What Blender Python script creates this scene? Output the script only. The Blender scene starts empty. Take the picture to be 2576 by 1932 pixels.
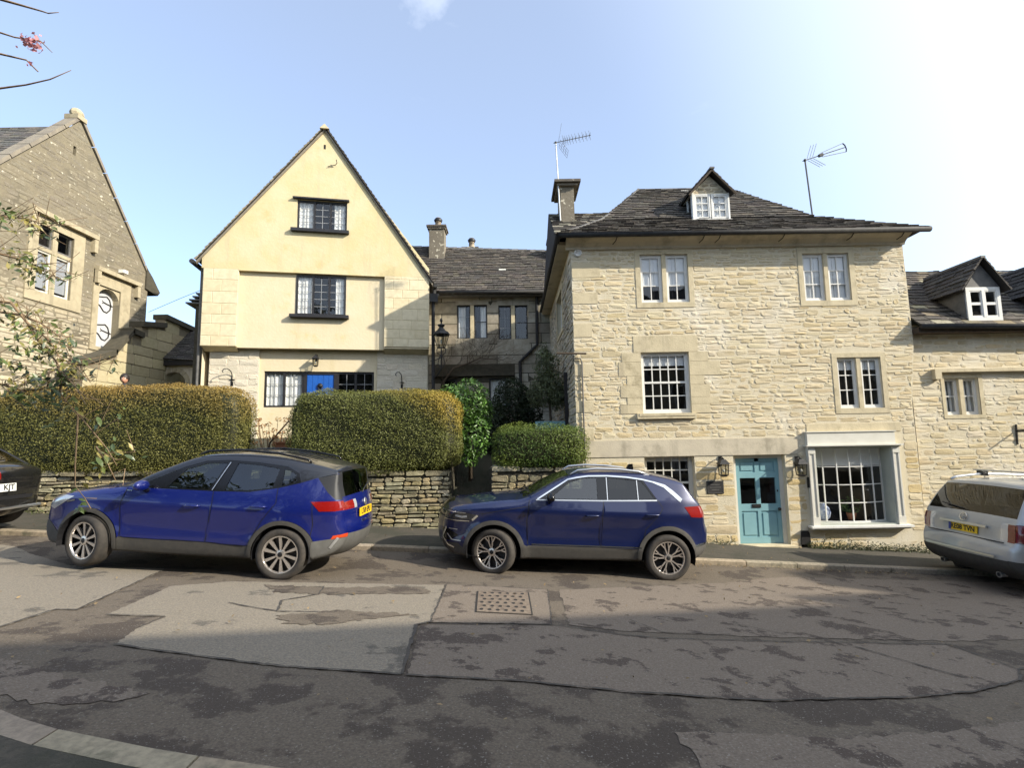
import bpy, bmesh, math, random
import numpy as np
from mathutils import Vector, Matrix
from mathutils.geometry import delaunay_2d_cdt
random.seed(7); RNG = np.random.default_rng(7)
SC = bpy.context.scene
COL = SC.collection
rad = math.radians
# ------------------------------------------------------------------ camera, sky, sun, exposure
cam = bpy.data.cameras.new('camera'); camo = bpy.data.objects.new('camera', cam); COL.objects.link(camo)
cam.sensor_width = 36.0; cam.lens = 36.0*1281/2576; cam.clip_start = .05; cam.clip_end = 3000
_p, _r = rad(6.2), rad(1.0)
_f = Vector((0, math.cos(_p), math.sin(_p))); _u0 = Vector((0, -math.sin(_p), math.cos(_p))); _r0 = Vector((1, 0, 0))
_rt = _r0*math.cos(_r) - _u0*math.sin(_r); _up = _r0*math.sin(_r) + _u0*math.cos(_r)
camo.matrix_world = Matrix((( _rt.x,_up.x,-_f.x,0),(_rt.y,_up.y,-_f.y,0),(_rt.z,_up.z,-_f.z,0),(0,0,0,1)))
SC.camera = camo
SUN = Vector((2.8, -1.2, 1.68)).normalized()
SUN_EL = math.asin(SUN.z); SUN_AZ = math.atan2(SUN.x, SUN.y)
W = bpy.data.worlds.new('World'); SC.world = W; W.use_nodes = True
nt = W.node_tree; nt.nodes.clear()
def N(nt, t, **k):
    n = nt.nodes.new(t)
    for a, b in k.items():
        if a.startswith('i_'):
            s = a[2:]; s = int(s) if s.isdigit() else s.replace('_', ' ')
            n.inputs[s].default_value = b
        else: setattr(n, a, b)
    return n
def math_n(nt, op, a, b=None, clamp=False):
    n = N(nt, 'ShaderNodeMath', operation=op, use_clamp=clamp)
    for i, v in enumerate((a, b)):
        if v is None: continue
        if isinstance(v, (int, float)): n.inputs[i].default_value = v
        else: nt.links.new(v, n.inputs[i])
    return n.outputs[0]
def mixc(nt, fac, a, b, mode='MIX'):
    n = N(nt, 'ShaderNodeMix', data_type='RGBA', blend_type=mode)
    for s, v in ((0, fac), (6, a), (7, b)):
        if isinstance(v, (int, float)): n.inputs[s].default_value = v
        elif isinstance(v, tuple): n.inputs[s].default_value = v if len(v) == 4 else (*v, 1)
        else: nt.links.new(v, n.inputs[s])
    return n.outputs[2]
def maprange(nt, v, a, b, c=0., d=1., smooth=True):
    n = N(nt, 'ShaderNodeMapRange', interpolation_type='SMOOTHSTEP' if smooth else 'LINEAR')
    nt.links.new(v, n.inputs[0])
    for i, x in enumerate((a, b, c, d)): n.inputs[i+1].default_value = x
    return n.outputs[0]
sky = N(nt, 'ShaderNodeTexSky', sky_type='NISHITA', sun_disc=False, sun_elevation=SUN_EL, sun_rotation=SUN_AZ,
        altitude=100, air_density=1.0, dust_density=1.6, ozone_density=2.0)
tc = N(nt, 'ShaderNodeTexCoord')
mp = N(nt, 'ShaderNodeMapping'); mp.inputs['Scale'].default_value = (1.2, 1.2, 4.5); mp.inputs['Rotation'].default_value = (.25, .35, .4)
nt.links.new(tc.outputs['Generated'], mp.inputs[0])
nz = N(nt, 'ShaderNodeTexNoise', i_Scale=1.6, i_Detail=7., i_Roughness=.55, i_Distortion=.5); nt.links.new(mp.outputs[0], nz.inputs['Vector'])
cir = maprange(nt, nz.outputs[0], .38, .80, 0, .55)
# the one small puff of cloud high over the street
cd = Vector((-.166, 1.0, .96)).normalized()
dn = N(nt, 'ShaderNodeVectorMath', operation='DISTANCE'); nt.links.new(tc.outputs['Generated'], dn.inputs[0]); dn.inputs[1].default_value = cd
nz2 = N(nt, 'ShaderNodeTexNoise', i_Scale=13., i_Detail=6., i_Roughness=.6); nt.links.new(tc.outputs['Generated'], nz2.inputs['Vector'])
pd = math_n(nt, 'ADD', dn.outputs['Value'], math_n(nt, 'MULTIPLY', math_n(nt, 'SUBTRACT', nz2.outputs[0], .5), .16))
puff = maprange(nt, pd, -.02, .105, .34, 0)
# thin veil thickening towards the sun
sd = N(nt, 'ShaderNodeVectorMath', operation='DOT_PRODUCT'); nt.links.new(tc.outputs['Generated'], sd.inputs[0]); sd.inputs[1].default_value = SUN
veil = maprange(nt, sd.outputs['Value'], 0.1, .93, .17, .75)
fac = math_n(nt, 'MAXIMUM', math_n(nt, 'MULTIPLY', cir, maprange(nt, sd.outputs['Value'], -.6, .7, .35, 1.0)), puff)
fac = math_n(nt, 'MAXIMUM', fac, veil)
SKYWHITE = (8.2, 8.6, 9.0)
skyt = mixc(nt, 1., sky.outputs[0], (1.05,1.17,1.29), 'MULTIPLY')
skyc = mixc(nt, fac, skyt, SKYWHITE)
bg = N(nt, 'ShaderNodeBackground', i_Strength=.138); nt.links.new(skyc, bg.inputs[0])
wo = N(nt, 'ShaderNodeOutputWorld'); nt.links.new(bg.outputs[0], wo.inputs[0])
sl = bpy.data.lights.new('sun', 'SUN'); sl.energy = 4.5; sl.angle = rad(.6); sl.color = (1, .92, .77)
so = bpy.data.objects.new('sun', sl); COL.objects.link(so); so.location = SUN*60; so.rotation_euler = SUN.to_track_quat('Z', 'Y').to_euler()
SC.view_settings.view_transform = 'Standard'; SC.view_settings.look = 'None'; SC.view_settings.exposure = .74; SC.view_settings.gamma = 1
SC.view_settings.use_curve_mapping = False
SC.render.engine = 'CYCLES'; SC.cycles.max_bounces = 8; SC.cycles.transparent_max_bounces = 16; SC.cycles.caustics_reflective = False; SC.cycles.caustics_refractive = False
SC.cycles.use_denoising = True
# ------------------------------------------------------------------ materials
MT = {}
def mat(name, c, rough=.85, c2=None, scale=6., bump=0., bscale=40., tint=False, metal=0., coat=0., spec=.5, stain=None, sscale=1.2, sthr=(.5, .7), lichen=None, detail=6., trans=0., lscale=17., wash=None, streak=None):
    """c..c2 noise mottling; tint multiplies by the mesh attribute 'tint'; stain=(r,g,b) broad blotches; lichen=(r,g,b) small spots"""
    m = bpy.data.materials.new(name); m.use_nodes = True; t = m.node_tree; b = t.nodes['Principled BSDF']
    b.inputs['Roughness'].default_value = rough; b.inputs['Metallic'].default_value = metal; b.inputs['Specular IOR Level'].default_value = spec
    if coat: b.inputs['Coat Weight'].default_value = coat; b.inputs['Coat Roughness'].default_value = .04
    tcn = N(t, 'ShaderNodeNewGeometry'); P = tcn.outputs['Position']
    cc = None
    def noise(s, d=detail, r=.6):
        n = N(t, 'ShaderNodeTexNoise', i_Scale=s, i_Detail=d, i_Roughness=r); t.links.new(P, n.inputs['Vector']); return n.outputs[0]
    cc = (*c, 1)
    if c2: cc = mixc(t, maprange(t, noise(scale), .3, .7), c, c2)
    if tint:
        at = N(t, 'ShaderNodeAttribute', attribute_name='tint'); cc = mixc(t, 1., cc, at.outputs['Color'], 'MULTIPLY')
    if stain: cc = mixc(t, maprange(t, noise(sscale, 8., .65), *sthr, 0, .85), cc, stain)
    if streak:
        sm = N(t, 'ShaderNodeMapping'); sm.inputs['Scale'].default_value = (4.5, 4.5, .35); t.links.new(P, sm.inputs[0]); sn = N(t, 'ShaderNodeTexNoise', i_Scale=1., i_Detail=5., i_Roughness=.6); t.links.new(sm.outputs[0], sn.inputs['Vector']); cc = mixc(t, maprange(t, sn.outputs[0], .52, .74, 0, .55), cc, streak)
    if wash: cc = mixc(t, maprange(t, noise(.55, 7., .62), .52, .66, 0, .7), cc, wash)
    if lichen: cc = mixc(t, maprange(t, noise(lscale, 3., .5), .62, .68), cc, lichen)
    if isinstance(cc, tuple): b.inputs['Base Color'].default_value = cc
    else: t.links.new(cc, b.inputs['Base Color'])
    if bump:
        bn = N(t, 'ShaderNodeBump', i_Strength=1., i_Distance=bump); t.links.new(noise(bscale, 5.), bn.inputs['Height']); t.links.new(bn.outputs[0], b.inputs['Normal'])
    if trans:
        tr = N(t, 'ShaderNodeBsdfTranslucent'); mx = N(t, 'ShaderNodeMixShader', i_0=trans)
        if isinstance(cc, tuple): tr.inputs[0].default_value = cc
        else: t.links.new(cc, tr.inputs[0])
        t.links.new(b.outputs[0], mx.inputs[1]); t.links.new(tr.outputs[0], mx.inputs[2]); t.links.new(mx.outputs[0], t.nodes['Material Output'].inputs[0])
    MT[name] = m; return m
def glass(name, tr, refl=1.45, rough=.02, boost=1.0):
    m = bpy.data.materials.new(name); m.use_nodes = True; t = m.node_tree; t.nodes.clear()
    o = N(t, 'ShaderNodeOutputMaterial'); T = N(t, 'ShaderNodeBsdfTransparent', i_Color=(*tr, 1)); g = N(t, 'ShaderNodeBsdfGlossy', i_Roughness=rough)
    f = N(t, 'ShaderNodeFresnel', i_IOR=refl); mx = N(t, 'ShaderNodeMixShader')
    nn = N(t, 'ShaderNodeTexNoise', i_Scale=2.5, i_Detail=1.); ge = N(t, 'ShaderNodeNewGeometry'); t.links.new(ge.outputs['Position'], nn.inputs['Vector'])
    bn = N(t, 'ShaderNodeBump', i_Strength=1., i_Distance=.004); t.links.new(nn.outputs[0], bn.inputs['Height']); t.links.new(bn.outputs[0], g.inputs['Normal'])
    t.links.new(math_n(t, 'MULTIPLY', math_n(t, 'MULTIPLY', f.outputs[0], boost, True), math_n(t, 'SUBTRACT', 1., ge.outputs['Backfacing'])), mx.inputs[0]); t.links.new(T.outputs[0], mx.inputs[1]); t.links.new(g.outputs[0], mx.inputs[2]); t.links.new(mx.outputs[0], o.inputs[0])
    MT[name] = m; return m
# ------------------------------------------------------------------ mesh building
class Fr:
    """a frame: u along, v up, w outward"""
    def __init__(s, o, u, v, w): s.o, s.u, s.v, s.w = Vector(o), Vector(u).normalized(), Vector(v).normalized(), Vector(w).normalized()
    def __call__(s, u, v, w=0.): return s.o + s.u*u + s.v*v + s.w*w
ID = Fr((0,0,0), (1,0,0), (0,1,0), (0,0,1))     # u=x, v=y, w=z
class MB:
    def __init__(s): s.v = []; s.f = []; s.c = []
    def add(s, vs, fs, col=None):
        k = len(s.v); s.v += [tuple(p) for p in vs]; s.f += [tuple(i+k for i in f) for f in fs]; s.c += [col]*len(fs); return s
    def box(s, u0, u1, v0, v1, w0, w1, fr=ID, col=None):
        P = [fr(a, b, c) for c in (w0, w1) for b in (v0, v1) for a in (u0, u1)]
        return s.add(P, [(0,2,3,1),(4,5,7,6),(0,1,5,4),(2,6,7,3),(0,4,6,2),(1,3,7,5)], col)
    def quad(s, *p, col=None): return s.add(p, [tuple(range(len(p)))], col)
    def prism(s, poly, w0, w1, fr=ID, col=None):
        n = len(poly); P = [fr(a, b, w0) for a, b in poly] + [fr(a, b, w1) for a, b in poly]
        return s.add(P, [tuple(range(n))[::-1], tuple(range(n, 2*n))] + [(i, (i+1) % n, n+(i+1) % n, n+i) for i in range(n)], col)
    def tube(s, pts, r, n=6, cap=True, col=None):
        pts = [Vector(p) for p in pts]; rs = r if isinstance(r, (list, tuple)) else [r]*len(pts); V = []; F = []
        a = None
        for i, p in enumerate(pts):
            d = (pts[min(i+1, len(pts)-1)] - pts[max(i-1, 0)]).normalized()
            if a is None: a = d.orthogonal().normalized()
            a = (a - d*a.dot(d)); a = a.normalized() if a.length > 1e-6 else d.orthogonal().normalized()
            b = d.cross(a)
            V += [p + (a*math.cos(t*2*math.pi/n) + b*math.sin(t*2*math.pi/n))*rs[i] for t in range(n)]
        for i in range(len(pts)-1):
            F += [(i*n+t, i*n+(t+1) % n, (i+1)*n+(t+1) % n, (i+1)*n+t) for t in range(n)]
        if cap: F += [tuple(range(n))[::-1], tuple(range(len(V)-n, len(V)))]
        return s.add(V, F, col)
    def lathe(s, prof, o, ax=(0,0,1), n=16, col=None):
        ax = Vector(ax).normalized(); a = ax.orthogonal().normalized(); b = ax.cross(a); o = Vector(o)
        V = [o + ax*h + (a*math.cos(2*math.pi*t/n) + b*math.sin(2*math.pi*t/n))*r for r, h in prof for t in range(n)]
        F = [(i*n+t, i*n+(t+1) % n, (i+1)*n+(t+1) % n, (i+1)*n+t) for i in range(len(prof)-1) for t in range(n)]
        return s.add(V, F, col)
    def ball(s, c, r, n=10, m=6, sc=(1,1,1), col=None):
        c = Vector(c); V = []; F = []
        for i in range(m+1):
            th = math.pi*i/m
            for t in range(n): V.append(c + Vector((math.sin(th)*math.cos(2*math.pi*t/n)*sc[0], math.sin(th)*math.sin(2*math.pi*t/n)*sc[1], math.cos(th)*sc[2]))*r)
        F = [(i*n+t, (i+1)*n+t, (i+1)*n+(t+1) % n, i*n+(t+1) % n) for i in range(m) for t in range(n)]
        return s.add(V, F, col)
MW = {}
def reg(o, parent, mw):
    COL.objects.link(o); MW[o.name] = mw
    if parent is not None:
        o.parent = parent; o.matrix_basis = MW[parent.name].inverted() @ mw
    else: o.matrix_basis = mw
    return o
def empty(name, loc, rz=0., label=None, cat=None, group=None, kind=None, mw=None, parent=None):
    o = bpy.data.objects.new(name, None); o.empty_display_size = .2
    reg(o, parent, mw if mw is not None else Matrix.Translation(Vector(loc)) @ Matrix.Rotation(rz, 4, 'Z'))
    return tag(o, label, cat, group, kind)
def tag(o, label=None, cat=None, group=None, kind=None):
    for k, v in (('label', label), ('category', cat), ('group', group), ('kind', kind)):
        if v: o[k] = v
    return o
def mesh_of(name, mb, m, smooth=False):
    me = bpy.data.meshes.new(name); me.from_pydata(mb.v, [], mb.f)
    if m is not None: me.materials.append(MT[m] if isinstance(m, str) else m)
    if any(c is not None for c in mb.c):
        at = me.color_attributes.new('tint', 'FLOAT_COLOR', 'CORNER'); buf = []
        for f, c in zip(mb.f, mb.c): buf += list((*(c or (1,1,1)), 1.))*len(f)
        at.data.foreach_set('color', buf)
    if smooth: me.polygons.foreach_set('use_smooth', [True]*len(me.polygons))
    return me
def obj(name, mb, m, parent=None, smooth=False, local=False, mw=None):
    """verts are given in world space (or in the parent's space when local=True)"""
    if mw is None:
        mw = MW[parent.name].copy() if parent is not None else Matrix.Identity(4)
        if parent is None and mb.v:
            a = np.array(mb.v); mw = Matrix.Translation(Vector(((a[:,0].min()+a[:,0].max())/2, (a[:,1].min()+a[:,1].max())/2, a[:,2].min())))
    if not local:
        iv = np.array(mw.inverted()); a = np.array([tuple(p) for p in mb.v]).reshape(-1, 3); a = a @ iv[:3,:3].T + iv[:3,3]; mb2 = MB(); mb2.v = a.tolist(); mb2.f = mb.f; mb2.c = mb.c; mb = mb2
    o = bpy.data.objects.new(name, mesh_of(name, mb, m, smooth)); return reg(o, parent, mw)
def inst(name, me, mw, parent):
    o = bpy.data.objects.new(name, me); return reg(o, parent, mw)
def crop(pts, v):
    """u-crossings of a closed polygon with the line v=const"""
    r = []
    for (a, b), (c, d) in zip(pts, pts[1:]+pts[:1]):
        if (b <= v) != (d <= v): r.append(a + (c-a)*(v-b)/(d-b))
    return sorted(r)
def inside(poly, x, y):
    r = False; n = len(poly); j = n-1
    for i in range(n):
        xi, yi = poly[i]; xj, yj = poly[j]
        if (yi > y) != (yj > y) and x < (xj-xi)*(y-yi)/(yj-yi)+xi: r = not r
        j = i
    return r
def R4(r): return [(r[0], r[1]), (r[2], r[1]), (r[2], r[3]), (r[0], r[3])]
def wall(name, fr, outline, holes, m, parent, w=0., reveal=.2, thick=0., mr=None):
    """a wall face with openings and their reveals; holes are (u0,v0,u1,v1[,depth])"""
    V = []; E = []
    for poly in [outline] + [R4(h) for h in holes]:
        k = len(V); V += [Vector(p) for p in poly]; E += [(k+i, k+(i+1) % len(poly)) for i in range(len(poly))]
    r = delaunay_2d_cdt(V, E, [], 0, 1e-5); mb = MB(); vs = r[0]; k = 0
    P = [fr(p.x, p.y, w) for p in vs]; F = []
    for f in r[2]:
        c = sum((vs[i] for i in f), Vector((0,0)))/len(f)
        if inside(outline, c.x, c.y) and not any(h[0] < c.x < h[2] and h[1] < c.y < h[3] for h in holes): F.append(tuple(f))
    mb.add(P, F)
    for h in holes:
        d = h[4] if len(h) > 4 else reveal; q = R4(h)
        for a, b in zip(q, q[1:]+q[:1]): mb.quad(fr(*a, w), fr(*b, w), fr(*b, w-d), fr(*a, w-d))
    if thick:
        for a, b in zip(outline, outline[1:]+outline[:1]): mb.quad(fr(*a, w), fr(*a, w-thick), fr(*b, w-thick), fr(*b, w))
    return obj(name, mb, m, parent)
def spread(pieces, name, m, parent, nmax=300, restname=None):
    """pieces: list of (size, MB). The largest nmax become parts, the rest one part of kind stuff."""
    pieces.sort(key=lambda p: -p[0])
    for s, mb in pieces[:nmax]:
        c = Vector(np.array([tuple(p) for p in mb.v]).mean(0)); obj(name, mb, m, parent, mw=Matrix.Translation(c))
    if len(pieces) > nmax:
        big = MB()
        for s, mb in pieces[nmax:]: big.add(mb.v, mb.f, mb.c[0])
        tag(obj(restname or name, big, m, parent), kind='stuff')
def jit(c, a):
    k = 1 + random.uniform(-a, a); return (c[0]*k*(1+random.uniform(-a, a)*.25), c[1]*k, c[2]*k*(1+random.uniform(-a, a)*.35))
def stone_mb(fr, u0, u1, v0, v1, w0, w1, col, rough=1.):
    ch = min(.03, (u1-u0)*.22, (v1-v0)*.3) if rough > .25 else .003; j = lambda s: random.uniform(-s, s)*rough
    ring = [(u0+ch, v0), (u1-ch, v0), (u1, v0+ch), (u1, v1-ch), (u1-ch, v1), (u0+ch, v1), (u0, v1-ch), (u0, v0+ch)]
    s = min(.014, (v1-v0)*.13); mu, mv = (u0+u1)/2, (v0+v1)/2
    ring = [(a+j(s), b+j(s)) for a, b in ring]; k1 = min(.012, (v1-v0)*.12)
    inn = [(a + math.copysign(k1, mu-a), b + math.copysign(k1, mv-b)) for a, b in ring]
    mb = MB(); V = [fr(a, b, w0) for a, b in ring] + [fr(a, b, w1+j(.007)) for a, b in inn] + [fr(mu+j(.1*(u1-u0)), mv, w1+j(.01)+.004*rough)]
    return mb.add(V, [(i, (i+1) % 8, 8+(i+1) % 8, 8+i) for i in range(8)] + [(8+i, 8+(i+1) % 8, 16) for i in range(8)], col)
def rubble(fr, outline, holes, m, parent, hc=(.07, .15), wd=(.14, .48), proud=(.006, .026), gap=.012, cols=((.5,.42,.28),), nmax=300, name='stone', v0=None, v1=None, w=0., rough=1., bond=False, var=.16, wav=.01, acc=None):
    vs = [p[1] for p in outline]; v = min(vs) if v0 is None else v0; top = max(vs) if v1 is None else v1; out = []; row = 0
    while v < top-.03:
        h = random.uniform(*hc); 
        if v+h > top-.04: h = top-v
        ca, cb = crop(outline, v+.004), crop(outline, v+h-.004); row += 1
        ivs = []
        if len(ca) >= 2 and len(ca) == len(cb): ivs = [[max(ca[i], cb[i]), min(ca[i+1], cb[i+1])] for i in range(0, len(ca)-1, 2)]
        elif len(ca) >= 2 or len(cb) >= 2:
            c = ca if len(ca) >= len(cb) else cb
            ivs = [[c[i], c[i+1]] for i in range(0, len(c)-1, 2)]
        for hh in holes:
            if hh[3] > v+.015 and hh[1] < v+h-.015:
                nx = []
                for a, b in ivs:
                    if hh[2] <= a or hh[0] >= b: nx.append([a, b]); continue
                    if hh[0]-a > .03: nx.append([a, hh[0]])
                    if b-hh[2] > .03: nx.append([hh[2], b])
                ivs = nx
        for a, b in ivs:
            u = a; first = True
            while u < b-.02:
                l = random.uniform(*wd)*(.75+.5*min(1, h/max(hc[1], .01)))
                if bond: l = wd[1]*(.5 if (first and row % 2) else random.uniform(.85, 1.1))
                first = False
                if b-(u+l) < wd[0]*.6: l = b-u
                parts = [(v, v+h)]
                if not bond and h > .125 and random.random() < .28 and l < .34: q = v+h*random.uniform(.4, .6); parts = [(v, q), (q, v+h)]
                for p, q in parts:
                    dw = random.uniform(-wav, wav)
                    mb = stone_mb(fr, u+gap/2, u+l-gap/2, p+gap/2+dw, q-gap/2+dw, w-.012, w+random.uniform(*proud), jit(cols(u, v) if callable(cols) else random.choice(cols), var), rough)
                    c = fr(u+l/2, v); out.append((l*(q-p)/max(1., c.length_squared)*(1 if abs(c.x) < 1.03*c.y else .01), mb))
                u += l
        v += h
    if acc is not None: acc += out
    else: spread(out, name, m, parent, nmax)
def slates(A, B, C, D, m, parent, ex=(.2, .12), tw=(.16, .36), cols=((.2,.18,.15),), nmax=300, name='slate', th=.022, keep=None, bell=0., white=0., wcol=(.8,.78,.7), acc=None):
    """stone slates on the patch A-B (eave, left to right) D-C (top); keep(p) limits them; bell lifts the eave outwards"""
    A, B, C, D = map(Vector, (A, B, C, D)); n = (B-A).cross(D-A)
    if n.length < 1e-6: n = (B-A).cross(C-A)
    n.normalize()
    if n.z < 0: n = -n
    L = ((D-A).length + (C-B).length)/2; s = 0.; out = []; row = 0
    def P(a, t): return (A.lerp(B, a)).lerp(D.lerp(C, a), t)
    while s < L-.02:
        e = ex[0] + (ex[1]-ex[0])*s/L; e *= random.uniform(.9, 1.1); t0, t1 = max(0, s/L-.004), min(1., (s+e*1.7)/L); tm = min(1., (s+e)/L)
        wl = (P(1, tm)-P(0, tm)).length; u = -random.uniform(0, .2) if row % 2 else 0.; row += 1
        while u < wl-.02:
            l = random.uniform(*tw)*(1.15-.35*s/L); a0, a1 = max(0, u)/wl, min(wl, u+l)/wl; u += l
            if (a1-a0)*wl < .03: continue
            g = .004/wl; c = P((a0+a1)/2, tm)
            if keep and not keep(c): continue
            dj = random.uniform(-.012, .012); li = th*random.uniform(.9, 1.7)
            def q(a, t, w, d=0.): return P(a, t) + n*w + (P(a, t)-P(a, t+.01)).normalized()*d
            V = [q(a0+g, t0, .004, dj), q(a1-g, t0, .004, dj+random.uniform(-.01, .01)), q(a1-g, t1, .002), q(a0+g, t1, .002),
                 q(a0+g, t0, .004+li+th*.5, dj), q(a1-g, t0, .004+li+th*.5+random.uniform(-.006, .006), dj), q(a1-g, t1, .010), q(a0+g, t1, .010)]
            col = jit(random.choice(cols), .22)
            if white and random.random() < white: col = jit(wcol, .15)
            mb = MB().add(V, [(4,5,6,7),(0,1,5,4),(1,2,6,5),(3,0,4,7)], col)
            out.append((l*e/max(1, c.length_squared)*(1 if abs(c.x) < 1.03*c.y else .01), mb))
        s += e
    under = MB().quad(A-n*.005, B-n*.005, C-n*.005, D-n*.005); obj('roof_deck', under, 'roofdark', parent)
    if acc is not None: acc += out
    else: spread(out, name, m, parent, nmax)
def curtain_mb(fr, u0, u1, v0, v1, w, amp=.02, folds=7):
    mb = MB(); n = folds*6; V = []
    for i in range(n+1):
        u = u0+(u1-u0)*i/n; d = amp*math.sin(i/n*folds*2*math.pi) + amp*.4*math.sin(i*1.7)
        V += [fr(u, v0, w+d*1.2), fr(u, v1, w+d*.7)]
    return mb.add(V, [(2*i, 2*i+2, 2*i+3, 2*i+1) for i in range(n)])
def window(parent, fr, u0, v0, u1, v1, lights=1, cols=2, rows=3, fm='whitepaint', bm=None, d=.06, fw=.045, mull=.05, bar=.018, blind=None, curt=None, room='room', roomd=.9, gm='winglass', colsmid=None, sash=False, mullm=None, fdepth=.05, lead=False, im=.25, blindm='blindcloth'):
    """window part (frame) > glazing_bars, pane ..., curtain, interior"""
    F = MB(); z1, z0 = -d, -d-fdepth
    F.box(u0, u1, v0, v0+fw, z0, z1, fr); F.box(u0, u1, v1-fw, v1, z0, z1, fr); F.box(u0, u0+fw, v0+fw, v1-fw, z0, z1, fr); F.box(u1-fw, u1, v0+fw, v1-fw, z0, z1, fr)
    lw = (u1-u0-2*fw-(lights-1)*mull)/lights; panes = []; B = MB()
    for i in range(lights):
        a = u0+fw+i*(lw+mull); b = a+lw; c = colsmid if (colsmid and lights == 3 and i == 1) else cols
        if i: F.box(a-mull, a, v0+fw, v1-fw, z0, z1+.004, fr)
        s = .0 if lead else .028
        if s:
            for q in ((a, b, v0+fw, v0+fw+s*1.5), (a, b, v1-fw-s, v1-fw), (a, a+s, v0+fw+s*1.5, v1-fw-s), (b-s, b, v0+fw+s*1.5, v1-fw-s)): B.box(*q, z0+.006, z1-.008, fr)
        a2, b2, c0, c1 = a+s, b-s, v0+fw+s*1.5, v1-fw-s; zb = z1-.016 if not lead else z0+.022
        for k in range(1, c): x = a2+(b2-a2)*k/c; B.box(x-bar/2, x+bar/2, c0, c1, z0+.008, zb, fr)
        for k in range(1, rows):
            y = c0+(c1-c0)*k/rows; hh = bar/2 if not (sash and k == rows//2) else .022
            B.box(a2, b2, y-hh, y+hh, z0+.009, zb+(.003 if hh == bar/2 else .012), fr)
        for k in range(c):
            for r in range(rows): panes.append((a2+(b2-a2)*k/c, a2+(b2-a2)*(k+1)/c, c0+(c1-c0)*r/rows, c0+(c1-c0)*(r+1)/rows))
    w = obj('window', F, fm, parent)
    if B.v: obj('glazing_bars', B, bm or fm, w)
    cache = {}
    for a, b, c, e in panes:
        key = (round(b-a, 3), round(e-c, 3)); ctr = fr((a+b)/2, (c+e)/2, z0+.016)
        tilt = random.uniform(-.006, .006); t2 = random.uniform(-.006, .006)
        R = Matrix((( fr.u.x, fr.v.x, fr.w.x),(fr.u.y, fr.v.y, fr.w.y),(fr.u.z, fr.v.z, fr.w.z))).to_4x4()
        if key not in cache:
            mb = MB(); mb.box(-(b-a)/2, (b-a)/2, -(e-c)/2, (e-c)/2, -.002, .002); cache[key] = mesh_of('pane', mb, gm)
        inst('pane', cache[key], Matrix.Translation(ctr) @ R @ Matrix.Rotation(tilt, 4, 'X') @ Matrix.Rotation(t2, 4, 'Y'), w)
    rm = MB(); a, b = u0-im, u1+im; c, e = v0-im, v1+im*.8; zf, zk = z0-.01, z0-roomd
    q = [fr(a, c, zf), fr(b, c, zf), fr(b, e, zf), fr(a, e, zf), fr(a, c, zk), fr(b, c, zk), fr(b, e, zk), fr(a, e, zk)]
    rm.add(q, [(4,5,6,7),(0,1,5,4),(1,2,6,5),(2,3,7,6),(3,0,4,7)]); obj('interior', rm, room, w)
    if blind:
        bl = MB(); vb = v1-(v1-v0)*blind; bl.box(u0+.02, u1-.02, vb, v1-.01, z0-.022, z0-.018, fr); bl.box(u0+.02, u1-.02, vb-.02, vb, z0-.026, z0-.014, fr); obj('blind', bl, blindm, w)
    if curt:
        for (a, b) in curt: obj('curtain', curtain_mb(fr, u0+(u1-u0)*a, u0+(u1-u0)*b, v0+.02, v1-.02, z0-.045, folds=max(3, int((b-a)*(u1-u0)/.11))), 'curtaincloth', w, smooth=True)
    return w
def text_mb(s, size, fr, w=0., depth=.003, align='CENTER', bold=0., sx=1.):
    cu = bpy.data.curves.new('txt', 'FONT'); cu.body = s; cu.size = size; cu.align_x = align; cu.align_y = 'CENTER'; cu.extrude = depth/2; cu.offset = bold; cu.resolution_u = 2
    o = bpy.data.objects.new('txt', cu); COL.objects.link(o); dg = bpy.context.evaluated_depsgraph_get(); me = bpy.data.meshes.new_from_object(o.evaluated_get(dg))
    mb = MB().add([fr(v.co.x*sx, v.co.y, w+v.co.z) for v in me.vertices], [tuple(p.vertices) for p in me.polygons])
    bpy.data.objects.remove(o); bpy.data.meshes.remove(me); bpy.data.curves.remove(cu); return mb
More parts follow.
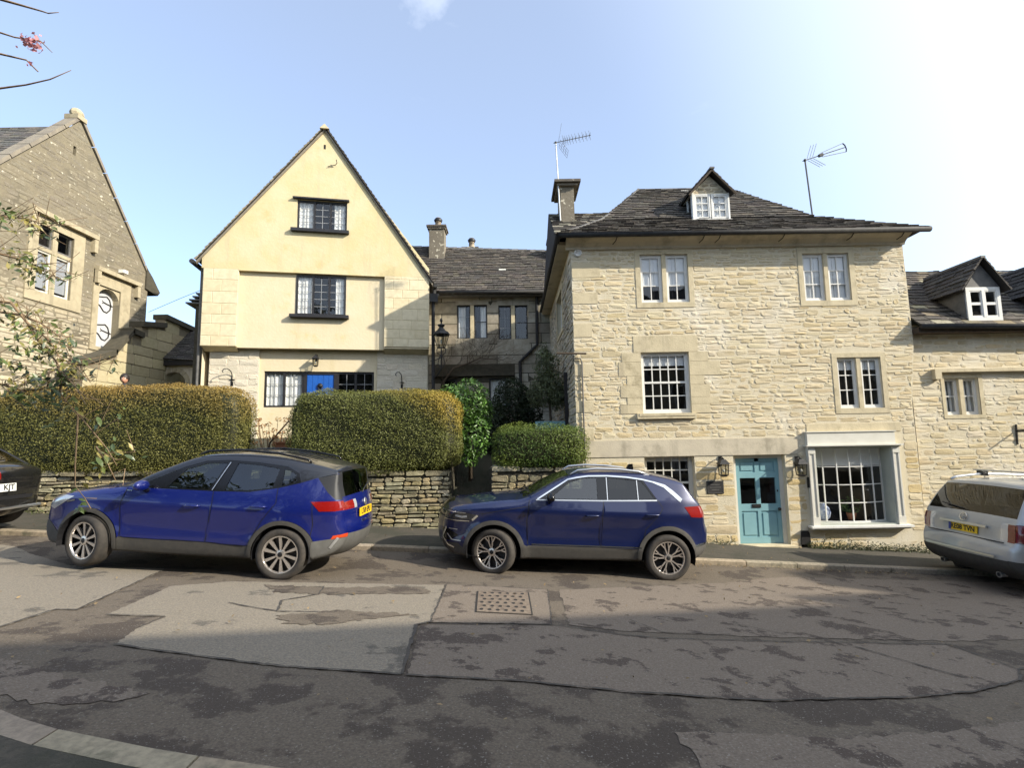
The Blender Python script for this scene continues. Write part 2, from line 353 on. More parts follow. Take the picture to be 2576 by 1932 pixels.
def leaves_obj(name, C, Nn, size, asp, tints, m, parent, tilt=.6, fold=.25, core=None, kind=None, dirs=None):
    """many small folded leaves: C centres, Nn facing directions, tints (n,3)"""
    n = len(C); C = np.asarray(C, float); Nn = np.asarray(Nn, float) + RNG.normal(0, tilt, (n, 3)); Nn /= np.linalg.norm(Nn, axis=1)[:, None]
    d = RNG.normal(0, 1, (n, 3)) if dirs is None else np.asarray(dirs) + RNG.normal(0, .25, (n, 3))
    d -= Nn*(d*Nn).sum(1)[:, None]; d /= np.linalg.norm(d, axis=1)[:, None]; e = np.cross(Nn, d)
    s = np.asarray(size)*RNG.uniform(.6, 1.25, n); s = s[:, None]; h = s*asp
    V = np.empty((n, 4, 3)); V[:,0] = C-d*s; V[:,1] = C+e*h+Nn*h*fold; V[:,2] = C+d*s; V[:,3] = C-e*h+Nn*h*fold
    V = V.reshape(-1, 3); k = np.arange(n)[:, None]*4
    F = np.concatenate([k+np.array([[0,1,2]]), k+np.array([[0,2,3]])], 1).reshape(-1, 3)
    T = np.repeat(np.asarray(tints, float), 6, axis=0)
    if core is not None:
        cv, cf, ct = core; F = np.concatenate([F, np.asarray(cf)+len(V)]); V = np.concatenate([V, cv]); T = np.concatenate([T, np.tile(np.array(ct), (len(cf)*3, 1))])
    mw = MW[parent.name].copy() if parent is not None else Matrix.Translation(Vector((*V.mean(0)[:2], V[:,2].min())))
    iv = np.array(mw.inverted()); V = V @ iv[:3,:3].T + iv[:3,3]
    me = bpy.data.meshes.new(name); me.vertices.add(len(V)); me.vertices.foreach_set('co', V.ravel()); me.loops.add(F.size); me.loops.foreach_set('vertex_index', F.ravel().astype('i'))
    me.polygons.add(len(F)); me.polygons.foreach_set('loop_start', np.arange(0, F.size, 3, dtype='i')); me.update(calc_edges=True)
    at = me.color_attributes.new('tint', 'FLOAT_COLOR', 'CORNER'); at.data.foreach_set('color', np.concatenate([T, np.ones((len(T), 1))], 1).ravel())
    me.materials.append(MT[m]); o = bpy.data.objects.new(name, me); reg(o, parent, mw); return tag(o, kind=kind)
# ------------------------------------------------------------------ palette
mat('asphalt', (.152,.122,.090), .9, (.092,.073,.053), 60., .008, 100., stain=(.050,.037,.028), sscale=2.0, sthr=(.50,.56), lichen=(.20,.18,.15), lscale=70.)
mat('asphaltpale', (.275,.230,.172), .92, (.155,.138,.110), 60., .007, 120., lichen=(.30,.27,.22), lscale=75., stain=(.088,.078,.064), sscale=1.5, sthr=(.57,.62))
mat('asphaltmid', (.206,.166,.128), .92, (.132,.105,.080), 60., .007, 120., lichen=(.26,.23,.19), lscale=75., stain=(.056,.040,.031), sscale=2.8, sthr=(.54,.575))
mat('tar', (.046,.040,.034), .9, (.075,.065,.055), 25.)
mat('pave', (.080,.068,.050), .93, (.045,.040,.030), 30., .005, 90., stain=(.035,.035,.022), sscale=1.4, sthr=(.45,.62))
mat('kerbstone', (.36,.30,.215), .9, (.24,.20,.145), 25., .004, 80., tint=True, stain=(.08,.08,.05), sscale=3., sthr=(.5,.7))
mat('soil', (.05,.045,.03), .95, (.03,.035,.018), 4., .02, 30.)
mat('meadow', (.06,.075,.025), .95, (.04,.05,.02), 2., .02, 30.)
mat('iron', (.30,.24,.18), .62, (.16,.12,.09), 25., .002, 60., metal=.35)
mat('ironhole', (.02,.018,.016), .9)
mat('rubble', (1,1,1), .93, (.90,.885,.85), 14., .008, 48., tint=True, stain=(.36,.31,.20), sscale=2.2, sthr=(.60,.85), wash=(.70,.645,.53))
mat('mortar', (.66,.585,.43), .95, (.60,.53,.385), 10., .01, 50., stain=(.45,.39,.27), sscale=1.5, sthr=(.58,.85), wash=(.70,.645,.53))
mat('darkjoint', (.075,.065,.045), .95, (.05,.045,.03), 8.)
mat('drystone', (1,1,1), .95, (.62,.62,.58), 12., .016, 45., tint=True, stain=(.12,.12,.075), sscale=2.2, sthr=(.52,.72))
mat('ashlar', (1,1,1), .9, (.86,.85,.82), 7., .004, 50., tint=True, stain=(.40,.35,.26), sscale=1.6, sthr=(.66,.9))
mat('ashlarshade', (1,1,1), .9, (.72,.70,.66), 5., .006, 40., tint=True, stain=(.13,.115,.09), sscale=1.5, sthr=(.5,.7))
mat('render', (.575,.475,.26), .9, (.60,.52,.335), 1.4, .006, 12., stain=(.54,.42,.20), sscale=1.6, sthr=(.54,.75), streak=(.46,.40,.27))
mat('renderpale', (.64,.555,.395), .9, (.61,.52,.34), 1.2, .006, 12., stain=(.58,.47,.23), sscale=1.5, sthr=(.58,.8), streak=(.56,.47,.29))
mat('whitewash', (.60,.545,.44), .9, (.55,.49,.38), 9., .012, 35., tint=True)
mat('limewash', (.60,.54,.43), .92, (.52,.46,.36), 6., .008, 30.)
mat('pierjoint', (.57,.49,.32), .92, (.53,.45,.30), 6.)
mat('copinggrey', (.26,.225,.17), .93, (.20,.175,.14), 7., .006, 40., stain=(.12,.095,.085), sscale=2., sthr=(.5,.75))
mat('halldressed', (.43,.37,.25), .92, (.36,.31,.21), 5., .006, 40., stain=(.24,.20,.13), sscale=2., sthr=(.5,.72), streak=(.22,.19,.13))
mat('halldoor', (.52,.53,.55), .5, (.48,.49,.51), 4.); mat('blindgrey', (.36,.37,.39), .9)
mat('cement', (.56,.495,.375), .93, (.50,.44,.335), 4., .004, 40., stain=(.34,.30,.22), sscale=2., streak=(.30,.265,.20))
mat('oldrender', (1,1,1), .95, (.82,.80,.76), 10., .014, 30., tint=True, stain=(.145,.125,.095), sscale=.8, sthr=(.50,.74), lichen=(.50,.46,.36), lscale=7.)
mat('lbmortar', (.215,.185,.125), .95, (.175,.15,.105), 6., .01, 40., stain=(.12,.105,.075), sscale=.9)
mat('dressed', (.60,.515,.345), .9, (.52,.445,.295), 5., .006, 40., stain=(.33,.275,.17), sscale=2.5, sthr=(.52,.75), streak=(.34,.29,.20))
mat('slate', (1,1,1), .9, (.6,.58,.55), 18., .012, 60., tint=True, lichen=(.17,.16,.13))
mat('roofdark', (.03,.027,.025), .95)
mat('leadgrey', (.16,.15,.14), .7, (.10,.10,.095), 8.)
mat('gutter', (.012,.012,.013), .75, (.03,.028,.026), 9.)
mat('blackpaint', (.012,.011,.012), .45, (.02,.018,.02), 12.)
mat('blackiron', (.02,.02,.021), .5, (.035,.033,.032), 20., metal=.4)
mat('whitepaint', (.74,.73,.69), .5, (.68,.67,.63), 6.)
mat('whitemetal', (.62,.62,.60), .4, metal=.5)
mat('greypaint', (.66,.64,.57), .5, (.61,.59,.52), 5.)
mat('sage', (.44,.455,.40), .5, (.40,.415,.365), 6.)
mat('teal', (.215,.395,.44), .42, (.195,.365,.41), 5.)
mat('bluedoor', (.012,.10,.42), .4, (.01,.085,.37), 5.)
mat('room', (.045,.042,.042), .95)
mat('roomwarm', (.05,.035,.025), .95, (.02,.015,.012), 3.)
mat('blindcloth', (.86,.86,.84), .9)
mat('curtaincloth', (.90,.88,.82), .9, (.82,.80,.74), 8.)
mat('lead', (.27,.275,.28), .6)
mat('pot', (.62,.50,.36), .85, (.5,.4,.28), 8.)
mat('brass', (.20,.15,.07), .4, metal=.8)
mat('steel', (.45,.45,.46), .4, metal=.8)
mat('wood', (.08,.055,.035), .85, (.05,.035,.022), 9.)
mat('bark', (.10,.075,.05), .9, (.06,.045,.03), 14., .01, 40.)
mat('twig', (.26,.175,.10), .85, (.16,.11,.065), 20.)
mat('leaf', (1,1,1), .55, tint=True, trans=.22, spec=.35)
mat('glossleaf', (1,1,1), .42, tint=True, trans=.2, spec=.6)
mat('terracotta', (.35,.14,.07), .9, (.28,.12,.06), 6.)
glass('winglass', (.95,.96,.97), 1.5, .015, 1.8)
glass('lampglass', (.75,.75,.72), 1.5, .05, 1.5)
# ------------------------------------------------------------------ ground
def xs(x): return x if abs(x) < 26 else math.copysign(26+(abs(x)-26)*math.exp(-(abs(x)-26)/40), x)
def RZ(x, y):
    c = -.702 if y > 7.8 else (-.09*y if y >= 4 else -.36+.09*(4-y)*max(.3, 1-(4-y)/6))
    return -1.29-.058*xs(x)+c
def ZB(x): return float(np.interp(x, [-40,-14,-9.7,-2.26,4.76,8.2,14,40], [.2,-1.1,-1.4,-1.8,-2.29,-2.47,-2.82,-4.0]))
def KT(x): return RZ(x, 8.95)+.085
NK = [(-30,16),(-12,7.5),(-7,4.75),(-4.0,3.33),(-2.67,2.80),(-2.36,2.665),(-1.59,2.49),(-.95,2.395),(0,2.28),(1.5,2.2),(3.5,2.4),(6,2.6),(10,2.2),(40,1.)]
def nky(x): return float(np.interp(x, [p[0] for p in NK], [p[1] for p in NK]))
def grid(name, X, Y, fz, m, kind='structure', parent=None, smooth=True):
    mb = MB(); nx, ny = len(X), len(Y)
    mb.add([(x, y, fz(x, y)) for y in Y for x in X], [(j*nx+i, j*nx+i+1, (j+1)*nx+i+1, (j+1)*nx+i) for j in range(ny-1) for i in range(nx-1)])
    return tag(obj(name, mb, m, parent, smooth), kind=kind)
def rngf(a, b, s): return list(np.arange(a, b+s*.5, s))
gx = [-1500,-600,-200,-90]+rngf(-60, 60, 4)+[90,200,600,1500]; gy = [-1500,-600,-200,-80]+rngf(-40, 80, 5)+[120,200,600,1500]
grid('ground', gx, gy, lambda x, y: RZ(x, 8)-.25 + (.0 if y < 10 else .0), 'meadow')
def strip(name, X, ylo, yhi, n, fz, m):
    mb = MB(); V = []
    for x in X:
        a, b = ylo(x), yhi(x)
        for k in range(n+1): y = a+(b-a)*k/n; V.append((x, y, fz(x, y)))
    F = [(i*(n+1)+k, (i+1)*(n+1)+k, (i+1)*(n+1)+k+1, i*(n+1)+k+1) for i in range(len(X)-1) for k in range(n)]
    return tag(obj(name, mb.add(V, F), m, None, True), kind='structure')
XR = rngf(-30, 30, .5)
strip('road', XR, lambda x: min(nky(x)-.02, 8.5), lambda x: 8.96, 26, RZ, 'asphalt')
strip('pavement', XR, lambda x: 9.06, lambda x: 11.15, 6, lambda x, y: KT(x)-.004+(ZB(x)-KT(x))*max(0, (y-9.3)/1.7), 'pave')
strip('near_pavement', XR, lambda x: -1.6, lambda x: nky(x)-.155, 10, lambda x, y: RZ(x, nky(x))+.075+.01*(nky(x)-y), 'pave')
for gx0, gx1, gdz in ((-22, -1.40, 0.), (-1.39, 1.32, .6)):
  strip('garden_ground', list(np.linspace(gx0, gx1, 40)), lambda x: 11.15, lambda x: 24, 20, lambda x, y: float(np.interp(y, [11.1,11.4,14,17,24], [-.85,-.75,.08,.3,1.2])) + (max(0, -x-9)*.28) - gdz*max(0, min(1, (15-y)/3)), 'soil')
def kerb_run(pts, width, name, h=.2):
    """kerb stones along a polyline of (x,y); top height from f"""
    root = empty(name, (0, 0, 0), kind='structure'); return root
def kerbs(name, edge, inner, xs0, xs1, top, L):
    root = empty(name, (xs0, edge(xs0), top(xs0)), kind='structure'); x = xs0; k = 0
    while x < xs1:
        l = random.uniform(*L); a, b = x+.006, min(xs1, x+l)-.006; x += l; n = 3; mb = MB(); V = []
        for i in range(n+1):
            t = a+(b-a)*i/n; e, q = edge(t), inner(t); z = top(t); s = 1 if e < q else -1
            V += [(t, e, z-.2), (t, e, z-.018), (t, e+s*.018, z), (t, q, z+.002), (t, q, z-.2)]
        F = [(i*5+j, (i+1)*5+j, (i+1)*5+j+1, i*5+j+1) for i in range(n) for j in range(4)] + [(0,1,2,3,4), tuple(range(n*5, n*5+5))[::-1]]
        mb.add(V, F, jit((.95,.95,.95), .14)); obj('kerbstone', mb, 'kerbstone', root, mw=Matrix.Translation((a, edge(a), top(a))))
    return root
kerbs('kerb', lambda x: 8.945, lambda x: 9.065, -13, 13, KT, (.75,1.05))
kerbs('near_kerb', nky, lambda x: nky(x)-.15, -6.8, 2.2, lambda x: RZ(x, nky(x))+.075, (.72,.86))
def sheet(name, poly, dz, m, step=.28, kind='structure', fz=RZ):
    V = [Vector(p) for p in poly]; n = len(V); E = [(i, (i+1) % n) for i in range(n)]; x0, x1 = min(p[0] for p in poly), max(p[0] for p in poly); y0, y1 = min(p[1] for p in poly), max(p[1] for p in poly)
    for x in np.arange(x0, x1, step):
        for y in np.arange(y0, y1, step):
            if inside(poly, x, y): V.append(Vector((x, y)))
    r = delaunay_2d_cdt(V, E, [], 1, 1e-4)
    mb = MB().add([(p.x, p.y, fz(p.x, p.y)+dz) for p in r[0]], [tuple(f) for f in r[2]]); return tag(obj(name, mb, m, None, True), kind=kind)
def rough(poly, s=.05, amp=.012):
    out = []
    for (a, b), (c, d) in zip(poly, poly[1:]+poly[:1]):
        n = max(1, int(math.hypot(c-a, d-b)/s))
        for i in range(n): t = i/n; k = amp if i else 0; out.append((a+(c-a)*t+random.uniform(-k, k), b+(d-b)*t+random.uniform(-k, k)))
    return out
PA = [(-12,9.0-.06),(-7.85,8.2),(-5.95,7.01),(-4.68,7.06),(-4.03,4.86),(-4.21,4.85),(-4.14,4.26),(-8.2,6.2),(-14,8.8)]
PB = [(-3.93,6.02),(-3.46,6.42),(-.91,6.76),(-.79,4.98),(-.91,4.84),(-.78,3.63),(-1.64,3.68),(-2.19,3.79),(-3.0,3.97),(-3.13,4.42),(-3.15,4.78),(-3.67,4.75)]
PC = [(-.88,4.88),(.35,5.03),(.96,4.8),(1.3,4.75),(2.24,4.79),(3.98,4.95),(4.01,4.3),(3.78,4.05),(3.19,3.77),(2.67,3.62),(1.59,3.46),(.72,3.5),(-.03,3.61),(-.74,3.62)]
PS = [(-.88,6.80),(.41,6.72),(.34,5.06),(-.80,4.94)]
sheet('road_patch', rough(PA), .004, 'asphaltpale'); sheet('road_patch', rough(PB), .004, 'asphaltpale'); sheet('road_patch', rough(PC), .004, 'asphaltmid'); sheet('road_patch', rough(PS, .06, .006), .008, 'asphaltmid')
sheet('road_patch', rough([(-3.46,3.62),(-2.84,3.36),(-2.17,3.2),(-2.29,3.06),(-2.67,3.0),(-2.97,3.08),(-3.6,3.4)], .05, .03), .004, 'asphaltmid')
sheet('road_patch', rough([(.86,3.0),(1.3,3.02),(1.8,3.02),(2.5,3.15),(3.3,3.4),(5.5,3.6),(6,2.9),(3.,2.6),(.9,2.62)], .05, .02), .004, 'asphaltmid')
sheet('road_patch', rough([(.55,6.75),(4.2,8.3),(8.5,8.6),(9,6.2),(4.2,5.1),(2.2,4.95),(1.0,4.95),(.5,5.1)], .06, .02), .004, 'asphaltmid')
def seam(pts, w, m='tar', dz=.012):
    mb = MB(); P = []
    for (a, b), (c, d) in zip(pts, pts[1:]):
        n = max(1, int(math.hypot(c-a, d-b)/.06))
        P += [(a+(c-a)*i/n+random.uniform(-.008, .008), b+(d-b)*i/n+random.uniform(-.008, .008)) for i in range(n)]
    P.append(pts[-1]); V = []
    for i, (x, y) in enumerate(P):
        a, b = P[max(0, i-1)], P[min(len(P)-1, i+1)]; L = math.hypot(b[0]-a[0], b[1]-a[1]) or 1; nx, ny = -(b[1]-a[1])/L, (b[0]-a[0])/L; k = w*random.uniform(.10, .42)
        V += [(x+nx*k, y+ny*k, RZ(x, y)+dz), (x-nx*k, y-ny*k, RZ(x, y)+dz)]
    mb.add(V, [(2*i, 2*i+2, 2*i+3, 2*i+1) for i in range(len(P)-1)]); tag(obj('road_seam', mb, m), kind='structure')
seam(PB[-3:]+PB[:0]+[PB[8]][:0], .02); seam([PB[8],PB[7],PB[6],PB[5]], .03); seam([PB[5],PB[4],PB[3]], .045); seam([PC[-1],PC[-2],PC[-3],PC[-4],PC[-5],PC[-6],PC[-7],PC[-8],(4.3,4.45)], .03)
seam(PC[:6], .025); seam([PC[5],PC[6]], .03); seam([PS[0],PS[1],PS[2]], .022); seam([PS[2],PS[3],PC[0]], .022); seam([PS[3],PS[0]], .03)
seam([(-2.3,6.35),(-2.2,5.9),(-2.45,5.55),(-2.3,5.1)], .035); seam([(-2.9,5.35),(-2.3,5.1),(-1.9,5.15)], .03); seam([(1.15,5.35),(1.35,4.95),(2.0,4.98)], .014); seam([(2.2,5.4),(2.55,5.05)], .012); seam([(3.0,4.75),(3.35,4.05)], .03)
seam([PA[2],PA[3],PA[4],PA[5],PA[6]], .03); seam([(4.0,4.98),(4.9,4.35),(5.6,3.9)], .018)
sheet('road_stain', rough([(-2.25,4.95),(-1.7,5.25),(-.95,5.2),(-1.3,5.05),(-1.7,4.72),(-2.0,4.7)], .05, .05), .009, 'asphalt')
sheet('road_stain', rough([(-3.0,6.3),(-2.2,6.3),(-1.2,6.55),(-1.0,6.2),(-2.0,5.95),(-2.7,5.9)], .05, .05), .009, 'asphalt')
# manhole cover with its grid of holes
mh = empty('manhole_cover', (-.13, 5.9, RZ(-.13, 5.9)+.014), label='rusty square iron drain cover with a grid of holes, set in the road', cat='manhole cover')
mc = [(-.45,6.40),(.145,6.45),(.155,5.39),(-.40,5.41)]; zt = lambda x, y: RZ(x, y)
def bil(a, b): p = Vector(mc[3]).lerp(Vector(mc[2]), a); q = Vector(mc[0]).lerp(Vector(mc[1]), a); r = p.lerp(q, b); return r
pl = MB(); hl = MB(); rb = MB()
q = [bil(a, b) for a, b in ((0,0),(1,0),(1,1),(0,1))]
pl.add([(p.x, p.y, zt(p.x, p.y)-.02) for p in q]+[(p.x, p.y, zt(p.x, p.y)+.016) for p in q], [(4,5,6,7),(0,1,5,4),(1,2,6,5),(2,3,7,6),(3,0,4,7)])
obj('plate', pl, 'iron', mh)
fr_ = MB()
for a0, b0, a1, b1 in ((-.03,-.02,1.03,0),(-.03,1,1.03,1.02),(-.03,0,0,1),(1,0,1.03,1)):
    p4 = [bil(*t) for t in ((a0,b0),(a1,b0),(a1,b1),(a0,b1))]; fr_.add([(p.x, p.y, zt(p.x, p.y)+.0135) for p in p4], [(0,1,2,3)])
obj('cover_frame', fr_, 'ironhole', mh)
for r in range(6):
    for c in range(6):
        a, b = (c+.55+.32*(r % 2))/6.6, (r+.55)/6.1
        if a > .97: continue
        p = bil(a, b); V = [(p.x+.021*math.cos(t), p.y+.036*math.sin(t), zt(p.x, p.y)+.0185) for t in np.arange(8)*math.pi/4]
        dh = obj('drain_hole', MB().add(V, [tuple(range(8))]), 'ironhole', mh, mw=Matrix.Translation(V[0]))
        R = [(p.x+.033*math.cos(t)*k, p.y+.052*math.sin(t)*k, zt(p.x, p.y)+.0175+d) for k, d in ((.72,.002),(1,.0)) for t in np.arange(8)*math.pi/4]
        obj('rim', MB().add(R, [(i, (i+1) % 8, 8+(i+1) % 8, 8+i) for i in range(8)]), 'iron', dh)
# ------------------------------------------------------------------ the tall rubble-stone house with the teal door
COTS = ((.61,.51,.335),(.585,.49,.325),(.64,.55,.375),(.555,.46,.295),(.625,.54,.37),(.60,.49,.30))
SHADEGREY = ((.40,.36,.29),(.46,.41,.32),(.36,.33,.27),(.43,.385,.30))  # stone colours greyed and darkened for the shaded side wall
SLC = ((.078,.066,.056),(.062,.054,.047),(.095,.08,.066),(.07,.061,.053),(.11,.095,.075))
RH = empty('stone_house', (1.37, 11, -2.3), label='tall three-storey rubble stone house with a pale teal front door and white bow shop window', cat='house')
F = Fr((0,11,0), (1,0,0), (0,0,1), (0,-1,0))
OUT = [(1.37,-2.9),(8.66,-3.0),(8.64,.6),(8.80,1.9),(8.79,3.5),(8.78,4.34),(1.37,4.34)]
H = dict(w1=(2.895,2.95,3.96,4.05,.13), w2=(6.515,2.93,7.545,4.01,.13), w3=(7.085,.54,8.035,1.65,.13), s1=(2.82,.50,3.87,1.84,.13), s2=(2.80,-1.63,3.87,-.37,.16), door=(4.70,-2.32,5.80,-.42,.2), shop=(6.42,-1.93,8.10,-.25,.4), hole=(6.02,-2.5,6.19,-2.02,.3))
HL = list(H.values())
wall('front_wall', F, OUT, HL, 'mortar', RH, reveal=.13)
DR = []   # dressed stones: (name, rect, proud, material)
def ring(r, o): return [(o[0], r[3], o[2], o[3]), (o[0], o[1], o[2], r[1]), (o[0], r[1], r[0], r[3]), (r[2], r[1], o[2], r[3])]
for k, o in (('w1',(2.785,2.835,4.065,4.20)), ('w2',(6.405,2.81,7.665,4.15)), ('w3',(6.975,.425,8.145,1.745))):
    for q in ring(H[k], o): DR.append(('window_surround', q, .012, 'dressed'))
DR.append(('lintel', (2.67,1.84,4.07,2.20), .012, 'dressed')); DR.append(('lintel', (6.31,.035,8.33,.215), .012, 'dressed'))
z = .50
for i, (hl, wl, wr) in enumerate(((.20,.49,.40),(.15,.33,.60),(.27,.47,.42),(.20,.32,.30),(.31,.49,.66),(.21,.42,.42))):
    hh = hl; DR.append(('quoin', (2.82-wl, z, 2.82, min(1.84, z+hh-.006)), .010, 'dressed')); DR.append(('quoin', (3.87, z, 3.87+wr, min(1.84, z+hh-.006)), .010, 'dressed')); z += hh
DR.append(('plaster_band', (1.45,-.42,6.09,-.066), .016, 'cement'))
for z0, z1, w in ((3.55,3.88,.62),(2.95,3.2,.55),(2.2,2.5,.4),(1.35,1.6,.42),(.55,.8,.38),(-.06,.2,.36)): DR.append(('quoin', (1.375, z0, 1.375+w, z1), .010, 'dressed'))
for nm, q, p, m in DR: obj(nm, MB().box(q[0], q[2], q[1], q[3], -.01, p + random.uniform(0, .003), F), m, RH)
sl = MB().box(2.68, 3.95, .385, .50, -.01, .075, F); sl.box(2.72, 3.92, .44, .498, .075, .085, F); obj('window_sill', sl, 'dressed', RH)
acc = []
holes = [h[:4] for h in HL] + [q for n, q, p, m in DR] + [(2.68,.385,3.95,.5), (6.22,-2.0,8.36,.035)]
up = [(1.37,-.03),(8.66,-.03),(8.64,.6),(8.80,1.9),(8.79,3.5),(8.78,4.20),(1.37,4.20)]
rubble(F, up, holes, 'rubble', RH, hc=(.05,.15), wd=(.09,.40), proud=(0.,.009), gap=.011, cols=COTS, acc=acc, var=.065, rough=.8, wav=.016)
rubble(F, [(1.37,-2.75),(8.66,-2.9),(8.66,-.03),(1.37,-.03)], holes, 'rubble', RH, hc=(.10,.22), wd=(.20,.50), proud=(-.003,.008), gap=.011, cols=COTS[:3]+((.60,.47,.25),(.56,.45,.26)), acc=acc, var=.07, rough=.7)
FS = Fr((1.37,0,0), (0,-1,0), (0,0,1), (-1,0,0))
sw = (-14.6, 2.9, -13.1, 3.95, .14)
wall('side_wall', FS, [(-17.5,-.5),(-11,-2.9),(-11,4.34),(-17.5,4.34)], [sw], 'mortar', RH)
rubble(FS, [(-17.4,-.3),(-11.03,-1.2),(-11.03,4.2),(-17.4,4.2)], [(-14.75,2.8,-12.95,4.2)], 'rubble', RH, hc=(.09,.17), wd=(.2,.5), proud=(.006,.03), gap=.014, cols=SHADEGREY, acc=acc)
spread(acc, 'stone', 'rubble', RH)
for q in ring(sw, (-14.75,2.8,-12.95,4.1)): obj('window_surround', MB().box(q[0], q[2], q[1], q[3], -.01, .03, FS), 'dressed', RH)
window(RH, FS, sw[0], sw[1], sw[2], sw[3], lights=2, cols=2, rows=3, d=.1, roomd=.6)
wall('end_wall', Fr((8.66,0,0), (0,1,0), (0,0,1), (1,0,0)), [(11,-3),(15,-3),(15,4.34),(11,4.34)], [], 'mortar', RH)
wall('back_wall', Fr((0,15,0), (1,0,0), (0,0,1), (0,1,0)), [(1.37,-3),(8.66,-3),(8.66,4.34),(1.37,4.34)], [], 'mortar', RH)
# windows
def two_light(k, blind, room='room'):
    a, b, c, d, e = H[k]; m = (a+c)/2
    obj('mullion', MB().box(m-.045, m+.045, b, d, -.13, -.004, F), 'dressed', RH)
    for x0, x1 in ((a, m-.045), (m+.045, c)): window(RH, F, x0, b, x1, d, 1, 2, 3, d=.05, fw=.035, bar=.02, blind=blind, room=room)
two_light('w1', .62); two_light('w2', .97); two_light('w3', .22)
a, b, c, d, e = H['s1']; window(RH, F, a, b, c, d, 1, 5, 4, d=.07, fw=.05, bar=.022, blind=.20, sash=True, room='room')
a, b, c, d, e = H['s2']; window(RH, F, a, b, c, d, 1, 5, 4, d=.15, fw=.06, bar=.024, blind=.12, sash=True, fm='greypaint')
# front door
dr = H['door']; y0 = -2.30
df = MB()
for q in ((4.70,4.79,-2.30,-.42),(5.72,5.80,-2.30,-.42),(4.79,5.72,-.50,-.42)): df.box(*q, -.24, -.12, F)
obj('door_frame', df, 'greypaint', RH)
obj('doorstep', MB().box(4.62, 5.86, -2.42, -2.30, -.2, .16, F), 'dressed', RH)
D = MB(); L0, L1, B0, T0 = 4.79, 5.72, -2.295, -.50; zf, zb = -.15, -.195
# stiles, rails: open for two glazed lights, with raised panels below and above
um = (L0+L1)/2
for q in ((L0,L0+.085,B0,T0),(L1-.085,L1,B0,T0),(um-.045,um+.045,-1.47,T0),(L0+.085,L1-.085,T0-.07,T0),(L0+.085,um-.045,-.92,-.80),(um+.045,L1-.085,-.92,-.80),(L0+.085,L1-.085,-1.62,-1.47),(L0+.085,L1-.085,B0,-2.16),(um-.035,um+.035,-2.16,-1.62)): D.box(*q, zb, zf, F)
for q in ((L0+.085,um-.045,-.80,T0-.07),(um+.045,L1-.085,-.80,T0-.07),(L0+.085,um-.035,-2.16,-1.62),(um+.035,L1-.085,-2.16,-1.62)): D.box(*q, zb, zf-.018, F)
door = obj('door', D, 'teal', RH)
for q in ((L0+.085,um-.045,-.80,T0-.07),(um+.045,L1-.085,-.80,T0-.07),(L0+.085,um-.035,-2.16,-1.62),(um+.035,L1-.085,-2.16,-1.62)): obj('panel', MB().box(q[0]+.04, q[1]-.04, q[2]+.04, q[3]-.04, zf-.018, zf-.004, F), 'teal', door)
for q in ((L0+.085,um-.045),(um+.045,L1-.085)): obj('pane', MB().box(q[0], q[1], -1.47, -.92, -.178, -.172, F), 'winglass', door)
dk = MB(); dk.box(4.6, 5.9, -2.3, -.45, -1.2, -1.18, F); dk.box(4.6, 4.62, -2.3, -.45, -1.2, -.24, F); dk.box(5.88, 5.9, -2.3, -.45, -1.2, -.24, F); dk.box(4.6, 5.9, -.47, -.45, -1.2, -.24, F); obj('dark_hallway', dk, 'room', RH)
lb = MB().box(5.10, 5.29, -1.55, -1.475, zf, zf+.012, F); lb.box(5.12, 5.27, -1.535, -1.49, zf+.012, zf+.018, F); obj('letterbox', lb, 'blackiron', door)
obj('knob', MB().ball(F(5.665,-1.58,zf+.05), .035).tube([F(5.665,-1.58,zf), F(5.665,-1.58,zf+.05)], .012), 'blackiron', door, smooth=True)
obj('keyhole', MB().box(5.655, 5.68, -1.22, -1.18, zf, zf+.008, F), 'blackiron', door)
# bow shop window
S = empty('shop_window', F(7.2,-1.9,0), parent=RH); pr = .11
obj('fascia', MB().box(6.26, 8.13, -.235, .03, 0, pr-.02, F).box(6.24, 8.15, .03, .05, 0, pr, F), 'greypaint', S)
cn = MB().box(6.20, 8.25, -.262, -.235, 0, pr+.05, F); cn.box(6.23, 8.21, -.285, -.262, 0, pr+.02, F); obj('cornice', cn, 'greypaint', S)
sl = MB().box(6.18, 8.30, -1.955, -1.915, -.05, pr+.06, F); sl.box(6.22, 8.26, -1.99, -1.955, 0, pr+.02, F); obj('sill', sl, 'whitepaint', S)
for x0, x1 in ((6.26,6.40),(8.05,8.19)):
    p = MB().box(x0, x1, -1.915, -.285, 0, pr-.035, F); p.box(x0-.006, x1+.006, -.42, -.285, 0, pr-.012, F); p.box(x0-.006, x1+.006, -1.915, -1.74, 0, pr-.012, F)
    p.box(x0, x0+.03, -1.74, -.42, pr-.035, pr-.018, F); p.box(x1-.03, x1, -1.74, -.42, pr-.035, pr-.018, F); obj('pilaster', p, 'greypaint', S)
rv = MB(); rv.box(8.02, 8.05, -1.915, -.285, -.30, pr-.05, F); rv.box(6.40, 6.43, -1.915, -.285, -.30, pr-.05, F); rv.box(6.43, 8.02, -1.915, -1.89, -.30, pr-.04, F); rv.box(6.43, 8.02, -.31, -.285, -.30, pr-.04, F); obj('reveal_panel', rv, 'sage', S)
XL, XR2 = 6.43, 8.02
def bow(t): return -.27 + .17*(1-(2*t-1)**2)
bw = MB(); BR = MB(); T = np.linspace(0, 1, 13); zb0, zt0 = -1.86, -.33
def pt(t, v, w=0.): return F(XL+(XR2-XL)*t, v, bow(t)+w)
